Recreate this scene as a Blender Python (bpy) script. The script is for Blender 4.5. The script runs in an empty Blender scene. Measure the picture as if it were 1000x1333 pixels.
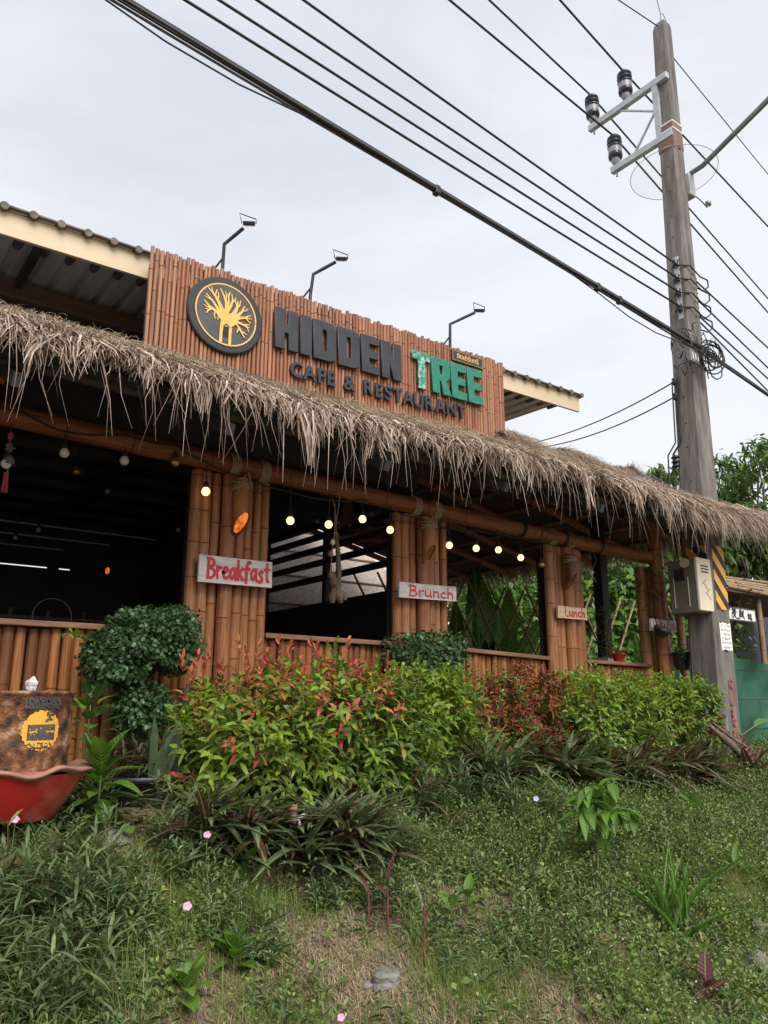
import bpy, bmesh, math, random
import numpy as np
from mathutils import Vector, Matrix, Euler

R = math.radians
random.seed(11)
rng = np.random.default_rng(11)
scene = bpy.context.scene
COL = scene.collection
U = random.uniform

# ------------------------------------------------------------------ camera, world, sun, exposure
EYE = 1.6
FPX = 1000.0            # focal length in photo pixels (photo 1000 x 1333)
PITCH = 13.8
AZ = 52.7               # azimuth of the view from +X (the front of the restaurant runs along X)
cam_d = bpy.data.cameras.new('camera')
cam = bpy.data.objects.new('camera', cam_d)
COL.objects.link(cam)
cam.location = (0, 0, EYE)
cam.rotation_euler = (R(90 + PITCH), 0, R(AZ - 90))
cam_d.sensor_fit = 'VERTICAL'
cam_d.sensor_height = 36
cam_d.lens = FPX / 1333 * 36
cam_d.clip_start = 0.05
cam_d.clip_end = 3000
scene.camera = cam

SUN_EL, SUN_AZ = 46, 258     # sun above and behind the viewer, azimuth from +X
w = bpy.data.worlds.new('World')
scene.world = w
w.use_nodes = True
wn, wl = w.node_tree.nodes, w.node_tree.links
wn.clear()
wo = wn.new('ShaderNodeOutputWorld')
bg = wn.new('ShaderNodeBackground')
bg.inputs['Strength'].default_value = 0.1
sky = wn.new('ShaderNodeTexSky')
sky.sky_type = 'NISHITA'
sky.sun_disc = False
sky.sun_elevation = R(SUN_EL)
sky.sun_rotation = R(90 - SUN_AZ)
sky.air_density = 1.2
sky.dust_density = 2.0
tc = wn.new('ShaderNodeTexCoord')
mp = wn.new('ShaderNodeMapping')
mp.inputs['Scale'].default_value = (1.0, 1.0, 2.2)
mp.inputs['Rotation'].default_value = (0.3, 0.2, 0.9)
n1 = wn.new('ShaderNodeTexNoise')
n1.inputs['Scale'].default_value = 1.7
n1.inputs['Detail'].default_value = 7
n1.inputs['Roughness'].default_value = 0.52
n1.inputs['Distortion'].default_value = 0.35
rp = wn.new('ShaderNodeValToRGB')
rp.color_ramp.elements[0].position = 0.36
rp.color_ramp.elements[0].color = (2.5, 2.62, 2.78, 1)
rp.color_ramp.elements[1].position = 0.57
rp.color_ramp.elements[1].color = (3.16, 3.2, 3.27, 1)
mx = wn.new('ShaderNodeMix')
mx.data_type = 'RGBA'
mx.inputs['Factor'].default_value = 0.9
wl.new(tc.outputs['Generated'], mp.inputs['Vector'])
wl.new(mp.outputs['Vector'], n1.inputs['Vector'])
wl.new(n1.outputs['Fac'], rp.inputs['Fac'])
wl.new(sky.outputs['Color'], mx.inputs['A'])
wl.new(rp.outputs['Color'], mx.inputs['B'])
wl.new(mx.outputs['Result'], bg.inputs['Color'])
wl.new(bg.outputs['Background'], wo.inputs['Surface'])

sd = bpy.data.lights.new('sun', 'SUN')
sd.energy = 1.5
sd.angle = R(40)
sd.color = (1.0, 0.95, 0.89)
sun = bpy.data.objects.new('sun', sd)
COL.objects.link(sun)
sdir = Vector((math.cos(R(SUN_EL)) * math.cos(R(SUN_AZ)), math.cos(R(SUN_EL)) * math.sin(R(SUN_AZ)), math.sin(R(SUN_EL))))
sun.rotation_euler = sdir.to_track_quat('Z', 'Y').to_euler()
sun.location = sdir * 40

scene.view_settings.view_transform = 'Standard'
scene.view_settings.look = 'None'
scene.view_settings.gamma = 1
scene.view_settings.use_curve_mapping = False
scene.view_settings.exposure = 1.6

# ------------------------------------------------------------------ helpers
_cp, _sp = math.cos(R(PITCH)), math.sin(R(PITCH))
_ca, _sa = math.cos(R(AZ)), math.sin(R(AZ))


def ray(px, py):
    r_, u_ = px - 500.0, 666.5 - py
    f = FPX * _cp - u_ * _sp
    return Vector((_ca * f + _sa * r_, _sa * f - _ca * r_, u_ * _cp + FPX * _sp)).normalized()


def at(px, py, y=None, x=None, z=None, d=None):
    """point of the place seen at a photo pixel, on a plane y=, x=, z= (or at distance d)"""
    v = ray(px, py)
    if y is not None: t = y / v.y
    elif x is not None: t = x / v.x
    elif z is not None: t = (z - EYE) / v.z
    else: t = d
    return Vector((v.x * t, v.y * t, EYE + v.z * t))


def hz(x, y):
    """ground height (works on arrays)"""
    x = np.asarray(x, float); y = np.asarray(y, float)
    t = np.clip((y - 1.35) / (4.25 - 1.35), 0, 1)
    z = 1.0 * (t + 0.10 * np.sin(t * math.pi * 2) * -0.6)
    z = z + 0.06 * np.clip((y - 4.25) / 2, 0, 1)
    near = np.exp(-((x - 4) / 9.0) ** 2 - ((y - 3) / 5.0) ** 2)
    z = z + near * (0.035 * np.sin(2.1 * x + 1.3 * y) + 0.028 * np.sin(4.3 * x - 3.1 * y + 1) + 0.016 * np.sin(9.1 * x + 7.3 * y) + 0.01 * np.sin(17 * x - 13 * y))
    return z


def ground(px, py):
    v = ray(px, py)
    t = 1.0
    while t < 40:
        p = v * t
        if EYE + p.z < float(hz(p.x, p.y)): break
        t += 0.02
    return Vector((p.x, p.y, float(hz(p.x, p.y))))


WLOC = {}


def link(o, parent=None, wloc=(0, 0, 0)):
    COL.objects.link(o)
    wv = Vector(wloc)
    WLOC[o.name] = wv
    if parent is not None:
        o.parent = parent
        o.location = wv - WLOC[parent.name]
    else:
        o.location = wv
    return o


def tag(o, label=None, cat=None, group=None, kind=None):
    if label: o['label'] = label
    if cat: o['category'] = cat
    if group: o['group'] = group
    if kind: o['kind'] = kind
    return o


def thing(name, loc, label, cat, group=None):
    o = bpy.data.objects.new(name, None)
    o.empty_display_size = 0.1
    link(o, None, loc)
    return tag(o, label, cat, group)


def mobj(name, me, parent=None, wloc=(0, 0, 0), rot=None, scale=None):
    o = bpy.data.objects.new(name, me)
    link(o, parent, wloc)
    if rot is not None: o.rotation_euler = rot
    if scale is not None: o.scale = scale
    return o


def basis(direction, up=(0, 0, 1)):
    """matrix whose local Z points along direction"""
    d = Vector(direction).normalized()
    u_ = Vector(up)
    if abs(d.dot(u_)) > 0.99: u_ = Vector((0, 1, 0))
    s = u_.cross(d).normalized()
    n = d.cross(s)
    return Matrix((s, n, d)).transposed()


class MB:
    def __init__(self):
        self.v, self.f, self.m, self.s = [], [], [], []

    def add(self, vs, fs, m=0, smooth=False):
        b = len(self.v)
        self.v += [tuple(p) for p in vs]
        for q in fs:
            self.f.append([b + i for i in q]); self.m.append(m); self.s.append(smooth)

    def box(self, c, size, rot=None, m=0, bev=0.0):
        sx, sy, sz = [a / 2 for a in size]
        mt = rot if rot is not None else Matrix.Identity(3)
        c = Vector(c)
        if bev <= 0:
            P = [(-sx, -sy, -sz), (sx, -sy, -sz), (sx, sy, -sz), (-sx, sy, -sz), (-sx, -sy, sz), (sx, -sy, sz), (sx, sy, sz), (-sx, sy, sz)]
            self.add([c + mt @ Vector(p) for p in P], [(3, 2, 1, 0), (4, 5, 6, 7), (0, 1, 5, 4), (1, 2, 6, 5), (2, 3, 7, 6), (3, 0, 4, 7)], m)
            return self
        bm = bmesh.new()
        bmesh.ops.create_cube(bm, size=1)
        for v in bm.verts: v.co = Vector((v.co.x * size[0], v.co.y * size[1], v.co.z * size[2]))
        bmesh.ops.bevel(bm, geom=bm.edges[:], offset=bev, segments=2, affect='EDGES', profile=0.5)
        bm.verts.index_update()
        self.add([c + mt @ v.co for v in bm.verts], [[v.index for v in f.verts] for f in bm.faces], m)
        bm.free()
        return self

    def tube(self, pts, r, n=8, m=0, caps=True, smooth=True):
        pts = [Vector(p) for p in pts]
        rs = r if isinstance(r, (list, tuple)) else [r] * len(pts)
        vs, fs = [], []
        prev = None
        for i, p in enumerate(pts):
            if i == 0: d = pts[1] - p
            elif i == len(pts) - 1: d = p - pts[i - 1]
            else: d = pts[i + 1] - pts[i - 1]
            d = d.normalized() if d.length > 1e-9 else Vector((0, 0, 1))
            if prev is None:
                a = Vector((0, 0, 1)) if abs(d.z) < 0.9 else Vector((1, 0, 0))
                s = a.cross(d).normalized()
            else:
                s = (prev - d * prev.dot(d))
                s = s.normalized() if s.length > 1e-6 else Vector((1, 0, 0))
            prev = s
            t = d.cross(s)
            for k in range(n):
                a = 2 * math.pi * k / n
                vs.append(p + (s * math.cos(a) + t * math.sin(a)) * rs[i])
        for i in range(len(pts) - 1):
            for k in range(n):
                k2 = (k + 1) % n
                fs.append((i * n + k, i * n + k2, (i + 1) * n + k2, (i + 1) * n + k))
        self.add(vs, fs, m, smooth)
        if caps:
            b = len(pts) - 1
            self.add(vs[:n], [tuple(reversed(range(n)))], m)
            self.add(vs[b * n:], [tuple(range(n))], m)
        return self

    def lathe(self, prof, origin=(0, 0, 0), n=20, m=0, mt=None, smooth=True, wob=0):
        """prof: list of (radius, height[, material])"""
        o = Vector(origin)
        mt = mt or Matrix.Identity(3)
        vs, fs = [], []
        for (r_, h, *_) in prof:
            for k in range(n):
                a = 2 * math.pi * k / n
                ww = 1 + wob * math.sin(3 * a + h * 9) + wob * 0.6 * math.sin(5 * a + 1)
                vs.append(o + mt @ Vector((r_ * ww * math.cos(a), r_ * ww * math.sin(a), h)))
        for i in range(len(prof) - 1):
            for k in range(n):
                k2 = (k + 1) % n
                fs.append((i * n + k, i * n + k2, (i + 1) * n + k2, (i + 1) * n + k))
        b = len(self.v)
        self.add(vs, fs, m, smooth)
        for i in range(len(prof) - 1):
            if len(prof[i]) > 2:
                for k in range(n): self.m[len(self.m) - len(fs) + i * n + k] = prof[i][2]
        return self

    def prism(self, poly, axis_o, ux, uy, depth, m=0, m_side=None):
        """polygon (list of 2D) in the frame axis_o + x*ux + y*uy, pushed back along -n by depth"""
        ux, uy = Vector(ux), Vector(uy)
        n = ux.cross(uy).normalized()
        o = Vector(axis_o)
        k = len(poly)
        fr = [o + ux * p[0] + uy * p[1] for p in poly]
        bk = [p - n * depth for p in fr]
        self.add(fr + bk, [tuple(range(k)), tuple(reversed(range(k, 2 * k)))], m)
        self.add(fr + bk, [(i, k + i, k + (i + 1) % k, (i + 1) % k) for i in range(k)], m if m_side is None else m_side)
        return self

    def stroke(self, pts, wd, o, ux, uy, lift, thick=0.002, m=0):
        """flat brush stroke: ribbon of width wd (number or list) along 2D pts, lifted along n"""
        ux, uy = Vector(ux), Vector(uy)
        n = ux.cross(uy).normalized()
        o = Vector(o) + n * lift
        P = [np.array(p, float) for p in pts]
        ws = wd if isinstance(wd, (list, tuple)) else [wd] * len(P)
        L, Rr = [], []
        for i, p in enumerate(P):
            a = P[max(i - 1, 0)]; b = P[min(i + 1, len(P) - 1)]
            d = b - a
            d = d / (np.linalg.norm(d) + 1e-9)
            nn = np.array([-d[1], d[0]])
            if i == 0: p = p - d * ws[i] * 0.3
            if i == len(P) - 1: p = p + d * ws[i] * 0.3
            L.append(p + nn * ws[i] / 2); Rr.append(p - nn * ws[i] / 2)
        vs, fs = [], []
        for l, r_ in zip(L, Rr):
            pl = o + ux * l[0] + uy * l[1]; pr = o + ux * r_[0] + uy * r_[1]
            vs += [pl, pr, pl - n * thick, pr - n * thick]
        for i in range(len(P) - 1):
            a = 4 * i
            fs += [(a, a + 1, a + 5, a + 4), (a + 1, a + 3, a + 7, a + 5), (a + 2, a, a + 4, a + 6)]
        fs += [(0, 2, 3, 1), (4 * len(P) - 4, 4 * len(P) - 3, 4 * len(P) - 1, 4 * len(P) - 2)]
        self.add(vs, fs, m)
        return self

    def mesh(self, name, mats, origin=(0, 0, 0)):
        me = bpy.data.meshes.new(name)
        o = Vector(origin)
        me.from_pydata([(p[0] - o[0], p[1] - o[1], p[2] - o[2]) for p in self.v], [], self.f)
        for mm in (mats if isinstance(mats, (list, tuple)) else [mats]): me.materials.append(mm)
        me.polygons.foreach_set('material_index', self.m)
        me.polygons.foreach_set('use_smooth', self.s)
        me.update()
        return me

    def build(self, name, mats, parent=None, origin=None):
        if origin is None:
            if parent is not None: origin = WLOC[parent.name]
            else:
                a = np.array([tuple(v) for v in self.v])
                origin = ((a[:, 0].min() + a[:, 0].max()) / 2, (a[:, 1].min() + a[:, 1].max()) / 2, a[:, 2].min())
        return mobj(name, self.mesh(name, mats, origin), parent, origin)


def mesh_np(name, V, groups, mats):
    """V (n,3); groups: list of (faces (k,c) array, material index array)"""
    me = bpy.data.meshes.new(name)
    nv = len(V)
    me.vertices.add(nv)
    me.vertices.foreach_set('co', np.ascontiguousarray(V, dtype=np.float32).ravel())
    loops = np.concatenate([g[0].ravel() for g in groups]).astype(np.int32)
    cnt = np.concatenate([np.full(len(g[0]), g[0].shape[1]) for g in groups]).astype(np.int32)
    start = np.concatenate([[0], np.cumsum(cnt)[:-1]]).astype(np.int32)
    me.loops.add(len(loops))
    me.loops.foreach_set('vertex_index', loops)
    me.polygons.add(len(cnt))
    me.polygons.foreach_set('loop_start', start)
    me.polygons.foreach_set('loop_total', cnt)
    me.polygons.foreach_set('material_index', np.concatenate([g[1] for g in groups]).astype(np.int32))
    for mm in (mats if isinstance(mats, (list, tuple)) else [mats]): me.materials.append(mm)
    me.update(calc_edges=True)
    me.validate()
    return me


def nrm(a):
    return a / (np.linalg.norm(a, axis=-1, keepdims=True) + 1e-9)


class Leaves:
    """collects leaves as folded, drooping blades"""
    def __init__(self): self.V, self.M = [], []

    def add(self, pos, d, up, L, W, droop=0.15, fold=0.25, mi=0, shape=(0.32, 0.9, 0.68, 0.72)):
        pos = np.atleast_2d(pos); n = len(pos)
        d = nrm(np.broadcast_to(d, (n, 3))); up = np.broadcast_to(up, (n, 3))
        L = np.broadcast_to(L, (n,))[:, None]; W = np.broadcast_to(W, (n,))[:, None]
        droop = np.broadcast_to(droop, (n,))[:, None]
        s = nrm(np.cross(d, up)); nn = np.cross(s, d)
        t1, w1, t2, w2 = shape

        def c(t):
            p = pos + d * L * t
            p = p.copy(); p[:, 2:3] -= droop * L * t * t
            return p
        c1, c2 = c(t1), c(t2)
        h1 = s * W * 0.5 * w1; h2 = s * W * 0.5 * w2
        f1 = nn * W * fold * w1 * 0.5; f2 = nn * W * fold * w2 * 0.5
        V = np.stack([pos, c1 - h1 + f1, c1, c1 + h1 + f1, c2 - h2 + f2, c2, c2 + h2 + f2, c(1.0)], 1)
        self.V.append(V)
        self.M.append(np.broadcast_to(mi, (n,)).copy())

    def mesh(self, name, mats, origin=(0, 0, 0)):
        V = np.concatenate(self.V); M = np.concatenate(self.M)
        n = len(V)
        b = (np.arange(n) * 8)[:, None, None]
        tri = (b + np.array([[0, 2, 1], [0, 3, 2], [4, 5, 7], [5, 6, 7]])[None]).reshape(-1, 3)
        qd = (b + np.array([[1, 2, 5, 4], [2, 3, 6, 5]])[None]).reshape(-1, 4)
        return mesh_np(name, V.reshape(-1, 3) - np.array(origin), [(tri, np.repeat(M, 4)), (qd, np.repeat(M, 2))], mats)

    def build(self, name, mats, parent=None, origin=None):
        if origin is None: origin = WLOC[parent.name] if parent is not None else (0, 0, 0)
        return mobj(name, self.mesh(name, mats, origin), parent, origin)


class SmallLeaves(Leaves):
    """cheap two-triangle folded leaves for ground cover"""
    def add(self, pos, d, up, L, W, droop=0.15, fold=0.25, mi=0, shape=None):
        pos = np.atleast_2d(pos); n = len(pos)
        d = nrm(np.broadcast_to(d, (n, 3))); up = np.broadcast_to(up, (n, 3))
        L = np.broadcast_to(L, (n,))[:, None]; W = np.broadcast_to(W, (n,))[:, None]
        s = nrm(np.cross(d, up)); nn = np.cross(s, d)
        mid = pos + d * L * 0.45
        tip = pos + d * L - UPV * (droop * L)
        V = np.stack([pos, mid - s * W * 0.5 + nn * W * fold * 0.5, tip, mid + s * W * 0.5 + nn * W * fold * 0.5], 1)
        self.V.append(V); self.M.append(np.broadcast_to(mi, (n,)).copy())

    def mesh(self, name, mats, origin=(0, 0, 0)):
        V = np.concatenate(self.V); M_ = np.concatenate(self.M); n = len(V)
        tri = ((np.arange(n) * 4)[:, None, None] + np.array([[0, 2, 1], [0, 3, 2]])[None]).reshape(-1, 3)
        return mesh_np(name, V.reshape(-1, 3) - np.array(origin), [(tri, np.repeat(M_, 2))], mats)


UPV = np.array([0, 0, 1.0])


class Blades:
    """thin tapered ribbons along polylines: P (n,k,3), side (n,3), width (n,)"""
    def __init__(self): self.P, self.S, self.W, self.M = [], [], [], []

    def add(self, P, side, W, mi=0):
        n, k, _ = P.shape
        prof = np.linspace(1, 0.12, k) if k > 2 else np.array([1, 0.2])
        off = side[:, None, :] * (np.broadcast_to(W, (n,))[:, None, None] * 0.5) * prof[None, :, None]
        self.P.append(np.stack([P - off, P + off], 2).reshape(n, k * 2, 3))
        self.M.append(np.broadcast_to(mi, (n,)).copy())
        self.k = k

    def build(self, name, mats, parent=None, origin=None):
        V = np.concatenate(self.P); M = np.concatenate(self.M); n = len(V); k = self.k
        if origin is None: origin = WLOC[parent.name] if parent is not None else (0, 0, 0)
        b = (np.arange(n) * 2 * k)[:, None, None]
        q = np.array([[2 * i, 2 * i + 1, 2 * i + 3, 2 * i + 2] for i in range(k - 1)])
        qd = (b + q[None]).reshape(-1, 4)
        me = mesh_np(name, V.reshape(-1, 3) - np.array(origin), [(qd, np.repeat(M, k - 1))], mats)
        return mobj(name, me, parent, origin)


# ------------------------------------------------------------------ materials
def new_mat(name):
    m = bpy.data.materials.new(name)
    m.use_nodes = True
    n, l = m.node_tree.nodes, m.node_tree.links
    return m, n, l, n['Principled BSDF']


def ramp(n, cols, pos=None):
    r_ = n.new('ShaderNodeValToRGB')
    e = r_.color_ramp.elements
    k = len(cols)
    pos = pos or [i / (k - 1) for i in range(k)]
    while len(e) < k: e.new(0.5)
    for i in range(k):
        e[i].position = pos[i]; e[i].color = (*cols[i], 1)
    return r_


def mixc(n, l, a, b, fac, mode='MIX'):
    x = n.new('ShaderNodeMix'); x.data_type = 'RGBA'; x.blend_type = mode
    for s, v in (('A', a), ('B', b), ('Factor', fac)):
        if hasattr(v, 'is_linked'): l.new(v, x.inputs[s])
        elif s == 'Factor': x.inputs[s].default_value = v
        else: x.inputs[s].default_value = (*v, 1)
    return x.outputs['Result']


def noise(n, l, scale=(1, 1, 1), s=5.0, detail=5, rough=0.55, coord='Object', dist=0.0):
    t = n.new('ShaderNodeTexCoord'); mp_ = n.new('ShaderNodeMapping')
    mp_.inputs['Scale'].default_value = scale
    x = n.new('ShaderNodeTexNoise')
    x.inputs['Scale'].default_value = s; x.inputs['Detail'].default_value = detail
    x.inputs['Roughness'].default_value = rough; x.inputs['Distortion'].default_value = dist
    l.new(t.outputs[coord], mp_.inputs['Vector']); l.new(mp_.outputs['Vector'], x.inputs['Vector'])
    return x.outputs['Fac'], mp_


def bump(n, l, b, h, strength=0.3, dist=0.01):
    bp = n.new('ShaderNodeBump')
    bp.inputs['Strength'].default_value = strength; bp.inputs['Distance'].default_value = dist
    l.new(h, bp.inputs['Height']); l.new(bp.outputs['Normal'], b.inputs['Normal'])


def plain(name, cols, rough=0.6, s=6.0, scale=(1, 1, 1), metal=0.0, bmp=0.2, bd=0.004, pos=None, rough2=None, detail=6, spec=0.4):
    m, n, l, b = new_mat(name)
    f, _ = noise(n, l, scale, s, detail)
    r_ = ramp(n, cols, pos or ([0.3, 0.7] if len(cols) == 2 else None))
    l.new(f, r_.inputs['Fac']); l.new(r_.outputs['Color'], b.inputs['Base Color'])
    b.inputs['Roughness'].default_value = rough
    b.inputs['Metallic'].default_value = metal
    b.inputs['Specular IOR Level'].default_value = spec
    if bmp:
        f2, _ = noise(n, l, scale, s * 5, 4)
        bump(n, l, b, f2, bmp, bd)
    return m


def bamboo(name, cols, rough=0.42, dirt=0.5, zs=1.0, xy=2.0):
    """cane colour: per-cane tone, lengthwise streaks, blotches"""
    m, n, l, b = new_mat(name)
    oi = n.new('ShaderNodeObjectInfo')
    base = ramp(n, cols)
    l.new(oi.outputs['Random'], base.inputs['Fac'])
    st, mp1 = noise(n, l, (xy, xy, 0.9 * zs), 4.0, 6, 0.65)
    l.new(oi.outputs['Random'], n.new('ShaderNodeMath').inputs[0])
    ad = n.new('ShaderNodeVectorMath'); ad.operation = 'SCALE'; ad.inputs['Scale'].default_value = 37.0
    cx = n.new('ShaderNodeCombineXYZ')
    for k in ('X', 'Y', 'Z'): l.new(oi.outputs['Random'], cx.inputs[k])
    l.new(cx.outputs['Vector'], ad.inputs[0]); l.new(ad.outputs['Vector'], mp1.inputs['Location'])
    sr = ramp(n, [(0.22, 0.19, 0.18), (0.80, 0.78, 0.77), (1.3, 1.25, 1.16)], [0.30, 0.5, 0.72])
    l.new(st, sr.inputs['Fac'])
    c1 = mixc(n, l, base.outputs['Color'], sr.outputs['Color'], 1.0, 'MULTIPLY')
    bl, mp2 = noise(n, l, (0.5 * xy, 0.5 * xy, 2.2 * zs), 3.0, 5, 0.6)
    l.new(ad.outputs['Vector'], mp2.inputs['Location'])
    br = ramp(n, [(0, 0, 0), (1, 1, 1)], [0.52, 0.75])
    l.new(bl, br.inputs['Fac'])
    fm = n.new('ShaderNodeMath'); fm.operation = 'MULTIPLY'; fm.inputs[1].default_value = dirt
    l.new(br.outputs['Color'], fm.inputs[0])
    c2 = mixc(n, l, c1, (0.075, 0.04, 0.024), fm.outputs[0])
    l.new(c2, b.inputs['Base Color'])
    rr = ramp(n, [(rough - 0.12,) * 3, (rough + 0.2,) * 3], [0.3, 0.7])
    l.new(st, rr.inputs['Fac']); l.new(rr.outputs['Color'], b.inputs['Roughness'])
    b.inputs['Specular IOR Level'].default_value = 0.35
    bump(n, l, b, st, 0.25, 0.004)
    return m


def leafmat(name, cols, trans=0.3, rough=0.45, spec=0.35, pos=None, veins=0.0):
    m, n, l, b = new_mat(name)
    g = n.new('ShaderNodeNewGeometry')
    r_ = ramp(n, cols, pos)
    l.new(g.outputs['Random Per Island'], r_.inputs['Fac'])
    f, _ = noise(n, l, (1, 1, 1), 40.0, 3)
    vr = ramp(n, [(0.75, 0.75, 0.75), (1.2, 1.2, 1.15)], [0.3, 0.7])
    l.new(f, vr.inputs['Fac'])
    c = mixc(n, l, r_.outputs['Color'], vr.outputs['Color'], 1.0, 'MULTIPLY')
    if veins:      # big leaves: pale midrib and slanting side veins, tone per leaf
        oi = n.new('ShaderNodeObjectInfo'); l.new(oi.outputs['Random'], r_.inputs['Fac'])
        t = n.new('ShaderNodeTexCoord'); sx = n.new('ShaderNodeSeparateXYZ'); l.new(t.outputs['Object'], sx.inputs[0])

        def mth(op, a, b_=None):
            k = n.new('ShaderNodeMath'); k.operation = op
            for i_, v in enumerate((a, b_)):
                if v is None: continue
                if hasattr(v, 'is_linked'): l.new(v, k.inputs[i_])
                else: k.inputs[i_].default_value = v
            return k.outputs[0]
        ax_ = mth('ABSOLUTE', sx.outputs['X'])
        wv = mth('SINE', mth('MULTIPLY', mth('SUBTRACT', sx.outputs['Y'], mth('MULTIPLY', ax_, 0.7)), veins))
        vr2 = ramp(n, [(0.72, 0.74, 0.7), (1.08, 1.08, 1.05)], [0.1, 0.7]); l.new(mth('ADD', mth('MULTIPLY', wv, 0.5), 0.5), vr2.inputs['Fac'])
        c = mixc(n, l, c, vr2.outputs['Color'], 0.8, 'MULTIPLY')
        c = mixc(n, l, c, (0.22, 0.28, 0.09), mth('MULTIPLY', mth('LESS_THAN', ax_, 0.011), 0.75))
        bump(n, l, b, wv, 0.25, 0.01)
    l.new(c, b.inputs['Base Color'])
    b.inputs['Roughness'].default_value = rough
    b.inputs['Specular IOR Level'].default_value = spec
    tr = n.new('ShaderNodeBsdfTranslucent')
    cc = mixc(n, l, c, (1.25, 1.3, 0.7), 1.0, 'MULTIPLY')
    l.new(cc, tr.inputs['Color'])
    ms = n.new('ShaderNodeMixShader'); ms.inputs['Fac'].default_value = trans
    l.new(b.outputs['BSDF'], ms.inputs[1]); l.new(tr.outputs['BSDF'], ms.inputs[2])
    l.new(ms.outputs['Shader'], n['Material Output'].inputs['Surface'])
    return m


def emis(name, col, strength, base=(0.9, 0.85, 0.7)):
    m, n, l, b = new_mat(name)
    b.inputs['Base Color'].default_value = (*base, 1)
    b.inputs['Emission Color'].default_value = (*col, 1)
    b.inputs['Emission Strength'].default_value = strength
    b.inputs['Roughness'].default_value = 0.25
    return m


BAM = [(0.20, 0.078, 0.033), (0.36, 0.148, 0.058), (0.43, 0.19, 0.078), (0.38, 0.158, 0.062), (0.52, 0.25, 0.11)]
M = {}
M['cane'] = bamboo('varnished_bamboo', BAM, 0.36)
M['node'] = bamboo('bamboo_joint', [(0.09, 0.035, 0.018), (0.17, 0.07, 0.03)], 0.6, 0.2)
M['wall_cane'] = bamboo('dark_wall_bamboo', [(0.11, 0.046, 0.025), (0.37, 0.138, 0.043), (0.19, 0.072, 0.031), (0.50, 0.21, 0.068), (0.42, 0.158, 0.05)], 0.4, 0.6)
M['slat'] = bamboo('sign_bamboo', [(0.20, 0.085, 0.052), (0.40, 0.17, 0.085), (0.29, 0.12, 0.068), (0.46, 0.235, 0.14), (0.36, 0.15, 0.08), (0.50, 0.24, 0.12)], 0.45, 0.35, 0.8, 1.2)
M['beam'] = bamboo('beam_bamboo', [(0.28, 0.105, 0.045), (0.34, 0.13, 0.055)], 0.4, 0.45, 0.7, 1.5)
M['grey_cane'] = bamboo('weathered_bamboo', [(0.30, 0.20, 0.12), (0.42, 0.30, 0.19)], 0.6, 0.3)
M['sill'] = plain('sill_wood', [(0.15, 0.07, 0.04), (0.34, 0.18, 0.10)], 0.5, 3, (1, 6, 6), bmp=0.3)
M['black'] = plain('black_paint', [(0.012, 0.013, 0.016), (0.028, 0.03, 0.034)], 0.55, 4)
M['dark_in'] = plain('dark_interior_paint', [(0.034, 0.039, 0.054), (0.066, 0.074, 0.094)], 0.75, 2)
M['dark_board'] = plain('dark_board', [(0.008, 0.009, 0.013), (0.016, 0.017, 0.022)], 0.7, 2)
M['purlin'] = plain('dark_purlin', [(0.035, 0.036, 0.044), (0.075, 0.074, 0.08)], 0.6, 3)
M['fascia'] = plain('cream_fascia', [(0.56, 0.45, 0.30), (0.64, 0.53, 0.37)], 0.6, 2.5, (0.4, 1, 2), bmp=0.05)
M['sheet'] = plain('weathered_roof_sheet', [(0.52, 0.49, 0.46), (0.68, 0.65, 0.61)], 0.6, 2.5, (4, 0.6, 1), bmp=0.05)
M['tile_edge'] = plain('mossy_roof_edge', [(0.07, 0.06, 0.05), (0.20, 0.18, 0.15)], 0.8, 12)
M['brown_beam'] = plain('brown_board', [(0.12, 0.075, 0.05), (0.22, 0.14, 0.09)], 0.6, 3, (0.5, 4, 4))
M['letter'] = plain('charcoal_letter', [(0.024, 0.028, 0.034), (0.045, 0.05, 0.058)], 0.45, 6, bmp=0.05)
M['rim'] = plain('charcoal_disc', [(0.02, 0.023, 0.028), (0.036, 0.04, 0.046)], 0.5, 6, bmp=0.05)
M['disc'] = plain('slate_disc', [(0.055, 0.06, 0.068), (0.085, 0.09, 0.10)], 0.5, 6, bmp=0.05)
M['gold'] = plain('yellow_paint', [(0.72, 0.42, 0.09), (0.82, 0.52, 0.15)], 0.5, 8, bmp=0.05)
M['green_paint'] = plain('green_letter', [(0.012, 0.15, 0.10), (0.025, 0.20, 0.135), (0.05, 0.26, 0.18)], 0.5, 14, pos=[0.25, 0.55, 0.8])
M['green_worn'] = plain('worn_green_letter', [(0.02, 0.20, 0.13), (0.10, 0.33, 0.25), (0.42, 0.52, 0.46)], 0.6, 26, pos=[0.40, 0.52, 0.62])
M['board'] = plain('weathered_white_board', [(0.30, 0.28, 0.26), (0.55, 0.53, 0.51), (0.68, 0.67, 0.65)], 0.75, 6, (1, 3, 6), pos=[0.25, 0.5, 0.75], bmp=0.4)
M['board_y'] = plain('faded_yellow_board', [(0.42, 0.32, 0.2), (0.58, 0.46, 0.28), (0.62, 0.58, 0.52)], 0.75, 7, (1, 2, 4), pos=[0.25, 0.5, 0.75])
M['red'] = plain('red_brush_paint', [(0.42, 0.02, 0.03), (0.58, 0.04, 0.05)], 0.5, 14, bmp=0.0)
M['red_old'] = plain('faded_red_paint', [(0.20, 0.09, 0.075), (0.34, 0.05, 0.05)], 0.8, 60, bmp=0.0)
M['thatch'] = leafmat('dry_thatch', [(0.15, 0.11, 0.09), (0.40, 0.31, 0.26), (0.25, 0.185, 0.15), (0.58, 0.465, 0.40), (0.46, 0.36, 0.305), (0.20, 0.145, 0.12)], 0.12, 0.8, 0.15)
M['thatch_in'] = plain('thatch_underside', [(0.065, 0.048, 0.037), (0.15, 0.108, 0.08)], 0.9, 14, (1, 0.3, 1), bmp=0.8, bd=0.02)
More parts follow.
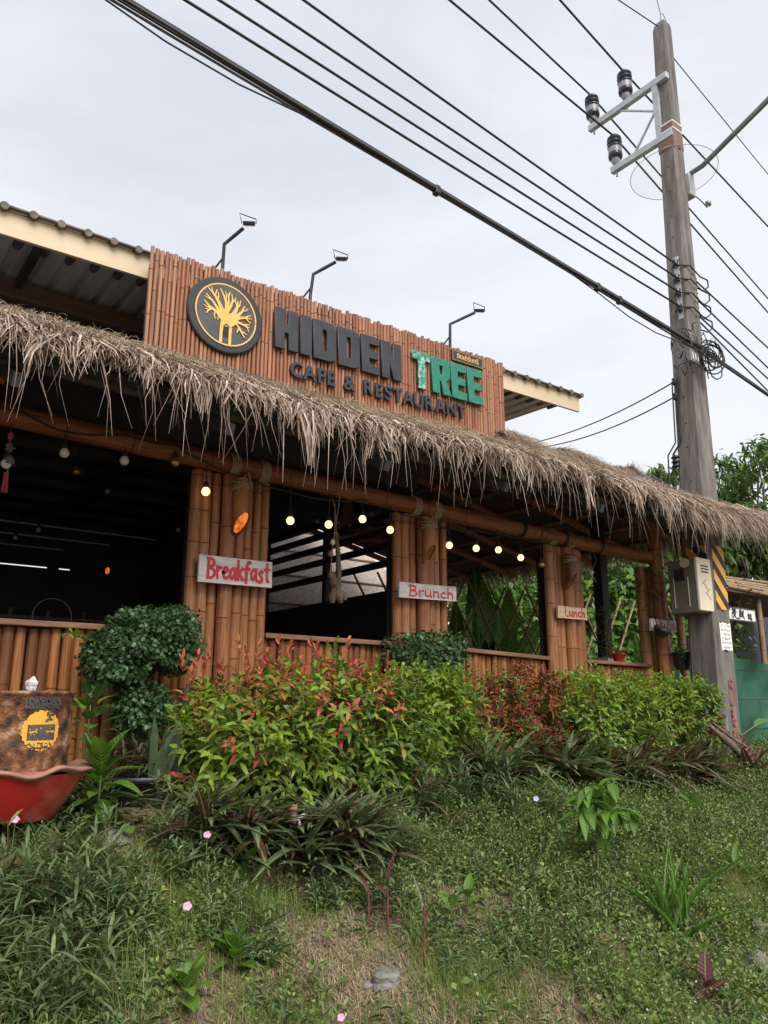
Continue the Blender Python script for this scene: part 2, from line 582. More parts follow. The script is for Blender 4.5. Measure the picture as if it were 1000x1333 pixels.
M['thatch_pale'] = plain('pale_thatch', [(0.22, 0.17, 0.14), (0.45, 0.38, 0.33), (0.6, 0.53, 0.47)], 0.9, 18, (1, 1, 2.5), pos=[0.3, 0.5, 0.7], bmp=0.8, bd=0.03)
M['rope'] = plain('jute_rope', [(0.24, 0.17, 0.11), (0.42, 0.33, 0.23)], 0.9, 40, bmp=0.5)
M['drift'] = plain('driftwood', [(0.07, 0.048, 0.032), (0.20, 0.145, 0.10)], 0.8, 18, (1, 1, 0.3), bmp=0.6, bd=0.01)
M['concrete'] = plain('weathered_concrete', [(0.075, 0.068, 0.062), (0.15, 0.138, 0.125), (0.25, 0.23, 0.21)], 0.85, 7, (2.5, 2.5, 0.3), pos=[0.25, 0.5, 0.75], bmp=0.5, bd=0.01)
M['galv'] = plain('galvanised_steel', [(0.36, 0.39, 0.41), (0.5, 0.53, 0.55)], 0.5, 8, metal=0.35, bmp=0.05)
M['dark_galv'] = plain('dull_steel', [(0.16, 0.165, 0.17), (0.28, 0.285, 0.29)], 0.5, 10, metal=0.5, bmp=0.05)
M['porcelain'] = plain('dark_porcelain', [(0.02, 0.025, 0.035), (0.035, 0.04, 0.05)], 0.25, 5, bmp=0)
M['por_grey'] = plain('grey_porcelain', [(0.22, 0.22, 0.25), (0.3, 0.3, 0.33)], 0.3, 5, bmp=0)
M['wire'] = plain('black_cable', [(0.014, 0.014, 0.015), (0.03, 0.03, 0.03)], 0.5, 8, bmp=0)
M['wire_grey'] = plain('grey_cable', [(0.07, 0.07, 0.07), (0.11, 0.11, 0.11)], 0.5, 8, bmp=0)
M['copper'] = plain('rusty_copper_band', [(0.13, 0.075, 0.055), (0.21, 0.125, 0.095)], 0.6, 8)
M['cream_box'] = plain('cream_meter_cover', [(0.55, 0.48, 0.36), (0.66, 0.59, 0.47)], 0.5, 4, bmp=0.05)
M['grey_box'] = plain('grey_meter_body', [(0.105, 0.095, 0.085), (0.16, 0.145, 0.13)], 0.6, 4, bmp=0.05)
M['yellow'] = plain('yellow_stripe', [(0.62, 0.30, 0.03), (0.72, 0.38, 0.05)], 0.5, 12, bmp=0.05)
M['stripe_black'] = plain('black_stripe', [(0.015, 0.015, 0.015), (0.04, 0.04, 0.04)], 0.6, 12, bmp=0.05)
M['paper'] = plain('white_paper', [(0.62, 0.62, 0.60), (0.78, 0.78, 0.76)], 0.8, 14, bmp=0.05)
M['ink'] = plain('black_ink', [(0.03, 0.03, 0.03), (0.08, 0.08, 0.08)], 0.8, 14, bmp=0)
M['bulb'] = emis('lit_bulb', (1.0, 0.76, 0.32), 0.62)
M['bulb_off'] = plain('milky_bulb', [(0.55, 0.53, 0.5), (0.66, 0.64, 0.6)], 0.15, 4, bmp=0)
M['amber'] = emis('amber_glow', (1.0, 0.2, 0.02), 0.3, (0.5, 0.15, 0.04))
def _amber():
    m = M['amber']; n, l = m.node_tree.nodes, m.node_tree.links
    f, _ = noise(n, l, (14, 14, 5), 3.0, 3)
    r_ = ramp(n, [(0.35, 0.05, 0.006), (1.0, 0.26, 0.03)], [0.38, 0.6]); l.new(f, r_.inputs['Fac'])
    l.new(r_.outputs['Color'], n['Principled BSDF'].inputs['Emission Color'])
_amber()
M['brass'] = plain('brass_bead', [(0.45, 0.30, 0.12), (0.6, 0.42, 0.2)], 0.3, 6, metal=0.7, bmp=0)
M['shade'] = plain('woven_shade', [(0.11, 0.06, 0.04), (0.2, 0.11, 0.07)], 0.9, 40, bmp=0.5)
M['rust'] = plain('rusted_drum', [(0.025, 0.016, 0.012), (0.10, 0.045, 0.022), (0.21, 0.08, 0.03), (0.30, 0.23, 0.16)], 0.75, 17, pos=[0.36, 0.46, 0.56, 0.68], bmp=0.7, bd=0.01)
M['red_glaze'] = plain('worn_red_glaze', [(0.40, 0.018, 0.014), (0.30, 0.022, 0.018), (0.34, 0.12, 0.085)], 0.35, 4.0, pos=[0.3, 0.55, 0.7], bmp=0.25)
M['clay'] = plain('clay_rim', [(0.22, 0.10, 0.065), (0.38, 0.20, 0.14)], 0.8, 9, bmp=0.4)
M['pot_black'] = plain('black_plastic_pot', [(0.016, 0.017, 0.019), (0.03, 0.032, 0.034)], 0.45, 6, bmp=0.1)
M['soil'] = plain('potting_soil', [(0.04, 0.028, 0.02), (0.09, 0.065, 0.045)], 0.95, 20, bmp=0.8)
M['crystal'] = plain('pale_stone_lump', [(0.42, 0.40, 0.38), (0.7, 0.69, 0.67)], 0.35, 30, bmp=0.6)
M['rock'] = plain('grey_rock', [(0.10, 0.094, 0.087), (0.24, 0.225, 0.205)], 0.85, 7, bmp=0.7, bd=0.02)
M['bark'] = plain('bark', [(0.10, 0.075, 0.055), (0.25, 0.20, 0.15)], 0.9, 9, (1, 1, 0.3), bmp=0.7, bd=0.01)
M['stem_dark'] = plain('dark_stem', [(0.05, 0.035, 0.022), (0.13, 0.085, 0.05)], 0.8, 9)
M['stem_green'] = plain('green_stem', [(0.06, 0.10, 0.03), (0.12, 0.17, 0.06)], 0.6, 9)
M['stem_red'] = plain('red_stem', [(0.10, 0.03, 0.03), (0.18, 0.06, 0.05)], 0.6, 9)
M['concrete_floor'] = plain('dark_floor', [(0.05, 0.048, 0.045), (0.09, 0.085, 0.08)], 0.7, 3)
M['tassel'] = plain('red_tassel', [(0.30, 0.05, 0.05), (0.42, 0.09, 0.08)], 0.8, 40)
M['ribbon'] = plain('white_ribbon', [(0.7, 0.7, 0.68), (0.82, 0.82, 0.8)], 0.7, 10, bmp=0.1)
M['stake'] = plain('faded_red_stake', [(0.26, 0.09, 0.07), (0.38, 0.20, 0.17)], 0.7, 10)
M['white_plate'] = plain('grey_plate', [(0.35, 0.36, 0.37), (0.5, 0.51, 0.52)], 0.5, 6, bmp=0.05)
M['glass'] = None
# leaves
M['lf_red'] = leafmat('red_young_leaf', [(0.475, 0.071, 0.067), (0.551, 0.142, 0.095), (0.427, 0.052, 0.076), (0.494, 0.228, 0.085)], 0.3)
M['lf_mix'] = leafmat('syzygium_leaf', [(0.046, 0.098, 0.023), (0.104, 0.176, 0.029), (0.065, 0.130, 0.026), (0.195, 0.247, 0.039), (0.130, 0.202, 0.033), (0.286, 0.221, 0.046), (0.078, 0.143, 0.026)], 0.28)
M['lf_lime'] = leafmat('lime_leaf', [(0.122, 0.208, 0.025), (0.245, 0.331, 0.037), (0.171, 0.257, 0.031), (0.086, 0.159, 0.025)], 0.32)
M['lf_hedge'] = leafmat('hedge_leaf', [(0.054, 0.121, 0.030), (0.135, 0.236, 0.047), (0.095, 0.176, 0.041), (0.216, 0.324, 0.061), (0.068, 0.135, 0.027)], 0.28)
M['lf_rust'] = leafmat('dried_leaf', [(0.15, 0.04, 0.022), (0.24, 0.06, 0.03), (0.10, 0.04, 0.022), (0.28, 0.10, 0.05)], 0.2, 0.6)
M['lf_ficus'] = leafmat('ficus_leaf', [(0.026, 0.060, 0.026), (0.050, 0.107, 0.040), (0.039, 0.084, 0.031), (0.079, 0.144, 0.057)], 0.15, 0.38, 0.4)
M['lf_broad'] = leafmat('broad_leaf', [(0.06, 0.14, 0.02), (0.11, 0.22, 0.03), (0.08, 0.17, 0.025)], 0.3, 0.38)
M['lf_deep'] = leafmat('deep_green_leaf', [(0.036, 0.090, 0.024), (0.072, 0.144, 0.036), (0.054, 0.114, 0.026)], 0.25, 0.4)
M['lf_garden'] = leafmat('garden_leaf', [(0.050, 0.125, 0.027), (0.112, 0.225, 0.037), (0.075, 0.163, 0.031), (0.188, 0.312, 0.050)], 0.3)
M['lf_moss'] = leafmat('spiderwort_leaf', [(0.052, 0.085, 0.046), (0.098, 0.124, 0.065), (0.072, 0.104, 0.052), (0.130, 0.072, 0.078)], 0.2, 0.5, 0.3)
M['lf_purple'] = leafmat('purple_leaf', [(0.072, 0.034, 0.041), (0.120, 0.054, 0.054), (0.072, 0.060, 0.042)], 0.25, 0.5)
M['lf_ruellia'] = leafmat('narrow_leaf', [(0.070, 0.118, 0.047), (0.133, 0.187, 0.078), (0.094, 0.140, 0.062), (0.187, 0.234, 0.094)], 0.25, 0.5)
M['lf_weed'] = leafmat('weed_leaf', [(0.084, 0.143, 0.043), (0.167, 0.234, 0.067), (0.251, 0.301, 0.093), (0.118, 0.184, 0.050), (0.268, 0.251, 0.118)], 0.28, 0.55)
M['lf_grass'] = leafmat('grass_blade', [(0.111, 0.175, 0.047), (0.206, 0.270, 0.070), (0.158, 0.229, 0.063), (0.316, 0.332, 0.142), (0.474, 0.411, 0.238)], 0.28, 0.6)
M['lf_sans'] = leafmat('mottled_leaf', [(0.045, 0.075, 0.04), (0.09, 0.12, 0.065)], 0.1, 0.5)
M['lf_tree'] = leafmat('tree_leaf', [(0.046, 0.098, 0.029), (0.098, 0.169, 0.046), (0.065, 0.130, 0.039), (0.143, 0.221, 0.058)], 0.28)
M['lf_fresh'] = leafmat('fresh_grass_blade', [(0.106, 0.201, 0.031), (0.190, 0.285, 0.052), (0.148, 0.233, 0.042), (0.254, 0.296, 0.085)], 0.3, 0.55)
M['petal_pink'] = leafmat('pink_petal', [(0.62, 0.30, 0.50), (0.72, 0.42, 0.60)], 0.3, 0.6)
M['petal_blue'] = leafmat('blue_petal', [(0.40, 0.40, 0.68), (0.5, 0.5, 0.78)], 0.3, 0.6)
M['petal_white'] = leafmat('white_petal', [(0.6, 0.6, 0.55), (0.75, 0.75, 0.7)], 0.3, 0.6)
M['straw'] = leafmat('dead_straw', [(0.28, 0.21, 0.13), (0.40, 0.31, 0.2), (0.2, 0.15, 0.1)], 0.15, 0.8)


def big_leaf_mat(key, new, veins):
    src = BIGCOL[key]
    M[new] = leafmat(new[3:] + '_big_leaf', src, 0.3, 0.4, 0.4, None, veins)


BIGCOL = {'broad': [(0.06, 0.14, 0.02), (0.13, 0.25, 0.035), (0.09, 0.19, 0.03)], 'deep': [(0.035, 0.085, 0.022), (0.075, 0.15, 0.035)],
          'banana': [(0.06, 0.15, 0.03), (0.16, 0.30, 0.06), (0.10, 0.21, 0.04)], 'purple': [(0.075, 0.03, 0.035), (0.13, 0.05, 0.05), (0.08, 0.06, 0.04)],
          'moss': [(0.06, 0.095, 0.05), (0.12, 0.16, 0.085), (0.09, 0.13, 0.065), (0.14, 0.11, 0.085)], 'maroon': [(0.07, 0.025, 0.03), (0.13, 0.05, 0.05)]}
for k_, v_ in (('broad', 62.0), ('deep', 55.0), ('banana', 75.0), ('purple', 25.0), ('moss', 25.0), ('maroon', 50.0)): big_leaf_mat(k_, 'lf_' + k_ + '_big', v_)


def mk_clear(name, col, alpha, rough=0.2):
    m, n, l, b = new_mat(name)
    b.inputs['Base Color'].default_value = (*col, 1)
    b.inputs['Roughness'].default_value = rough
    f, _ = noise(n, l, (1, 1, 1), 9.0, 3)
    r_ = ramp(n, [(alpha * 0.8,) * 3, (alpha * 1.2,) * 3]); l.new(f, r_.inputs['Fac'])
    l.new(r_.outputs['Color'], b.inputs['Alpha'])
    return m


M['clear'] = mk_clear('clear_plastic', (0.82, 0.78, 0.76), 0.085)


def net_mat():
    m, n, l, b = new_mat('green_shade_net')
    f, _ = noise(n, l, (1, 1, 1), 3.0, 5)
    r_ = ramp(n, [(0.005, 0.06, 0.032), (0.016, 0.125, 0.068)], [0.35, 0.65]); l.new(f, r_.inputs['Fac'])
    l.new(r_.outputs['Color'], b.inputs['Base Color'])
    b.inputs['Roughness'].default_value = 0.7
    b.inputs['Alpha'].default_value = 0.92
    f2, _ = noise(n, l, (60, 60, 200), 4.0, 3)
    bump(n, l, b, f2, 0.4, 0.004)
    return m


M['net'] = net_mat()


def ground_mat():
    m, n, l, b = new_mat('weedy_soil')
    f, _ = noise(n, l, (1, 1, 1), 1.7, 6, 0.6)
    f2, _ = noise(n, l, (1, 1, 1), 26.0, 6, 0.7)
    f3, _ = noise(n, l, (1, 1, 1), 120.0, 3, 0.7)
    r1 = ramp(n, [(0.07, 0.065, 0.03), (0.19, 0.14, 0.075), (0.42, 0.28, 0.175)], [0.32, 0.5, 0.68])
    l.new(f, r1.inputs['Fac'])
    r2 = ramp(n, [(0.5, 0.5, 0.5), (1.0, 1.0, 1.0), (1.4, 1.35, 1.3)], [0.3, 0.5, 0.72]); l.new(f2, r2.inputs['Fac'])
    c = mixc(n, l, r1.outputs['Color'], r2.outputs['Color'], 1.0, 'MULTIPLY')
    r3 = ramp(n, [(0.45, 0.43, 0.42), (1.45, 1.42, 1.4)], [0.38, 0.64]); l.new(f3, r3.inputs['Fac'])
    c = mixc(n, l, c, r3.outputs['Color'], 1.0, 'MULTIPLY')
    l.new(c, b.inputs['Base Color'])
    b.inputs['Roughness'].default_value = 0.95
    bump(n, l, b, f2, 1.0, 0.05)
    return m


M['ground'] = ground_mat()

# ------------------------------------------------------------------ ground
def axis_pts(lo, hi, c0, c1, fine):
    a = list(np.arange(c0, c1 + 1e-6, fine))
    s, x = fine, c1
    while x < hi:
        s *= 1.35; x += s; a.append(min(x, hi))
    s, x = fine, c0
    while x > lo:
        s *= 1.35; x -= s; a.insert(0, max(x, lo))
    return np.array(a)


gx = axis_pts(-700, 700, -1.0, 12.0, 0.10)
gy = axis_pts(-700, 700, 0.8, 6.0, 0.08)
GX, GY = np.meshgrid(gx, gy, indexing='ij')
GZ = hz(GX, GY)
V = np.stack([GX, GY, GZ], -1).reshape(-1, 3)
ni, nj = len(gx), len(gy)
ii, jj = np.meshgrid(np.arange(ni - 1), np.arange(nj - 1), indexing='ij')
q = np.stack([ii * nj + jj, (ii + 1) * nj + jj, (ii + 1) * nj + jj + 1, ii * nj + jj + 1], -1).reshape(-1, 4)
g_me = mesh_np('ground', V, [(q, np.zeros(len(q)))], M['ground'])
g_me.polygons.foreach_set('use_smooth', [True] * len(q))
tag(mobj('ground', g_me), kind='structure')


# ------------------------------------------------------------------ bamboo cane meshes (local z = along the cane, radius 1)
def cane_mesh(L, seed, mats, n=10, gap=(0.24, 0.40), bulge=1.06, cap=True):
    r_ = random.Random(seed)
    prof = []
    z = r_.uniform(0.03, 0.2)
    prof.append((1.0, 0.0))
    while z < L - 0.03:
        prof += [(0.985, z - 0.022), (bulge, z - 0.006, 1), (bulge * 0.99, z + 0.004), (0.99, z + 0.018)]
        z += r_.uniform(*gap)
    prof.append((0.97, L))
    prof = [p for i, p in enumerate(prof) if i == 0 or p[1] > prof[i - 1][1]]
    mb = MB()
    mb.lathe(prof, n=n)
    nb = len(prof) - 1
    if cap:
        mb.add([(0.97 * math.cos(2 * math.pi * k / n), 0.97 * math.sin(2 * math.pi * k / n), L) for k in range(n)], [tuple(range(n))], 1)
    return mb.mesh('cane', mats)


CANES = [cane_mesh(2.4, 40 + i, [M['cane'], M['node']], 12) for i in range(5)]
WCANES = [cane_mesh(1.12, 60 + i, [M['wall_cane'], M['node']], 10, (0.45, 0.8), 1.04) for i in range(5)]
SLATS = [cane_mesh(1.0, 80 + i, [M['slat'], M['node']], 8, (0.25, 0.5), 1.05) for i in range(6)]
GREYC = [cane_mesh(2.6, 95 + i, [M['grey_cane'], M['node']], 10) for i in range(3)]


def cane(parent, meshes, p, r, zs=1.0, tilt=0.006, name='cane'):
    o = mobj(name, random.choice(meshes), parent, p, (U(-tilt, tilt), U(-tilt, tilt), U(0, 6.28)), (r, r * U(0.95, 1.05), zs))
    return o


# ------------------------------------------------------------------ restaurant hall (dark room, roof, rear wall)
FLOOR = 1.12
hall = thing('restaurant_hall', (2.0, 6.4, FLOOR), 'open-fronted dark restaurant hall with cream roof fascia behind the thatch', 'restaurant')
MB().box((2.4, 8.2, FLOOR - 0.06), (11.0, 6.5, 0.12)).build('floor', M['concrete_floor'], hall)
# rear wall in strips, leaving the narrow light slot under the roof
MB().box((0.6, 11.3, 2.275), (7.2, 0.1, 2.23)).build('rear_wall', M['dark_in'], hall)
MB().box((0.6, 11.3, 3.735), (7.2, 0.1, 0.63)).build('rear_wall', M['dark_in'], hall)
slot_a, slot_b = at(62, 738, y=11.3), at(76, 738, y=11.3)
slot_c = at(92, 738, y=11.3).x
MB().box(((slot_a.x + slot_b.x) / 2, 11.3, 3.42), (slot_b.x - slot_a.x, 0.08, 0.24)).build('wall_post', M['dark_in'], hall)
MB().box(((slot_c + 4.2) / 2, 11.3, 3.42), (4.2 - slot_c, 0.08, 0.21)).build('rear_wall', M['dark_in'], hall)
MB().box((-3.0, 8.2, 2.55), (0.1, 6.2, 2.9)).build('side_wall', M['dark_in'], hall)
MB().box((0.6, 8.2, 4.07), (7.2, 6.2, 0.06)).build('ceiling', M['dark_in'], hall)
for k in range(9):
    MB().box((0.6, 5.55 + k * 0.68, 3.99), (7.0, 0.06, 0.09)).build('ceiling_purlin', M['purlin'], hall)
for k in range(6):
    MB().box((-2.4 + k * 1.2, 8.2, 3.90), (0.07, 5.9, 0.1)).build('ceiling_rafter', M['purlin'], hall)
# light strips seen through the slot are sheets of a roof outside
for k in range(3):
    MB().box((0.0 + k * 0.5, 11.0 - k * 0.4, 3.62 + 0.07 * k), (5.6, 0.03, 0.016)).build('roof_batten', M['sheet'], hall)
# upper front wall behind the sign
MB().box((1.3, 6.44, 4.44), (8.6, 0.08, 0.7)).build('upper_wall', M['dark_in'], hall)
MB().box((1.3, 6.40, 4.87), (8.6, 0.12, 0.15)).build('wall_plate', M['brown_beam'], hall)
MB().box((4.1, 8.2, 4.44), (0.08, 3.4, 0.7)).build('upper_wall', M['dark_in'], hall)
# corrugated roof sheet: ribs run front to back
ez = lambda x: 4.95 + (x - 0.72) * 0.024
RX0, RX1, RY0, RY1 = -3.4, 7.0, 5.36, 11.6
rmb = MB()
per = 0.19
prof = []
x = RX0
while x < RX1 - 0.01:
    for dx, h in ((0, 0), (0.11, 0), (0.125, 0.035), (0.175, 0.035)):
        if x + dx < RX1: prof.append((x + dx, h))
    x += per
prof.append((RX1, 0))
SL = 0.035
vs = []
for (xx, h) in prof: vs += [(xx, RY0, ez(xx) + h), (xx, RY1, ez(xx) + h + SL * (RY1 - RY0))]
rmb.add(vs, [(2 * i, 2 * i + 2, 2 * i + 3, 2 * i + 1) for i in range(len(prof) - 1)])
rmb.build('roof_sheet', M['sheet'], hall)
tm = MB()
x = RX0
k = 0
while x < RX1 - 0.05:
    xc = x + 0.15
    tm.tube([(xc, RY0 - 0.03, ez(xc) + 0.005), (xc, RY0 + 0.5, ez(xc) + 0.02)], 0.03, 8)
    tm.box((x + 0.05, RY0 + 0.1, ez(xc) + 0.008), (per - 0.002, 0.26, 0.012))
    x += per
tm.build('roof_edge', M['tile_edge'], hall)
fm = MB()
a, b = -3.4, 7.0
fz = lambda xx: (ez(xx) - 0.19, ez(xx) - 0.005)
fm.add([(a, 5.38, fz(a)[0]), (b, 5.38, fz(b)[0]), (b, 5.38, fz(b)[1]), (a, 5.38, fz(a)[1]), (a, 5.41, fz(a)[0]), (b, 5.41, fz(b)[0]), (b, 5.41, fz(b)[1]), (a, 5.41, fz(a)[1])],
       [(0, 1, 2, 3), (1, 5, 6, 2), (5, 4, 7, 6), (4, 0, 3, 7), (0, 4, 5, 1), (3, 2, 6, 7)])
fm.build('fascia', M['fascia'], hall)
for yy in (6.9, 7.9):
    MB().box((1.8, yy, ez(1.8) - 0.02), (10.2, 0.07, 0.05), Matrix.Rotation(-0.024, 3, 'Y')).build('roof_purlin', M['purlin'], hall)
for xx in (1.05,):
    MB().box((xx, 6.0, ez(xx) - 0.05), (0.06, 0.9, 0.05)).build('roof_rafter', M['purlin'], hall)
# partition towards the open pavilion: dark boards below, black slats above
PX = 4.12
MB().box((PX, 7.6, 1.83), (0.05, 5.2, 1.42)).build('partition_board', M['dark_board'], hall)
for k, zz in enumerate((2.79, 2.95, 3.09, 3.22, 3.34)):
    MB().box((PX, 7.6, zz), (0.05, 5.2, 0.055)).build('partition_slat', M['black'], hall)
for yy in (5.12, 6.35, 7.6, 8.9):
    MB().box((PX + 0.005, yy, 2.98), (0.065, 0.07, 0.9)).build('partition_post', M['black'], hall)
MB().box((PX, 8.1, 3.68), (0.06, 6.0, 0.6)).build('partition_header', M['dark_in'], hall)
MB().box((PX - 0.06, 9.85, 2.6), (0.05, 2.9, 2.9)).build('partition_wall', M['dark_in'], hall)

# small dim furniture line inside: slatted rail and a ring hanging on the rear wall
rail = thing('rattan_screen', (1.6, 9.4, FLOOR), 'low dark rattan screen deep inside the unlit hall', 'screen')
for k in range(6):
    MB().box((1.9, 9.4, FLOOR + 1.0 + k * 0.08), (2.6, 0.03, 0.03)).build('slat', M['brown_beam'], rail)
for k in range(7):
    MB().box((0.7 + k * 0.4, 9.42, FLOOR + 0.75), (0.035, 0.03, 1.5)).build('post', M['brown_beam'], rail)
rc = at(68, 803, y=7.2)
mbr = MB()
mbr.tube([rc + Vector((math.cos(a) * 0.165, 0.02 * math.sin(a), math.sin(a) * 0.165)) for a in np.linspace(0, 2 * math.pi, 33)], 0.006, 6, caps=False)
tag(mbr.build('hoop', M['dark_galv']), 'thin metal hoop in the dark behind the half wall', 'hoop')
eb = at(140, 743, y=9.0)
lan = thing('ember_lamp', eb, 'tiny amber lamp glowing deep inside the dark hall', 'lamp')
MB().lathe([(0.0, -0.04), (0.022, -0.03), (0.026, 0.0), (0.02, 0.03), (0.008, 0.04)], eb, 10).build('glass', M['amber'], lan)
MB().tube([eb + Vector((0, 0, 0.035)), eb + Vector((0, 0, 4.03 - eb.z))], 0.006, 6).build('cord', M['wire'], lan)

# ------------------------------------------------------------------ half walls of split bamboo
YW = 4.99
def half_wall(x0, x1, z0, z1, step, label):
    w_ = thing('bamboo_half_wall', ((x0 + x1) / 2, YW, 1.0), label, 'half wall', 'bamboo half walls under the openings')
    x = x0
    while x < x1 - 0.01:
        r_ = step / 2 * U(0.82, 1.2)
        zt = z0 + (z1 - z0) * (x - x0) / (x1 - x0)
        cane(w_, WCANES, (x + r_, YW + U(-0.008, 0.008), 0.93), r_ * 1.02, (zt - 0.03 - 0.93) / 1.12 * U(0.985, 1.0), 0.008)
        x += 2 * r_ * 0.985
    mb = MB()
    mb.box(((x0 + x1) / 2, YW + 0.055, 1.48), (x1 - x0, 0.02, 1.0))
    mb.build('backing_board', M['dark_board'], w_)
    ang = math.atan2(z1 - z0, x1 - x0)
    MB().box(((x0 + x1) / 2, YW + 0.0, (z0 + z1) / 2 - 0.012), (x1 - x0, 0.17, 0.036), Matrix.Rotation(-ang, 3, 'Y'), bev=0.006).build('sill', M['sill'], w_)
    return w_


half_wall(-1.2, 2.10, 2.06, 2.06, 0.074, 'bamboo half wall behind the rusty drum and clipped topiary')
half_wall(2.68, 3.85, 2.065, 2.055, 0.062, 'bamboo half wall behind the red-tipped shrub, between Breakfast and Brunch pillars')
half_wall(4.44, 5.72, 2.045, 2.0, 0.062, 'bamboo half wall between the Brunch and Lunch pillars')
half_wall(6.27, 7.36, 1.99, 1.975, 0.062, 'short bamboo half wall beyond the Lunch pillar with flower pot on it')


# ------------------------------------------------------------------ pillars
def beam_z(x): return 3.29 - (x - 0.6) * 0.0255


def pillar(x0, x1, widths, big, label):
    t = thing('bamboo_pillar', ((x0 + x1) / 2, 4.95, 1.0), label, 'pillar', 'bamboo pillars of the front')
    tot = sum(widths)
    x = x0
    for i, wd in enumerate(widths):
        r_ = wd / tot * (x1 - x0) / 2
        yo = -0.025 if i in big else U(-0.015, 0.015)
        cane(t, CANES, (x + r_, 4.93 + yo, 0.92), r_ * (1.05 if i in big else 1.02), (beam_z(x) - 0.075 - 0.92) / 2.4, 0.006)
        x += 2 * r_
    MB().box(((x0 + x1) / 2, 5.02, 2.0), (x1 - x0 - 0.03, 0.02, 2.1)).build('backing_board', M['dark_board'], t)
    return t


pillar(2.06, 2.67, [1.1, 0.95, 0.9, 1.3, 1.0, 0.85, 0.8, 0.9], [3], 'wide bamboo pillar carrying the white Breakfast board')
pillar(3.84, 4.42, [1.0, 0.95, 0.9, 1.4, 0.9, 0.8, 0.8], [3], 'bamboo pillar carrying the Brunch board')
pillar(5.70, 6.26, [1.1, 0.95, 0.8, 1.3, 0.95, 0.85], [3], 'bamboo pillar carrying the Lunch board')
cp = thing('corner_posts', (7.5, 4.95, 1.0), 'cluster of thick bamboo posts at the end corner by the utility pole', 'pillar')
for (px_, r_, yy, top) in ((838, 0.062, 4.98, 0), (850, 0.06, 4.93, 0), (861, 0.075, 4.80, 0.5)):
    pp = at(px_, 800, y=yy)
    cane(cp, CANES, (pp.x, yy, 0.92), r_, (beam_z(pp.x) + top - (0.08 if top == 0 else 0) - 0.92) / 2.4, 0.004)

# rope lashings between the beam and pillars
def lashing(x, label):
    t = MB()
    for k in range(5):
        xx = x + k * 0.014 - 0.03
        t.tube([(xx, 4.87 + 0.081 * math.cos(a), beam_z(xx) + 0.081 * math.sin(a)) for a in np.linspace(0, 2 * math.pi, 15)], 0.0085, 6, caps=False)
    return t


bm_ = thing('bamboo_beam', (0.2, 4.87, 3.3), 'long thick bamboo beam running along the front over the openings', 'beam')
BE = [cane_mesh(4.2, 120 + i, [M['beam'], M['node']], 16, (0.42, 0.62), 1.045) for i in range(3)]
for i, (xa, xb, rr) in enumerate(((-1.6, 2.45, 0.072), (2.30, 5.75, 0.072), (5.55, 7.62, 0.070))):
    pa, pb = Vector((xa, 4.87 - 0.012 * i, beam_z(xa))), Vector((xb, 4.87 - 0.012 * i, beam_z(xb)))
    o = mobj('culm', BE[i], bm_, pa, basis(pb - pa).to_euler(), (rr, rr, (pb - pa).length / 4.2))
for xx in (2.34, 2.58, 4.03, 4.25, 5.75, 6.02):
    lashing(xx, '').build('rope_lashing', M['rope'], bm_)
for xx in (5.30, 5.9, 6.45):
    t = MB()
    for k in range(2):
        t.tube([(xx + k * 0.02 + 0.01 * math.sin(a), 4.85 + 0.078 * math.cos(a), beam_z(xx) + 0.078 * math.sin(a)) for a in np.linspace(0, 2 * math.pi, 15)], 0.007, 6, caps=False)
    t.build('wire_tie', M['wire'], bm_)
# short purlin ends that poke out under the thatch
for (px_, py_, yy, ln, rr) in ((4, 487, 4.35, 0.9, 0.055),):
    p = at(px_, py_, y=yy)
    o = mobj('bamboo_purlin', cane_mesh(ln, 150, [M['beam'], M['node']], 14, (0.4, 0.5)), None, p + Vector((0.01, 0, 0)), (0, R(-90), 0), (rr, rr, 1.0))
    tag(o, 'cut end of a bamboo purlin under the thatch eave at the picture edge', 'purlin')

# ------------------------------------------------------------------ thatch roof in front (lean-to) with hanging fringe
th = thing('thatch_awning', (4.0, 3.9, 3.4), 'shaggy dry palm thatch awning along the whole front of the restaurant', 'thatch roof')
def eave_z(x): return 3.375 + 0.012 * (x - 0.5) + 0.02 * math.sin(x * 1.7)
SLP = 0.50
def slab(xa, xb, ya, yb, name, mat, dz=0.0):
    mb = MB(); n = 12
    vs, fs = [], []
    for i in range(n + 1):
        x = xa + (xb - xa) * i / n
        for (yy, o) in ((ya, 0), (yb, 0), (yb, -0.05), (ya, -0.05)):
            vs.append((x, yy, eave_z(x) + SLP * (yy - 3.9) + o + dz - 0.02))
    for i in range(n):
        for k in range(4):
            k2 = (k + 1) % 4
            fs.append((i * 4 + k, (i + 1) * 4 + k, (i + 1) * 4 + k2, i * 4 + k2))
    fs += [(0, 1, 2, 3), tuple(n * 4 + k for k in (3, 2, 1, 0))]
    mb.add(vs, fs)
    return mb.build(name, mat, th)


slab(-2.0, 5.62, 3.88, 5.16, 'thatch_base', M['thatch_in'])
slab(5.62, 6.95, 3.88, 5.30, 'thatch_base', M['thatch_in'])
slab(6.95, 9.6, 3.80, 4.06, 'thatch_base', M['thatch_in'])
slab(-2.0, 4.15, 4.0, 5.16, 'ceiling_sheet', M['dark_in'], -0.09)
for yy in (4.15, 4.5, 4.85):
    m_ = MB()
    m_.tube([(xx, yy, eave_z(xx) + SLP * (yy - 3.9) - 0.19) for xx in np.linspace(-2, 7.6, 14)], 0.035, 6)
    m_.build('purlin', M['purlin'], th)
for xx in np.arange(-1.6, 7.6, 1.15):
    m_ = MB()
    m_.box((xx, 4.55, eave_z(xx) + SLP * 0.65 - 0.26), (0.05, 1.45, 0.07), Matrix.Rotation(math.atan(SLP), 3, 'X'))
    m_.build('rafter', M['purlin'], th)
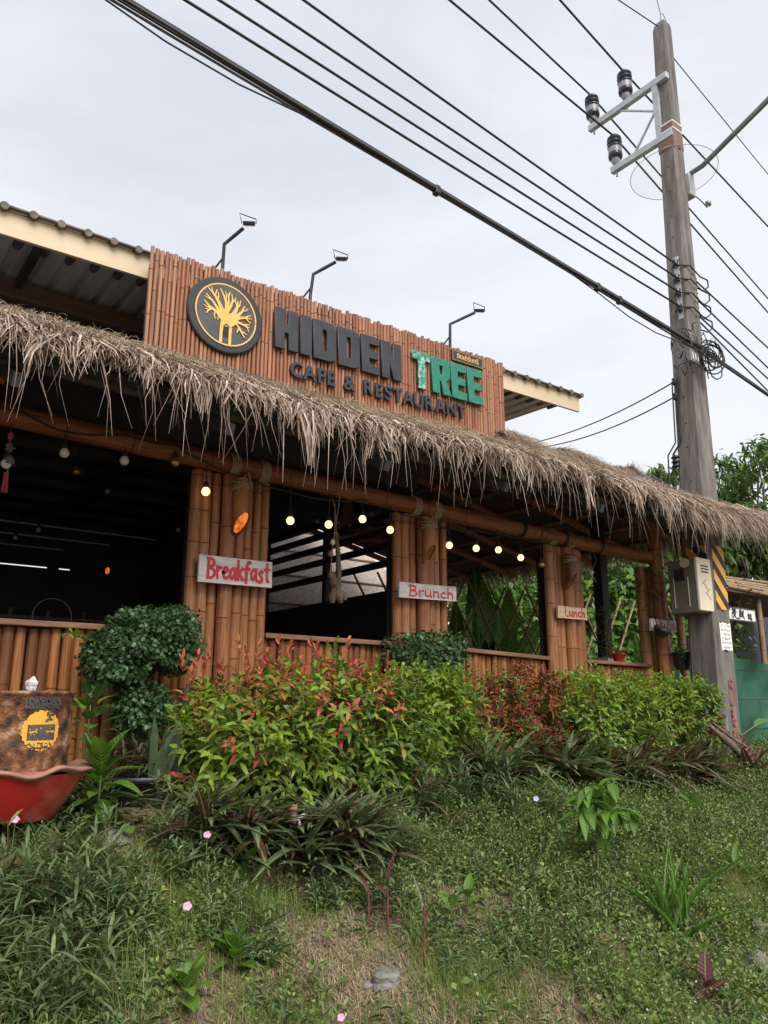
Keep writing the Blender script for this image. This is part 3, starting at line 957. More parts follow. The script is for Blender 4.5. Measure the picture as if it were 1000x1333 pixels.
m_ = MB(); m_.box((1.4, 5.06, 3.62), (5.6, 0.06, 0.42)); m_.build('header', M['dark_in'], th)
m_ = MB(); m_.box((5.8, 5.06, 3.62), (3.2, 0.07, 0.10)); m_.build('steel_header', M['purlin'], th)


def fringe_pts(x, y0, up_in, ln, out, z_base, n_rng, curl=0.0, sidew=0.05):
    """hanging strands: start up the slope, bend over the edge, hang"""
    n = len(x)
    a = np.zeros((n, 5, 3))
    yb = y0 + n_rng.normal(0, 0.025, n)
    drift = n_rng.normal(0, sidew, n)
    zb = z_base + n_rng.normal(0, 0.018, n)
    a[:, 0] = np.stack([x - drift * 0.4, yb + up_in, zb + up_in * SLP + 0.015], 1)
    a[:, 1] = np.stack([x, yb, zb], 1)
    a[:, 2] = np.stack([x + drift * 0.5, yb - out * 0.55, zb - ln * 0.22], 1)
    a[:, 3] = np.stack([x + drift * 1.1, yb - out * 0.85, zb - ln * 0.6], 1)
    a[:, 4] = np.stack([x + drift * 1.5 + curl, yb - out * (0.9 + n_rng.normal(0, 0.2, n)), zb - ln], 1)
    return a


def sidevec(n, n_rng):
    ang = n_rng.normal(0, 0.6, n)
    return np.stack([np.cos(ang), np.sin(ang), n_rng.normal(0, 0.1, n)], 1)


XE0, XE1, PW = -0.6, 9.5, 0.78
k = 0
ez_v = np.vectorize(eave_z)
clump_f = lambda x: 0.5 + 0.22 * np.sin(x * 9.3 + 1.2 * np.sin(x * 2.3)) + 0.16 * np.sin(x * 21.7 + 2 * np.sin(x * 3.1)) + 0.14 * np.sin(x * 47 + 1) + 0.08 * np.sin(x * 3.4)
x = XE0
while x < XE1:
    xb = min(x + PW, XE1)
    B = Blades()
    # short ragged base layer
    far = xb > 6.9
    n = int((1100 if far else 450) * (xb - x))
    xs = rng.uniform(x, xb, n)
    P = fringe_pts(xs, 3.89, rng.uniform(0.1, 0.4, n), rng.uniform(0.05, 0.30 if far else 0.15, n), 0.07 + rng.uniform(0, 0.08, n), ez_v(xs) + rng.uniform(-0.03, 0.03, n), rng)
    if far: P[:, 3, 0] += 0.05; P[:, 4, 0] += 0.11
    B.add(P, sidevec(n, rng), rng.uniform(0.006, 0.016, n))
    # hanging locks: strands gather to a ragged point
    nlk = int(33 * (xb - x))
    for _ in range(nlk):
        xc = rng.uniform(x, xb)
        cf = float(np.clip(clump_f(xc), 0.0, 1))
        Lk = (0.07 + 0.29 * cf ** 1.4) * rng.uniform(0.7, 1.3) * (0.85 if xc > 7 else 1)
        wk = rng.uniform(0.014, 0.034)
        m_n = int(rng.uniform(8, 19))
        xs = xc + rng.normal(0, wk * 1.6, m_n)
        ln = Lk * rng.uniform(0.4, 1.05, m_n)
        yo = rng.uniform(0.0, 0.10); sw = rng.normal(0.06 if far else 0, 0.05)
        P = fringe_pts(xs, 3.875, rng.uniform(0.08, 0.3, m_n), ln, 0.07 + yo, ez_v(xs), rng, sidew=0.018)
        tip = xc + sw + rng.normal(0, wk * 0.4, m_n)
        P[:, 3, 0] = P[:, 3, 0] * 0.5 + tip * 0.5; P[:, 4, 0] = P[:, 4, 0] * 0.25 + tip * 0.75
        P[:, 2:4] += rng.normal(0, 0.008, (m_n, 2, 3))
        B.add(P, sidevec(m_n, rng), rng.uniform(0.011, 0.030, m_n))
    # long curving stragglers
    n = int(34 * (xb - x))
    xs = rng.uniform(x, xb, n)
    P = fringe_pts(xs, 3.86, rng.uniform(0.05, 0.25, n), rng.uniform(0.28, 0.56, n), 0.13, ez_v(xs), rng, curl=rng.normal(0, 0.035, n), sidew=0.05)
    B.add(P, sidevec(n, rng), rng.uniform(0.005, 0.011, n))
    # courses lying up the slope
    if x < 6.6:
        for yc in (4.15, 4.4, 4.65, 4.85, 5.0):
            n = int(700 * (xb - x))
            xs = rng.uniform(x, xb, n)
            P = fringe_pts(xs, yc, rng.uniform(0.1, 0.22, n), rng.uniform(0.06, 0.18, n), 0.26, ez_v(xs) + SLP * (yc - 3.9) + 0.02, rng)
            B.add(P, sidevec(n, rng), rng.uniform(0.006, 0.013, n))
    B.build('thatch_panel', M['thatch'], th)
    x = xb

# ------------------------------------------------------------------ thatched pavilion roof at the open end (ridge, rear slope)
pv = thing('thatched_pavilion_roof', (6.0, 6.3, 3.4), 'thatched gable roof over the open seating end, underside in shade', 'thatch roof')
PXE, PZE, PXR, PZR = 8.05, 3.50, 4.18, 4.36
PY0, PY1 = 4.62, 9.0
psl = (PZR - PZE) / (PXR - PXE)
pz = lambda x: PZE + psl * (x - PXE)
mb = MB()
vs = [(a_, b_, pz(a_)) for a_, b_ in ((PXR, 5.36), (5.75, 5.36), (6.9, PY0), (PXE, PY0), (PXE, PY1), (PXR, PY1))]
mb.add(vs + [(a_, b_, c_ - 0.07) for a_, b_, c_ in vs], [tuple(range(6)), tuple(reversed(range(6, 12)))] + [(i, 6 + i, 6 + (i + 1) % 6, (i + 1) % 6) for i in range(6)])
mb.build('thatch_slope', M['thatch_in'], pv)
for k in range(8):
    xx = PXE - 0.12 - k * 0.48
    y_0 = 5.4 if xx < 6.3 else PY0 + 0.1
    mobj('bamboo_batten', random.choice(GREYC), pv, (xx, y_0, pz(xx) - 0.10), (R(-90), 0, 0), (0.022, 0.022, (PY1 - y_0) / 2.6))
for k in range(7):
    yy = PY0 + 0.25 + k * 0.68
    xr_ = PXR if yy > 5.4 else 7.0
    pa, pb = Vector((PXE + 0.08, yy, pz(PXE) - 0.155)), Vector((xr_, yy, pz(xr_) - 0.155))
    mobj('bamboo_rafter', CANES[k % 5], pv, pa, basis(pb - pa).to_euler(), (0.042, 0.042, (pb - pa).length / 2.4))
B = Blades()
def drop_strands(pts, d_out, ln, n_rng, w=(0.008, 0.018)):
    n = len(pts)
    a = np.zeros((n, 5, 3)); d_out = np.array(d_out)
    dr = n_rng.normal(0, 0.05, (n, 1)) * np.array([[d_out[1], -d_out[0], 0]])
    for j, (o, z) in enumerate(((-0.25, 0.06), (0, 0), (0.06, 0.25), (0.09, 0.6), (0.1, 1.0))):
        a[:, j] = pts + d_out[None] * o + dr * (j * 0.5)
        a[:, j, 2] += (z if j == 0 else -z * ln)
    B.add(a, nrm(np.stack([n_rng.normal(0, 1, n), n_rng.normal(0, 1, n), n_rng.normal(0, .1, n)], 1)), n_rng.uniform(*w, n))


n = 3800
ys = rng.uniform(PY0 - 0.05, PY1, n)
drop_strands(np.stack([np.full(n, PXE + 0.02), ys, np.full(n, PZE - 0.03)], 1), (1, 0, 0), rng.uniform(0.06, 0.30, n), rng)
n = 1500
xs = rng.uniform(6.9, PXE, n)
drop_strands(np.stack([xs, np.full(n, PY0), pz(xs) - 0.02], 1), (0, -1, 0), rng.uniform(0.05, 0.16, n), rng)
n = 3000
xs = rng.uniform(4.3, PXE, n); ys = rng.uniform(5.4, PY1, n)
drop_strands(np.stack([xs, ys, pz(xs) + 0.02], 1), (0.8, 0.1, 0), rng.uniform(0.02, 0.06, n), rng)
B.build('hanging_fringe', M['thatch'], pv)
# ridge tufts
B = Blades()
n = 3200
xs = rng.uniform(5.4, 7.62, n)
hump = 0.055 * np.abs(np.sin(xs * 2.6)) + 0.03 * np.sin(xs * 7)
P = np.zeros((n, 5, 3))
sgn = rng.choice([-1, 1], n)
dx = rng.normal(0.05, 0.1, n)
for j, (o, z) in enumerate(((-0.12, -0.02), (0, 0.05), (0.12, 0.02), (0.24, -0.06), (0.34, -0.16))):
    P[:, j] = np.stack([xs + dx * j * 0.35, 5.22 + sgn * o * rng.uniform(0.7, 1.2, n), 4.15 + z + hump + rng.normal(0, 0.02, n)], 1)
B.add(P, sidevec(n, rng), rng.uniform(0.006, 0.013, n))
n = 130
c = np.array([7.5, 5.1, 4.22])
P = np.zeros((n, 5, 3)); d = nrm(np.stack([rng.normal(0.9, 0.35, n), rng.normal(0, 0.3, n), rng.normal(0.30, 0.22, n)], 1)); L_ = rng.uniform(0.15, 0.4, n)[:, None]
for j in range(5): P[:, j] = c + rng.normal(0, 0.03, (n, 3)) + d * L_ * (j / 4 - 0.3) - np.array([0, 0, 0.08]) * (j / 4) ** 2
B.add(P, sidevec(n, rng), rng.uniform(0.006, 0.012, n))
B.build('ridge_thatch', M['thatch'], pv)

# black steel column under the pavilion
sc = thing('steel_column', (at(785, 800, y=5.35).x, 5.35, FLOOR), 'black square steel column on a pale base plate beyond the Lunch pillar', 'column')
cx = WLOC[sc.name].x
MB().box((cx, 5.35, 2.64), (0.12, 0.12, 3.0), bev=0.006).build('shaft', M['black'], sc)
MB().box((cx, 5.35, 1.155 + 0.87), (0.2, 0.2, 0.06)).build('base_plate', M['white_plate'], sc)
MB().box((cx + 0.02, 5.35, 4.12 - 0.30), (1.6, 0.09, 0.09)).build('steel_beam', M['black'], sc)
cam_ = thing('security_camera', at(818, 684, y=5.6), 'small security camera fixed under the pavilion thatch', 'camera')
p = WLOC[cam_.name]
MB().box(p, (0.20, 0.07, 0.065), Matrix.Rotation(0.25, 3, 'Y'), bev=0.008).build('body', M['dark_galv'], cam_)
MB().tube([p + Vector((-0.1, 0, -0.02)), p + Vector((-0.13, 0, -0.028))], 0.026, 10).build('lens', M['porcelain'], cam_)
MB().tube([p + Vector((0.04, 0, 0.03)), p + Vector((0.06, 0.05, 0.22))], 0.012, 6).build('bracket', M['dark_galv'], cam_)

# ------------------------------------------------------------------ sign board with split bamboo strips
YS = 5.2
sg = thing('restaurant_sign', (3.6, YS, 4.0), 'big bamboo strip signboard reading HIDDEN TREE CAFE & RESTAURANT', 'sign')
SX0, SX1 = 1.745, 5.52
x = SX0
k = 0
while x < SX1:
    r_ = U(0.0145, 0.0185)
    top = 4.955 + (x - SX0) / (SX1 - SX0) * 0.10 + U(-0.012, 0.018)
    bot = 3.98
    if k % 9 == 4: top -= 0.02
    o = mobj('bamboo_strip', SLATS[random.randrange(6)], sg, (x + r_, YS + 0.018 + U(-0.003, 0.003), bot), (0, U(-0.004, 0.004), U(0, 6.28)), (r_, r_, top - bot))
    x += 2 * r_ + U(0.0, 0.006)
    k += 1
for zz in (4.15, 4.78):
    MB().box(((SX0 + SX1) / 2, YS + 0.065, zz), (SX1 - SX0 - 0.02, 0.03, 0.045), Matrix.Rotation(-0.026, 3, 'Y')).build('rail', M['dark_galv'], sg)
MB().box(((SX0 + SX1) / 2, YS + 0.048, 4.38), (SX1 - SX0 - 0.06, 0.008, 0.72), Matrix.Rotation(-0.026, 3, 'Y')).build('backing_board', M['brown_beam'], sg)
for xx in (1.8, 3.2, 4.6, 5.48):
    MB().box((xx, YS + 0.11, 4.4), (0.05, 0.05, 0.95)).build('post', M['dark_galv'], sg)

# frame of the lettering: rises slightly along X like the board
UXV = Vector((1, 0, 0.026)).normalized()
UZV = Vector((0, 0, 1))


def mesh_from_curve(splines, extrude, bevel=0.003, mats=None, name='letter'):
    cu = bpy.data.curves.new('letter_outline', 'CURVE')
    cu.dimensions = '2D'; cu.fill_mode = 'BOTH'; cu.extrude = extrude; cu.bevel_depth = bevel; cu.bevel_resolution = 1
    for s in splines:
        sp = cu.splines.new('POLY'); sp.points.add(len(s) - 1); sp.use_cyclic_u = True
        for p_, q_ in zip(sp.points, s): p_.co = (q_[0], q_[1], 0, 1)
    return curve_to_mesh(cu, mats, name)


def curve_to_mesh(cu, mats, name):
    o = bpy.data.objects.new('tmp', cu)
    COL.objects.link(o)
    dg = bpy.context.evaluated_depsgraph_get()
    me = bpy.data.meshes.new_from_object(o.evaluated_get(dg))
    COL.objects.unlink(o); bpy.data.objects.remove(o); 
    me.name = name
    me.materials.clear()
    me.materials.append(mats)
    return me


def chamf(x0, y0, x1, y1, c): return [(x0 + c, y0), (x1 - c, y0), (x1, y0 + c), (x1, y1 - c), (x1 - c, y1), (x0 + c, y1), (x0, y1 - c), (x0, y0 + c)]


def block(ch, wd, h, s):
    c = 0.012
    q = s * 0.9
    if ch == 'I': return [chamf(0, 0, wd, h, 0.006)]
    if ch == 'H':
        m0, m1 = h * 0.42, h * 0.62
        return [[(0, 0), (s, 0), (s, m0), (wd - s, m0), (wd - s, 0), (wd, 0), (wd, h), (wd - s, h), (wd - s, m1), (s, m1), (s, h), (0, h)]]
    if ch == 'D':
        k_ = wd * 0.28
        return [[(0, 0), (wd - k_, 0), (wd - k_ * 0.3, k_ * 0.25), (wd, k_), (wd, h - k_), (wd - k_ * 0.3, h - k_ * 0.25), (wd - k_, h), (0, h)],
                [(s, q * 0.9), (wd - s - 0.008, q * 0.9), (wd - s, q * 1.1), (wd - s, h - q * 1.1), (wd - s - 0.008, h - q * 0.9), (s, h - q * 0.9)]]
    if ch == 'E':
        e = h * 0.2
        m0, m1 = h * 0.41, h * 0.60
        return [[(0, 0), (wd, 0), (wd, e), (s, e), (s, m0), (wd * 0.93, m0), (wd * 0.93, m1), (s, m1), (s, h - e), (wd, h - e), (wd, h), (0, h)]]
    if ch == 'N':
        return [[(0, 0), (s, 0), (s, h * 0.52), (wd - s, 0), (wd, 0), (wd, h), (wd - s, h), (wd - s, h * 0.48), (s, h), (0, h)]]
    if ch == 'T':
        a0 = (wd - s) / 2
        return [[(a0, 0), (a0 + s, 0), (a0 + s, h * 0.8), (wd, h * 0.8), (wd, h), (0, h), (0, h * 0.8), (a0, h * 0.8)]]
    if ch == 'R':
        return [[(0, 0), (s, 0), (s, h * 0.36), (s * 1.25, h * 0.36), (wd - s, 0), (wd + 0.01, 0), (wd - s * 0.55, h * 0.40), (wd, h * 0.5), (wd, h * 0.9), (wd - s * 0.5, h), (0, h)],
                [(s, h * 0.54), (wd - s, h * 0.54), (wd - s, h * 0.82), (s, h * 0.82)]]


RL = Matrix.Rotation(R(90), 4, 'X')   # letter plane -> facing the street
def place_letter(me, parent, p, mat=None):
    o = mobj('letter', me, parent, p)
    rot = Matrix((UXV, UZV, UXV.cross(UZV))).transposed()
    o.rotation_euler = rot.to_euler()
    return o


def word(chars, x0, x1, z_at, h, gaps, weights, mats):
    tot = sum(weights) + gaps * (len(chars) - 1)
    u_ = (x1 - x0) / tot
    x = x0
    for ch, wt, mm in zip(chars, weights, mats):
        wd = wt * u_
        me = mesh_from_curve(block(ch, wd, h, min(0.40 * wd, 0.088) if ch != 'I' else wd), 0.011, 0.004, mm)
        place_letter(me, sg, (x, YS - 0.022, z_at(x)))
        x += wd + gaps * u_


G = M['letter']
lz = lambda x: 4.435 + (x - 2.81) * 0.026
word('HIDDEN', 2.81, 4.14, lz, 0.355, 0.14, [1.05, 0.5, 1.1, 1.1, 0.95, 1.1], [G] * 6)
word('TREE', 4.285, 5.19, lambda x: lz(x) - 0.008, 0.36, 0.13, [1.05, 1.1, 0.95, 0.95], [M['green_worn']] + [M['green_paint']] * 3)


def text_chars(txt, x0, x1, z_at, h, mm, depth, off, parent, y, lift=0.0):
    """one object per character, set with the built-in face"""
    adv = {}
    ws = []
    meshes = []
    for ch in txt:
        if ch == ' ':
            ws.append(0.28); meshes.append(None); continue
        cu = bpy.data.curves.new('glyph', 'FONT')
        cu.body = ch; cu.size = 1.0; cu.extrude = depth / h * 0.72; cu.offset = off
        me = curve_to_mesh(cu, mm, 'letter')
        c_ = [v.co.x for v in me.vertices]
        a0, a1 = min(c_), max(c_)
        for v in me.vertices: v.co.x -= a0
        ws.append(a1 - a0); meshes.append(me)
    gap = 0.11
    kern = [gap - (0.10 if txt[i:i + 2] in ('TA', 'AU', 'CA') else 0.03 if txt[i:i + 2] in ('AF', 'RA', 'AN', 'ST', 'NT') else 0) for i in range(len(txt))]
    tot = sum(ws) + sum(kern[:-1])
    u_ = (x1 - x0) / tot
    x = x0
    cap = 0.73
    for wv, me, gp_ in zip(ws, meshes, kern):
        if me is not None:
            for v in me.vertices: v.co = Vector((v.co.x * u_, v.co.y * h / cap, v.co.z * h / cap))
            o = mobj('letter', me, parent, (x, y - lift, z_at(x)))
            o.rotation_euler = Matrix((UXV, UZV, UXV.cross(UZV))).transposed().to_euler()
        x += (wv + gp_) * u_


text_chars('CAFE & RESTAURANT', 2.965, 4.955, lambda x: 4.222 + (x - 2.97) * 0.036, 0.135, G, 0.012, 0.022, sg, YS - 0.02)

# Thai name plate at the end of the board
pl = MB()
o_ = Vector((4.80, YS - 0.012, 4.885))
pl.prism([(0, 0), (0.43, 0), (0.43, 0.115), (0, 0.115)], o_, UXV, UZV, 0.02)
npl = pl.build('name_plate', M['letter'], sg)
cu = bpy.data.curves.new('glyph', 'FONT'); cu.body = 'ฮิดเดิร์นทรี'; cu.size = 0.07; cu.extrude = 0.0015; cu.offset = 0.0008; cu.align_x = 'CENTER'
me = curve_to_mesh(cu, M['gold'], 'lettering')
o = mobj('lettering', me, npl, o_ + UXV * 0.215 + UZV * 0.035 + Vector((0, -0.0025, 0)))
o.rotation_euler = Matrix((UXV, UZV, UXV.cross(UZV))).transposed().to_euler()
mb = MB()
for (a0, a1) in (((0.01, 0.008), (0.42, 0.008)), ((0.01, 0.107), (0.42, 0.107))): mb.stroke([a0, a1], 0.0025, o_, UXV, UZV, 0.0015, 0.001)
for xx in (0.01, 0.42): mb.stroke([(xx, 0.008), (xx, 0.107)], 0.0025, o_, UXV, UZV, 0.0022, 0.001)
mb.build('border', M['gold'], npl)

# round emblem: dark disc, yellow ring and a yellow tree with a small door
EC = Vector((2.365, YS - 0.03, 4.572))
ER = 0.322
em = MB()
em.lathe([(0.0, 0.0), (ER * 0.97, 0.0), (ER, 0.008), (ER, 0.05)], EC + Vector((0, 0, 0)), 64, 0, Matrix.Rotation(R(90), 3, 'X') @ Matrix.Scale(-1, 3, (0, 0, 1)), smooth=False)
emo = em.build('emblem_disc', M['rim'], sg)
mb = MB()
nn = 72
rin = ER * 0.80
mb.add([EC + Vector((math.cos(2 * math.pi * k / nn) * rin, -0.002, math.sin(2 * math.pi * k / nn) * rin)) for k in range(nn)], [tuple(range(nn))])
mb.build('emblem_field', M['disc'], emo)
mb = MB()
cs = [(math.cos(a) * ER * 0.80, math.sin(a) * ER * 0.80) for a in np.linspace(0, 2 * math.pi, 65)]
mb.stroke(cs, ER * 0.035, EC, (1, 0, 0), UZV, 0.006, 0.004)
mb.build('emblem_ring', M['gold'], emo)
ES = ER * 0.78
branches = [
    ([(-.155, -.95), (-.15, -.6), (-.13, -.38), (-.10, -.15)], [.10, .10, .13, .16]),
    ([(.155, -.97), (.15, -.6), (.14, -.38), (.10, -.15)], [.10, .10, .14, .18]),
    ([(0, -.36), (0, -.22), (-.02, -.02)], [.26, .28, .22]),
    ([(-.06, -.2), (-.10, 0), (-.26, .3), (-.42, .52), (-.66, .72)], [.22, .19, .13, .09, .04]),
    ([(-.42, .5), (-.40, .62), (-.36, .76)], [.06, .05, .035]), ([(-.46, .55), (-.52, .66), (-.56, .78)], [.05, .04, .03]),
    ([(-.33, .4), (-.30, .55), (-.32, .68)], [.06, .05, .03]),
    ([(-.10, -.1), (-.3, .1), (-.48, .3), (-.72, .5)], [.15, .11, .08, .035]), ([(-.52, .34), (-.64, .36), (-.75, .40)], [.06, .05, .03]),
    ([(-.12, -.2), (-.34, .0), (-.58, .09), (-.78, .26)], [.17, .13, .09, .035]), ([(-.52, .07), (-.66, .05), (-.77, .10)], [.06, .045, .03]),
    ([(-.5, .06), (-.62, -.05), (-.68, -.16)], [.08, .06, .035]), ([(-.6, -.02), (-.72, -.02)], [.045, .03]),
    ([(-.38, -.01), (-.42, -.12), (-.38, -.26)], [.07, .05, .035]), ([(-.32, -.02), (-.27, -.14), (-.29, -.26)], [.07, .05, .035]),
    ([(-.02, -.1), (0, .18), (-.03, .4), (-.12, .6), (-.26, .82)], [.24, .17, .12, .08, .035]), ([(-.06, .45), (-.04, .62), (-.08, .78)], [.06, .045, .03]),
    ([(.0, .25), (.05, .45), (.03, .64), (.08, .82)], [.11, .08, .06, .03]), ([(.03, .6), (-.01, .72)], [.045, .03]),
    ([(.01, .1), (.13, .35), (.18, .55), (.14, .76)], [.14, .10, .07, .03]), ([(.16, .46), (.25, .56), (.28, .68)], [.06, .045, .03]),
    ([(.0, .08), (-.13, .16), (-.17, .22)], [.07, .05, .03]), ([(.02, .02), (.14, .06), (.2, .12)], [.07, .05, .03]),
    ([(.04, -.2), (.24, .08), (.33, .3), (.37, .58)], [.24, .18, .12, .035]), ([(.33, .32), (.43, .46), (.46, .64)], [.08, .055, .03]),
    ([(.34, .4), (.28, .5), (.29, .58)], [.05, .04, .03]),
    ([(.12, -.16), (.38, .08), (.52, .26), (.60, .48)], [.2, .13, .09, .035]), ([(.54, .3), (.66, .34), (.72, .44)], [.055, .04, .03]),
    ([(.12, -.2), (.44, .02), (.64, .09), (.86, .12)], [.2, .12, .08, .035]), ([(.62, .09), (.74, .18), (.84, .22)], [.06, .045, .03]),
    ([(.66, .08), (.76, .0), (.84, -.04)], [.06, .045, .03]),
    ([(.14, -.24), (.40, -.14), (.60, -.18), (.80, -.10)], [.2, .11, .08, .035]), ([(.6, -.17), (.74, -.24), (.78, -.36)], [.07, .05, .03]), ([(.66, -.2), (.80, -.20)], [.045, .03]),
    ([(.14, -.34), (.32, -.20), (.44, -.32), (.38, -.50)], [.16, .10, .08, .04]), ([(.44, -.32), (.54, -.46), (.64, -.60)], [.08, .07, .04]), ([(.52, -.42), (.62, -.44), (.70, -.48)], [.05, .04, .03]),
]
mb = MB()
for i, (pts_, ws_) in enumerate(branches):
    mb.stroke([(a * ES, b * ES) for a, b in pts_], [v * ES * (0.84 if i > 2 else 0.95) for v in ws_], EC, (1, 0, 0), UZV, 0.007 + i * 0.00012, 0.004)
mb.build('emblem_tree', M['gold'], emo)
mb = MB()
mb.stroke([(-.08 * ES, -.42 * ES), (-.05 * ES, -.36 * ES), (0, -.34 * ES), (.05 * ES, -.36 * ES), (.08 * ES, -.42 * ES)], 0.006, EC, (1, 0, 0), UZV, 0.0135, 0.002)
for xx in (-.08, 0.0, .08): mb.stroke([(xx * ES, -.44 * ES), (xx * ES, -.72 * ES)], 0.006, EC, (1, 0, 0), UZV, 0.014 + abs(xx) * 0.002, 0.002)
for i, zz in enumerate((-.44, -.53, -.62, -.72)): mb.stroke([(-.08 * ES, zz * ES), (.08 * ES, zz * ES)], 0.006, EC, (1, 0, 0), UZV, 0.0146 + i * 0.0001, 0.002)
mb.build('emblem_door', M['rim'], emo)

# ------------------------------------------------------------------ floodlights on bent arms over the sign
def floodlight(base, knee, tip, label):
    base, knee, tip = Vector(base), Vector(knee), Vector(tip)
    t = thing('sign_floodlight', base, label, 'floodlight', 'floodlights over the signboard')
    MB().tube([base - Vector((0, 0, 0.25)), base, knee, knee + (tip - knee) * 0.5, tip], 0.015, 8).build('arm', M['black'], t)
    st = base + Vector((-0.09, 0.12, 0.02))
    MB().tube([st - Vector((0, 0, 0.12)), base + (knee - base) * 0.4], 0.008, 6).build('stay', M['black'], t)
    d = (tip - knee).normalized()
    mt = basis(Vector((0.25, 0.35, -0.9)), d)
    h = tip + d * 0.06
    MB().box(h, (0.065, 0.10, 0.03), mt, bev=0.006).build('lamp_head', M['black'], t)
    MB().box(h + mt @ Vector((0, 0, 0.02)), (0.045, 0.08, 0.006), mt).build('lamp_glass', M['bulb_off'], t)
    br = MB()
    br.tube([h + mt @ Vector((0.0, -0.058, 0.0)), h + mt @ Vector((0, -0.075, -0.075)), h + mt @ Vector((0, 0.058, -0.035)), h + mt @ Vector((0, 0.058, 0.0))], 0.005, 6)
    br.build('yoke', M['black'], t)


lp = [((290, 347), (292, 318), (317, 297)), ((404, 385), (408, 357), (437, 341)), ((586, 448), (586, 422), (618, 407))]
lb = ['bent-arm floodlight over the round emblem', 'bent-arm floodlight over the word HIDDEN', 'bent-arm floodlight over the word TREE and Thai name plate']
for (a, b, c), l_ in zip(lp, lb):
    floodlight(at(*a, y=5.24), at(*b, y=5.24), at(*c, y=5.12), l_)

# ------------------------------------------------------------------ hand painted boards
GLY = {
    'B': [[(.06, 0), (.1, 1)], [(.0, .97), (.3, 1.0), (.5, .86), (.42, .62), (.12, .54)], [(.12, .54), (.5, .46), (.56, .2), (.38, .02), (.0, .03)]],
    'r': [[(.05, .6), (.1, 0)], [(.08, .38), (.22, .58), (.38, .55)]],
    'e': [[(.04, .3), (.4, .36), (.36, .56), (.18, .6), (.03, .34), (.12, .06), (.28, 0), (.42, .1)]],
    'a': [[(.4, .5), (.22, .6), (.04, .36), (.08, .06), (.24, .04), (.4, .36)], [(.42, .6), (.4, .12), (.5, 0)]],
    'k': [[(.06, 1), (.06, 0)], [(.4, .62), (.08, .28)], [(.16, .34), (.44, 0)]],
    'f': [[(.46, .9), (.32, 1.0), (.2, .8), (.16, -.12)], [(.0, .56), (.4, .6)]],
    's': [[(.38, .54), (.2, .62), (.08, .48), (.34, .22), (.26, .03), (.02, .06)]],
    't': [[(.2, .95), (.18, .12), (.34, .02)], [(.0, .64), (.4, .66)]],
    'u': [[(.04, .6), (.06, .14), (.2, .02), (.38, .2)], [(.4, .6), (.4, .1), (.48, 0)]],
    'n': [[(.05, .6), (.07, 0)], [(.07, .4), (.24, .6), (.38, .48), (.4, 0)]],
    'c': [[(.38, .5), (.22, .6), (.05, .36), (.12, .06), (.26, .02), (.4, .1)]],
    'h': [[(.05, 1), (.06, 0)], [(.06, .38), (.24, .58), (.38, .44), (.4, 0)]],
    'L': [[(.08, 1), (.06, .04), (.46, .06)]],
    'W': [[(.0, .95), (.14, .0), (.3, .6), (.44, .0), (.6, .95)]],
    'i': [[(.06, .6), (.08, 0)], [(.05, .82), (.1, .86)]],
    'F': [[(.06, 1), (.06, 0)], [(.06, .97), (.46, 1.0)], [(.06, .54), (.38, .56)]],
    'R': [[(.05, 0), (.07, 1), (.36, .96), (.44, .74), (.3, .54), (.08, .5)], [(.2, .5), (.48, 0)]],
    'U': [[(.05, 1), (.06, .2), (.22, .02), (.4, .2), (.42, 1)]],
    '.': [[(.1, .0), (.14, .06)]],
    '1': [[(.05, .8), (.2, 1), (.2, 0)]],
    '3': [[(.04, .9), (.3, 1), (.4, .76), (.16, .54), (.42, .3), (.3, .02), (.02, .1)]],
    '5': [[(.42, 1), (.1, .98), (.08, .58), (.34, .6), (.42, .3), (.28, .02), (.02, .08)]],
    'A': [[(.0, 0), (.24, 1), (.46, 0)], [(.1, .36), (.38, .36)]],
}
GW = {'B': .6, 'r': .4, 'e': .46, 'a': .52, 'k': .46, 'f': .44, 's': .44, 't': .42, 'u': .52, 'n': .48, 'c': .46, 'h': .48, 'L': .5, 'W': .66, 'i': .16, 'F': .5, ' ': .24, 'R': .5, 'U': .5, '1': .3, '3': .46, '5': .46, '.': .2, 'A': .5}


def smooth2(p):
    if len(p) < 3: return p
    for _ in range(2):
        o = [p[0]]
        for a, b in zip(p[:-1], p[1:]):
            o += [(a[0] * .75 + b[0] * .25, a[1] * .75 + b[1] * .25), (a[0] * .25 + b[0] * .75, a[1] * .25 + b[1] * .75)]
        o.append(p[-1]); p = o
    return p


def handwrite(parent, txt, o, ux, uy, width, h, mm, brush, lift=0.0015, seed=0, sub=True):
    tot = sum(GW[c] for c in txt) + 0.06 * len(txt)
    sx = width / tot
    x = 0
    i = 0
    for ch in txt:
        if ch != ' ':
            mb = MB()
            jy = U(-0.05, 0.05) * h
            for s in GLY[ch]:
                pp = [((x + a) * sx, b * h + jy) for a, b in smooth2(s)]
                ws = [brush * U(0.85, 1.2) for _ in pp]
                mb.stroke(pp, ws, o, ux, uy, lift + i * 0.00015, 0.001)
                i += 1
            mb.build('painted_letter', mm, parent)
        x += GW[ch] + 0.06


def board(c0, c1, c2, yy, txt, label, mat_, mm, h, brush, inset, z_off):
    """c0,c1: top corners (photo), c2: lower left corner"""
    a, b, c = at(*c0, y=yy), at(*c1, y=yy), at(*c2, y=yy)
    ux = (b - a); wd = ux.length; ux.normalize()
    uz = Vector((0, 0, 1)); ht = (a - c).length
    t = thing('menu_board', a - uz * ht, label, 'sign', 'hand painted meal boards')
    mb = MB()
    mb.prism([(0, 0.002), (0.003, 0), (wd, 0.003), (wd - 0.002, ht), (wd * 0.5, ht - 0.002), (0.001, ht - 0.001)], a - uz * ht, ux, uz, 0.022)
    mb.build('plank', mat_, t)
    handwrite(t, txt, a - uz * (ht - z_off) + ux * inset, ux, uz, wd - inset * 1.25, h, mm, brush)
    return t


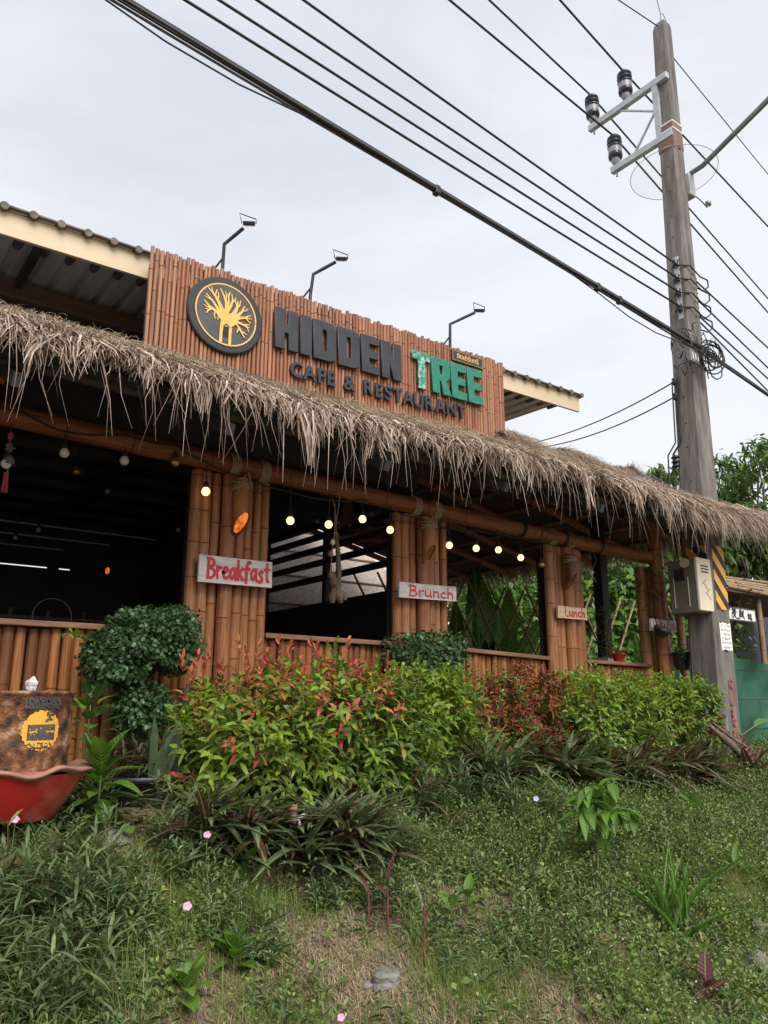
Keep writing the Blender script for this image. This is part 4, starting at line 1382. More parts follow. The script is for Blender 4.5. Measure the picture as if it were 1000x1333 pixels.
board((260, 721), (355, 732), (260, 757), 4.79, 'Breakfast', 'whitewashed plank hand painted Breakfast in red', M['board'], M['red'], 0.135, 0.021, 0.06, 0.035)
board((520, 757), (594, 764), (520, 777.5), 4.80, 'Brunch', 'weathered grey plank hand painted Brunch in red', M['board'], M['red'], 0.085, 0.014, 0.10, 0.022)
board((726, 788), (764, 792), (726, 804), 4.80, 'Lunch', 'faded yellowish plank hand painted Lunch in red', M['board_y'], M['red'], 0.085, 0.014, 0.10, 0.02)
board((847, 805), (880, 808), (847, 821), 4.70, 'White Fish', 'small pale board with red brush writing on the corner posts', M['board'], M['red'], 0.085, 0.011, 0.04, 0.03)

# ------------------------------------------------------------------ slant-cut bamboo tube lamps on the pillars
def slant_lamp(top_px, cut_px, r_, lit, label):
    pt = at(*top_px, y=4.81); pc = at(*cut_px, y=4.80)
    top = Vector((pc.x - 0.02, 4.80, pt.z))
    t = thing('bamboo_tube_lamp', Vector((top.x, 4.80, pc.z)), label, 'lamp', 'slant-cut bamboo tube lamps on the pillars')
    n = 18
    vs = []
    for k in range(n):
        a = 2 * math.pi * k / n
        cx_, cy_ = math.cos(a) * r_, math.sin(a) * r_
        sl = 1.15 * cx_ * 0.55 + 0.95 * (-cy_)      # lower on one side: the cut faces the street
        vs.append((top.x + cx_, top.y + cy_, pc.z - (-cy_) * -1.1 * 1.0 + cx_ * -0.5 if False else pc.z - 1.25 * (cy_) * 1.0 * -1 * -1 + 0.45 * cx_))
    vt = [(top.x + math.cos(2 * math.pi * k / n) * r_, top.y + math.sin(2 * math.pi * k / n) * r_, top.z) for k in range(n)]
    # cut rim: front edge high, rear edge low
    vs = [(v[0], v[1], pc.z - (v[1] - top.y) * 1.3 + (v[0] - top.x) * 0.5) for v in vs]
    mb = MB()
    mb.add(vs + vt, [(k, (k + 1) % n, n + (k + 1) % n, n + k) for k in range(n)], 0, True)
    mb.add(vt, [tuple(range(n))])
    mb.build('tube', M['cane'], t)
    cen = Vector((top.x, top.y, pc.z))
    ins = [Vector(v).lerp(cen, 0.16) + Vector((0, 0, 0.012)) for v in vs]
    m2 = MB(); m2.add(vs + ins, [(k, n + k, n + (k + 1) % n, (k + 1) % n) for k in range(n)], 0)
    m2.build('cut_rim', M['node'], t)
    m3 = MB(); m3.add(ins, [tuple(reversed(range(n)))])
    m3.build('glow' if lit else 'cut_face', M['amber'] if lit else M['beam'], t)
    m4 = MB()
    for k in range(4):
        m4.tube([(top.x + (r_ + 0.01) * math.cos(a) * U(.95, 1.08), top.y + (r_ + 0.008) * math.sin(a), top.z - 0.03 - k * 0.018 + 0.012 * math.sin(a + k)) for a in np.linspace(0, 2 * math.pi, 13)], 0.007, 5, caps=False)
    m4.tube([(top.x - r_ * 0.5, top.y - r_ - 0.012, top.z - 0.01), (top.x, top.y - r_ - 0.03, top.z + 0.03), (top.x + r_ * 0.6, top.y - r_ - 0.02, top.z - 0.06)], 0.006, 5)
    m4.build('rope_binding', M['rope'], t)


slant_lamp((312, 624), (317, 683), 0.058, True, 'bamboo tube lamp glowing amber above the Breakfast board')
slant_lamp((556, 676), (561, 722), 0.055, False, 'unlit bamboo tube lamp above the Brunch board')
slant_lamp((742, 722), (746, 757), 0.055, False, 'unlit bamboo tube lamp above the Lunch board')

# ------------------------------------------------------------------ string lights under the beam
def bulb(px_, py_, yy, lit, label, group, r_=0.030, top=None, cover=None):
    c = at(px_, py_, y=yy)
    tz = top if top is not None else beam_z(c.x) - 0.07
    t = thing('string_bulb', c, label, 'light bulb', group)
    MB().lathe([(0.0, -r_), (r_ * 0.6, -r_ * 0.82), (r_ * 0.95, -r_ * 0.3), (r_, 0), (r_ * 0.9, r_ * 0.45), (r_ * 0.55, r_ * 0.95)], c, 14).build('globe', M['bulb'] if lit else (cover or M['bulb_off']), t)
    MB().lathe([(r_ * 0.56, r_ * 0.9), (r_ * 0.62, r_ * 1.0), (r_ * 0.62, r_ * 2.0), (r_ * 0.25, r_ * 2.5)], c, 10).build('socket', M['black'], t)
    MB().tube([c + Vector((0, 0, r_ * 2.3)), Vector((c.x, c.y, max(tz, c.z + r_ * 2.6)))], 0.0045, 6).build('cord', M['wire'], t)


GL, GU = 'lit round bulbs of the string under the beam', 'unlit bulbs of the string under the beam'
for (a, b, s) in ((268, 640, 'lit round bulb hanging over the wide Breakfast pillar'), (378, 678, 'lit round bulb just past the Breakfast pillar in the middle opening'), (428, 683, 'lit round bulb beside the hanging driftwood in the middle opening'),
                  (472, 676, 'lit round bulb above the brown woven lampshades'), (508, 690, 'lit round bulb at the edge of the Brunch pillar'),
                  (585, 710, 'first lit bulb past the Brunch pillar'), (620, 714, 'second lit bulb past the Brunch pillar'), (649, 716, 'third lit bulb past the Brunch pillar'), (678, 726, 'fourth lit bulb past the Brunch pillar')):
    bulb(a, b, 4.80, True, s, GL)
bulb(705, 735, 4.80, False, 'dull bulb close to the Lunch pillar', GU, cover=M['brass'])
for (a, b, s) in ((8, 604, 'unlit white bulb at the picture edge under the beam'), (84, 590, 'unlit white bulb next to the bell chime'), (162, 600, 'unlit white bulb hanging in the middle of the big dark opening')):
    bulb(a, b, 4.80, False, s, GU)
bulb(228, 602, 4.80, False, 'unlit brassy bulb nearest the Breakfast pillar', GU, cover=M['brass'])
for (a, b, yy, s) in ((100, 614, 6.0, 'dim brassy bulb inside the hall, largest of those in the dark'), (50, 690, 8.0, 'dim bulb deep in the hall over the hoop'), (20, 700, 8.5, 'dim bulb deep in the hall over the bright roof slot'), (140, 640, 7.5, 'dim bulb in the hall highest under the dark ceiling'), (232, 690, 8.0, 'dim bulb in the hall just beside the Breakfast pillar')):
    bulb(a, b, yy, False, s, 'dim bulbs inside the hall', 0.03 if yy < 7 else 0.024, top=3.9, cover=M['brass'] if yy < 7 else M['white_plate'])
for (a, b, s) in ((413, 679, 'tiny gold bulb left of the driftwood string'), (436, 673, 'tiny gold bulb half behind the driftwood'), (453, 655, 'tiny gold bulb highest of its cluster, near the beam'), (456, 684, 'tiny gold bulb between the driftwood and the shades'),
                  (477, 685, 'tiny gold bulb on the lower woven lampshade'), (489, 672, 'tiny gold bulb closest to the Brunch pillar')):
    bulb(a, b, 5.9, False, s, 'tiny gold bulbs deep in the middle opening', 0.022, top=3.9, cover=M['brass'])


def hang_wire(pts, label, r_=0.006, mat_='wire', name='light_cable', dip=0.03):
    P = []
    for a, b in zip(pts[:-1], pts[1:]):
        for k in range(6):
            t = k / 6
            P.append(a.lerp(b, t) - Vector((0, 0, dip * 4 * t * (1 - t))))
    P.append(pts[-1])
    m_ = MB(); m_.tube(P, r_, 6)
    return tag(m_.build(name, M[mat_]), label, 'cable')


hang_wire([at(*p, y=4.79) for p in ((-20, 520), (30, 536), (84, 562), (162, 566), (230, 580), (266, 600), (318, 622), (378, 640), (428, 651))], 'black string light cable looping along the beam past the Breakfast pillar', dip=0.012)
hang_wire([at(*p, y=4.79) for p in ((428, 651), (472, 650), (508, 662), (545, 675), (585, 688), (620, 690), (649, 694), (678, 700), (705, 706), (740, 712))], 'black string light cable along the beam past the Brunch pillar', dip=0.012)

# bell wind chime
c = at(12, 570, y=4.80)
wc = thing('wind_chime', at(10, 640, y=4.80), 'small metal bell chime with a star and red tassel', 'wind chime')
MB().tube([Vector((c.x, 4.8, beam_z(c.x) - 0.06)), at(9, 632, y=4.80)], 0.003, 6).build('string', M['rope'], wc)
st = at(13, 583, y=4.80)
mb = MB()
mb.prism([(math.cos(a) * (0.034 if k % 2 == 0 else 0.018), math.sin(a) * (0.034 if k % 2 == 0 else 0.018)) for k, a in enumerate(np.linspace(0, 2 * math.pi, 11)[:-1])], st + Vector((0, -0.008, 0)), (1, 0, 0), (0, 0, 1), 0.016)
mb.build('star', M['drift'], wc)
bl = at(12, 599, y=4.80)
MB().lathe([(0.038, -0.03), (0.034, -0.015), (0.028, 0.01), (0.012, 0.03), (0.0, 0.034)], bl, 16).build('bell', M['dark_galv'], wc)
MB().lathe([(0.012, 0.02), (0.016, 0.0), (0.012, -0.02)], at(14, 568, y=4.80), 10).build('bead', M['tassel'], wc)
ts = at(7, 628, y=4.80)
m_ = MB()
for k in range(9):
    m_.tube([ts + Vector((0.008 * math.cos(k), 0.008 * math.sin(k), 0.06)), ts + Vector((0.014 * math.cos(k), 0.014 * math.sin(k), -0.06))], 0.005, 5)
m_.build('tassel', M['tassel'], wc)

# hanging driftwood with shells in the middle opening
dw = thing('hanging_driftwood', at(437, 785, y=4.83), 'gnarled driftwood piece hanging on strings with shells in the middle opening', 'driftwood ornament')
dp = lambda a, b, yy=4.84: at(a, b, y=yy)
m_ = MB(); m_.tube([dp(430, 745), dp(431.5, 748), dp(433, 752), dp(434, 757), dp(436, 762), dp(438, 768), dp(440, 775), dp(442, 779), dp(444, 785)], [0.018, 0.036, 0.030, 0.037, 0.031, 0.036, 0.040, 0.034, 0.016], 9)
for k in range(14):
    q_ = dp(432 + k * 0.8, 750 + k * 2.3) + Vector((0.03 * math.cos(k * 2.1), 0.03 * math.sin(k * 2.1), 0))
    m_.tube([q_, q_ + Vector((0.012 * math.cos(k * 2.1), 0.012 * math.sin(k * 2.1), U(-0.03, 0.02)))], [0.012, 0.005], 5)
m_.tube([dp(436, 768), dp(432, 778), dp(433, 785)], [0.03, 0.03, 0.018], 8); m_.tube([dp(440, 772), dp(447, 774), dp(449, 781)], [0.03, 0.028, 0.016], 8)
m_.build('knotted_wood', M['drift'], dw)
m_ = MB(); m_.tube([dp(436, 655), dp(437, 690), dp(440, 720), dp(441, 745), dp(442, 765)], [0.006, 0.010, 0.018, 0.022, 0.012], 8)
for k in range(12):
    q_ = dp(440 + U(-2, 3), 680 + k * 7)
    m_.tube([q_, q_ + Vector((U(-0.02, 0.05), U(-0.03, 0.03), U(-0.05, 0.03)))], [0.008, 0.002], 5)
m_.build('bark_strip', M['drift'], dw)
m_ = MB(); m_.tube([dp(443, 640), dp(440, 665), dp(434, 705), dp(430, 746)], 0.004, 5); m_.tube([dp(433, 648), dp(437, 665)], 0.004, 5); m_.build('string', M['rope'], dw)
for (a, b) in ((433.5, 706), (431, 721)):
    MB().lathe([(0, -0.026), (0.018, -0.016), (0.021, 0.004), (0.012, 0.022), (0, 0.026)], dp(a, b, 4.81), 10, wob=0.08).build('shell', M['clay'] if b > 710 else M['crystal'], dw)

# woven lampshades
def woven(px_, py_, yy, r_, h, label):
    c = at(px_, py_, y=yy)
    t = thing('woven_lampshade', c, label, 'lampshade', 'woven cone lampshades in the middle opening')
    MB().lathe([(r_ * 0.12, h), (r_ * 0.4, h * 0.85), (r_ * 0.55, h * 0.45), (r_ * 0.75, h * 0.12), (r_, 0.0), (r_ * 0.97, 0.0), (r_ * 0.7, h * 0.12), (r_ * 0.5, h * 0.45)], c, 22).build('shade', M['shade'], t)
    MB().tube([c + Vector((0, 0, h * 0.95)), Vector((c.x, c.y, 3.95))], 0.006, 6).build('cord', M['wire'], t)


woven(453, 679, 5.75, 0.105, 0.20, 'upper woven cone lampshade close under the beam')
woven(477, 708, 5.75, 0.115, 0.20, 'lower woven cone lampshade near the Brunch pillar')

# cluster on a stick near the Lunch pillar: shell on string, dry leaf ornaments
sh = thing('shell_string', at(771, 745, y=4.86), 'small pale shell on a slack string beside the Lunch pillar', 'ornament')
MB().tube([at(742, 722, y=4.86), at(756, 733, y=4.86), at(769, 743, y=4.86)], 0.004, 5).build('string', M['rope'], sh)
MB().tube([at(773, 720, y=4.86), at(776, 730, y=4.86), at(771, 743, y=4.86)], 0.003, 5).build('string', M['rope'], sh)
MB().lathe([(0, -0.03), (0.02, -0.01), (0.024, 0.01), (0.01, 0.03), (0, 0.034)], at(770, 746, y=4.86), 10, wob=0.1).build('shell', M['crystal'], sh)
m_ = MB()
for k in range(4): m_.tube([at(771, 749, y=4.86), at(770 + k * 2.2, 755 + (k % 2) * 3, y=4.86)], [0.008, 0.003], 5)
m_.build('fringe', M['rope'], sh)
ln_ = thing('dry_leaf_mobile', at(812, 786, y=5.3), 'mobile of curled dry leaves and beads hanging in the end opening', 'ornament')
for (a, b, s) in ((812, 782, 0.1), (806, 756, 0.07), (814, 772, 0.08)):
    L = Leaves(); c = np.array(at(a, b, y=5.3))
    for k in range(3): L.add(c + rng.normal(0, 0.012, 3), np.array([U(-0.5, 0.5), U(-0.4, 0.4), -0.8]), np.array([0.3, -1, 0.2]), s, s * 0.55, 0.1, 0.5)
    L.build('dry_leaf', M['straw'] if b > 780 else M['lf_rust'], ln_)
for (a, b) in ((814, 800), (816, 812), (812, 825), (817, 832), (815, 842)):
    MB().lathe([(0, -0.012), (0.011, 0), (0, 0.012)], at(a, b, y=5.3), 8).build('bead', M['straw'], ln_)
MB().tube([at(811, 720, y=5.3), at(812, 760, y=5.3), at(814, 845, y=5.3)], 0.0025, 5).build('string', M['wire'], ln_)
yl = thing('hanging_leaf_plaque', at(808, 736, y=5.5), 'brown leaf-shaped plaque hanging near the steel column', 'ornament')
L = Leaves(); L.add(np.array(at(801, 738, y=5.5)), np.array([1, 0.1, -0.25]), np.array([0, -1, 0.3]), 0.16, 0.1, 0.05, 0.1)
L.build('plaque', M['rope'], yl); MB().tube([at(803, 690, y=5.5), at(803, 737, y=5.5)], 0.003, 5).build('string', M['wire'], yl)

# ------------------------------------------------------------------ utility pole
PB = at(930, 900, y=4.30)
PTOP = at(861, 30, y=4.30)
pb = Vector((PB.x, 4.30, 0.85))
pdir = (PTOP - PB)
def pole_c(z):
    t = (z - PB.z) / (PTOP.z - PB.z)
    return PB.lerp(PTOP, t)
def pole_h(z):   # half width
    t = min(1, max(0, (z - 1.0) / (PTOP.z - 1.0)))
    return 0.178 - 0.088 * t
pole = thing('utility_pole', (PB.x, 4.30, 1.0), 'tall weathered concrete utility pole with yellow and black warning stripes', 'utility pole')
mb = MB()
zs = list(np.linspace(0.7, PTOP.z - 0.12, 26)) + [PTOP.z - 0.06, PTOP.z - 0.015, PTOP.z + 0.005]
n = 16
vs, fs = [], []
def sect(z, shrink=1.0):
    c = pole_c(z); h = pole_h(z) * shrink
    hx = h * 0.92
    b = 0.22 * h; g = 0.10 * h
    pts = [(-hx, -h + b), (-hx + b, -h), (-g * 2.2, -h), (-g, -h + g), (g, -h + g), (g * 2.2, -h), (hx - b, -h), (hx, -h + b),
           (hx, h - b), (hx - b, h), (g, h), (-g, h), (-hx + b, h), (-hx, h - b), (-hx, g), (-hx, -g)]
    return [(c.x + a, c.y + d, z) for a, d in pts]
for i, z in enumerate(zs):
    s = 1.0 if i < 26 else (0.9, 0.66, 0.3)[i - 26]
    vs += sect(z, s)
for i in range(len(zs) - 1):
    for k in range(n): fs.append((i * n + k, i * n + (k + 1) % n, (i + 1) * n + (k + 1) % n, (i + 1) * n + k))
fs.append(tuple((len(zs) - 1) * n + k for k in range(n)))
mb.add(vs, fs); mb.build('shaft', M['concrete'], pole)
# drilled holes
for k in range(16):
    z = 2.9 + k * 0.33 + U(-0.06, 0.06)
    c = pole_c(z); h = pole_h(z)
    MB().tube([(c.x - h * 0.92 - 0.004, c.y + U(-0.02, 0.02), z), (c.x - h * 0.92 + 0.01, c.y, z)], 0.010, 8).build('bolt_hole', M['black'], pole)

# steel bracket with two arms and insulators
A1, A2 = pole_c(7.12 + EYE), pole_c(6.30 + EYE)
z1, z2 = at(855, 108, x=A1.x - 0.1).z, at(857, 183, x=A2.x - 0.1).z
A1, A2 = pole_c(z1), pole_c(z2)
xa = A1.x - pole_h(z1) * 0.92 - 0.035
e1, e2 = at(767, 162, x=xa), at(796, 214, x=xa)
e1.z = z1 + 0.02; e2.z = z2 + 0.02
br = thing('pole_bracket', (xa, A1.y, z2), 'galvanised steel bracket with two arms near the top of the utility pole', 'bracket')
hA = pole_h(z1)
MB().box((xa, (A1.y - hA + e1.y) / 2, z1), (0.07, e1.y - A1.y + hA, 0.085), bev=0.004).build('arm', M['galv'], br)
MB().box((xa, (A2.y - hA + e2.y) / 2, z2), (0.07, e2.y - A2.y + hA, 0.085), bev=0.004).build('arm', M['galv'], br)
MB().box((xa - 0.002, A1.y + hA * 0.8, (z1 + z2) / 2), (0.06, 0.07, z1 - z2 - 0.09)).build('upright', M['galv'], br)
MB().tube([(xa - 0.01, A1.y + hA + 0.02, (z1 + z2) / 2 + 0.03), (xa, (A1.y + e1.y) / 2 + 0.05, z1 - 0.04)], 0.016, 8).build('brace', M['galv'], br)
MB().tube([(xa - 0.01, A1.y + hA + 0.02, (z1 + z2) / 2 - 0.0), (xa, A2.y + 0.45, z2 + 0.04)], 0.016, 8).build('brace', M['galv'], br)


def insulator(p, label):
    t = thing('pin_insulator', p, label, 'insulator', 'pin insulators on the pole bracket')
    MB().lathe([(0.012, -0.16), (0.012, 0.0), (0.035, 0.0), (0.04, 0.03), (0.055, 0.05), (0.055, 0.10)], p, 16).build('pin', M['por_grey'], t)
    MB().lathe([(0.052, 0.10), (0.088, 0.115), (0.092, 0.16), (0.085, 0.175), (0.085, 0.26), (0.092, 0.27), (0.095, 0.285), (0.072, 0.30), (0.072, 0.315), (0.095, 0.33), (0.097, 0.345), (0.072, 0.36), (0.072, 0.375), (0.094, 0.39), (0.09, 0.41), (0.05, 0.425), (0.06, 0.445), (0.045, 0.46), (0.0, 0.465)], p, 20).build('porcelain', M['porcelain'], t)
    MB().lathe([(0.0865, 0.178), (0.0872, 0.255)], p, 20).build('glaze_band', M['por_grey'], t)
    return p + Vector((0, 0, 0.455))


i1 = insulator(Vector((xa, e1.y - 0.07, z1 + 0.04)), 'pin insulator at the outer end of the upper bracket arm')
i2 = insulator(Vector((xa, at(815, 125, x=xa).y, z1 + 0.04)), 'pin insulator in the middle of the upper bracket arm')
i3 = insulator(Vector((xa, e2.y - 0.07, z2 + 0.04)), 'pin insulator on the lower bracket arm')

# clear plastic guard and its copper band
gz = at(885, 218, y=4.3).z
gc = pole_c(gz)
gd = thing('animal_guard', gc, 'clear plastic cone collar wrapped round the pole below the bracket', 'guard')
MB().lathe([(pole_h(gz) * 1.08, 0.16), (0.22, 0.06), (0.40, -0.06), (0.50, -0.16)], gc, 40).build('cone', M['clear'], gd)
MB().lathe([(0.499, -0.16), (0.504, -0.164), (0.506, -0.158)], gc, 40).build('cone_rim', M['dark_galv'], gd)
MB().box(gc + Vector((0, 0, 0.30)), (pole_h(gz) * 1.84 + 0.008, pole_h(gz) * 2 + 0.008, 0.36), bev=0.02).build('copper_band', M['copper'], gd)
for dz in (0.38, 0.48):
    hh = pole_h(gz + dz)
    m_ = MB()
    m_.box(gc + Vector((0, 0, dz)), (hh * 1.84 + 0.022, hh * 2 + 0.022, 0.022), bev=0.008)
    m_.build('strap', M['ribbon'], gd)

# street lamp arm
sb = pole_c(at(905, 262, y=4.3).z)
lm = thing('street_lamp', sb, 'street lamp on a long curved pipe arm clamped to the utility pole', 'street lamp')
hb = pole_h(sb.z)
base = Vector((sb.x + hb + 0.06, sb.y - 0.1, sb.z))
tip = at(1000, 130, y=2.9)
out = tip + (tip - base).normalized() * 1.3
pts = [base + Vector((0, 0, -0.12)), base + Vector((0, 0, 0.08)), base + Vector((0.01, -0.03, 0.2)), base.lerp(tip, 0.2) + Vector((0, 0, 0.10)), base.lerp(tip, 0.45) + Vector((0, 0, 0.07)), tip, out]
MB().tube(pts, 0.03, 10).build('pipe_arm', M['dark_galv'], lm)
MB().box(base + Vector((-0.04, 0, 0.0)), (0.12, 0.12, 0.30), bev=0.01).build('clamp', M['galv'], lm)
dd = (out - tip).normalized()
MB().box(out + dd * 0.25, (0.13, 0.09, 0.6), basis(dd), bev=0.03).build('lamp_head', M['galv'], lm)
ph = thing('pole_sensor', at(922, 265, y=4.2), 'small round photocell on a stem beside the lamp clamp', 'sensor')
p = WLOC[ph.name]
MB().lathe([(0, -0.035), (0.035, -0.025), (0.037, 0.02), (0.02, 0.032), (0, 0.035)], p, 12).build('dome', M['dark_galv'], ph)
MB().tube([p + Vector((0, 0, -0.02)), p + Vector((-0.08, -0.02, -0.10)), p + Vector((-0.2, -0.03, -0.08)), Vector((base.x - 0.02, base.y, p.z))], 0.008, 6).build('stem', M['dark_galv'], ph)

# low voltage rack of spools
rk = thing('spool_rack', pole_c(at(870, 370, y=4.3).z), 'steel rack of dark spool insulators on the side of the pole', 'rack')
for (px_, py_) in ((871, 331), (873, 351), (875, 370), (876, 390)):
    z = at(px_, py_, y=4.2).z
    c = pole_c(z); h = pole_h(z)
    p = Vector((c.x - h * 0.92 - 0.05, c.y - 0.03, z))
    MB().lathe([(0.03, -0.045), (0.045, -0.035), (0.028, 0), (0.045, 0.035), (0.03, 0.045)], p, 12).build('spool', M['porcelain'], rk)
    p2 = Vector((c.x + h * 0.92 + 0.05, c.y - 0.05, z - 0.12))
    MB().lathe([(0.03, -0.04), (0.04, -0.03), (0.025, 0), (0.04, 0.03), (0.03, 0.04)], p2, 12).build('spool', M['porcelain'], rk)
za, zb = at(871, 322, y=4.2).z, at(876, 402, y=4.2).z
c = pole_c((za + zb) / 2)
MB().box((c.x - pole_h(c.z) * 0.92 - 0.012, c.y - 0.03, (za + zb) / 2), (0.02, 0.06, za - zb)).build('channel', M['galv'], rk)

# ------------------------------------------------------------------ overhead wires
def wire(P0, tip_px, r_, label, zoff=0.0, mat_='wire', ext=8.0, sag=0.02, name='power_line', group='overhead power lines', wob=0.0):
    """cable from its fixing P0 towards the photo pixel tip_px at about the same height, carried on past the frame"""
    P0 = Vector(P0)
    q_ = at(*tip_px, z=P0.z + zoff)
    d = (q_ - P0)
    P1 = q_ + d.normalized() * ext
    P = []
    for k in range(25):
        t = k / 24
        p = P0.lerp(P1, t)
        p.z -= sag * 4 * t * (1 - t)
        if wob: p += Vector((0, U(-wob, wob), U(-wob, wob)))
        P.append(p)
    m_ = MB(); m_.tube(P, r_, 6)
    o = m_.build(name, M[mat_], None, P0)
    return tag(o, label, 'cable', group)


wire(i1, (640, 0), 0.014, 'black high line from the outer upper insulator over the sign', 0.0, sag=0.05)
wire(i2, (731, 0), 0.014, 'black high line from the middle upper insulator', 0.0, sag=0.05)
wire(i3, (590, 0), 0.014, 'black high line from the lower arm insulator', 0.0, sag=0.05)
wire(i2, (1000, 294), 0.014, 'high line continuing past the pole from the middle insulator', 0.0)
wire(i1, (1000, 388), 0.014, 'high line continuing past the pole from the outer insulator', -0.02)
wire(i3, (1000, 406), 0.014, 'high line continuing past the pole from the lower arm insulator', -0.02)
pt_ = pole_c(PTOP.z - 0.13)
wire(pt_ + Vector((-0.09, 0, 0.02)), (806, 0), 0.008, 'thin earth wire running from the pole top over the street', 0.0)
wire(pole_c(at(876, 72, y=4.3).z) + Vector((0.1, 0, 0)), (1000, 226), 0.007, 'thin earth wire leaving the pole top away from the restaurant', 0.0)
g_ = thing('pole_top_spike', PTOP, 'thin metal spike and loose looped wire on the pole top', 'spike')
MB().tube([PTOP, PTOP + Vector((0, 0, 0.17)), PTOP + Vector((-0.05, 0, 0.36))], 0.008, 6).build('rod', M['dark_galv'], g_)
MB().tube([PTOP + Vector((0, 0, 0.13)), PTOP + Vector((0.06, 0, 0.19)), PTOP + Vector((0.13, 0, 0.10)), PTOP + Vector((0.13, 0, -0.1))], 0.005, 6).build('loop', M['dark_galv'], g_)
lows = [((866, 331), (407, 0)), ((867, 349), (348, 0)), ((868, 367), (300, 0)), ((869, 386), (257, 0))]
nm = ['topmost of the four low street cables reaching the spool rack', 'second from top of the four low street cables', 'third from top of the four low street cables', 'lowest of the four low street cables above the bundle']
for ((a, b), tp), l_ in zip(lows, nm):
    z = at(a, b, y=4.2).z
    c = pole_c(z); h = pole_h(z)
    p = Vector((c.x - h * 0.92 - 0.06, c.y - 0.06, z))
    wire(p, tp, 0.011, l_, 0.12, sag=0.06)
rights = [((912, 364), (1000, 452)), ((914, 388), (1000, 478)), ((917, 410), (1000, 492)), ((908, 412), (1000, 508))]
nm = ['highest of the four lower cables leaving the pole', 'second of the four lower cables leaving the pole', 'third of the four lower cables leaving the pole', 'lowest of the four lower cables leaving the pole']
for ((a, b), tp), l_ in zip(rights, nm):
    z = at(a, b, y=4.2).z
    c = pole_c(z)
    wire(Vector((c.x + pole_h(z) + 0.03, c.y - 0.06, z)), tp, 0.011, l_, -0.05)
# jumper loops at the rack
for k, (a, b) in enumerate(((866, 331), (867, 349), (868, 367), (869, 386))):
    z = at(a, b, y=4.2).z
    c = pole_c(z); h = pole_h(z)
    ys_ = c.y - h - 0.03
    P = [Vector((c.x - h * 0.92 - 0.06, c.y - 0.06, z)), Vector((c.x - h * 0.6, ys_, z - 0.02)), Vector((c.x + h, ys_, z - 0.09)), Vector((c.x + h + 0.16, ys_, z - 0.08)), Vector((c.x + h + 0.2, ys_ + 0.02, z - 0.14)), Vector((c.x + h + 0.14, ys_ + 0.05, z - 0.2)), Vector((c.x + h + 0.05, c.y - 0.06, z - 0.17))]
    PP = [Vector((*p2,)) for p2 in P]
    m_ = MB(); m_.tube(PP, 0.009, 6)
    tag(m_.build('jumper_wire', M['wire']), ('highest', 'second', 'third', 'lowest')[k] + ' jumper wire looped round the pole at the spool rack', 'cable', 'jumper wires on the spool rack')

# thick communication bundle
zb = at(900, 447, y=4.1).z
cb = pole_c(zb)
bp = Vector((cb.x - 0.02, cb.y - pole_h(zb) - 0.05, zb))
bund = thing('cable_bundle', bp, 'thick black bundle of communication cables running over the street to the pole', 'cable')
q_ = at(151, -12, z=zb + 0.10)
dirn = (q_ - bp)
for k in range(9):
    off = Vector((0, 0.022 * math.cos(k * 0.7), 0.022 * math.sin(k * 0.7))) * (0 if k == 0 else 1)
    off2 = Vector((0, U(-0.015, 0.015), U(-0.02, 0.02)))
    P = []
    P1 = q_ + dirn.normalized() * 8
    for j in range(31):
        t = j / 30
        p = bp.lerp(P1, t) + off.lerp(off2 * 1.5, min(1, t * 1.3) if k % 2 else t * 0.4)
        p.z -= 0.04 * 4 * t * (1 - t) + (0.05 * math.sin(t * 14 + k) * 0.25 if k > 5 else 0) + (0.10 * max(0, math.sin(t * math.pi * 6)) ** 2 if k in (7,) else 0)
        P.append(p)
    m_ = MB(); m_.tube(P, (0.012, 0.014, 0.010, 0.013, 0.008, 0.011, 0.007, 0.006, 0.009)[k], 6)
    m_.build('cable', M['wire_grey'] if k in (4, 8) else M['wire'], bund)
for px_ in (0.245, 0.30, 0.62):
    P1 = q_ + dirn.normalized() * 8
    t = px_ * dirn.length / ((P1 - bp).length)
    c = bp.lerp(P1, t); c.z -= 0.04 * 4 * t * (1 - t)
    MB().box(c, (0.05, 0.055, 0.075), bev=0.01).build('clamp', M['wire'], bund)
bund2 = thing('cable_bundle', bp + Vector((0.05, 0, -0.02)), 'black cable bundle sagging away from the pole beyond the thatch end', 'cable')
q2 = at(1000, 512, z=zb - 0.10)
for k in range(6):
    P = []
    d2 = (q2 - bp); P1 = q2 + d2.normalized() * 9
    for j in range(15):
        t = j / 14
        p = bp.lerp(P1, t) + Vector((0, U(-0.01, 0.01) + 0.02 * math.cos(k), 0.025 * math.sin(k * 1.3) + U(-0.01, 0.01)))
        p.z -= 0.05 * 4 * t * (1 - t)
        P.append(p)
    MB().tube(P, U(0.008, 0.013), 6).build('cable', M['wire'], bund2)
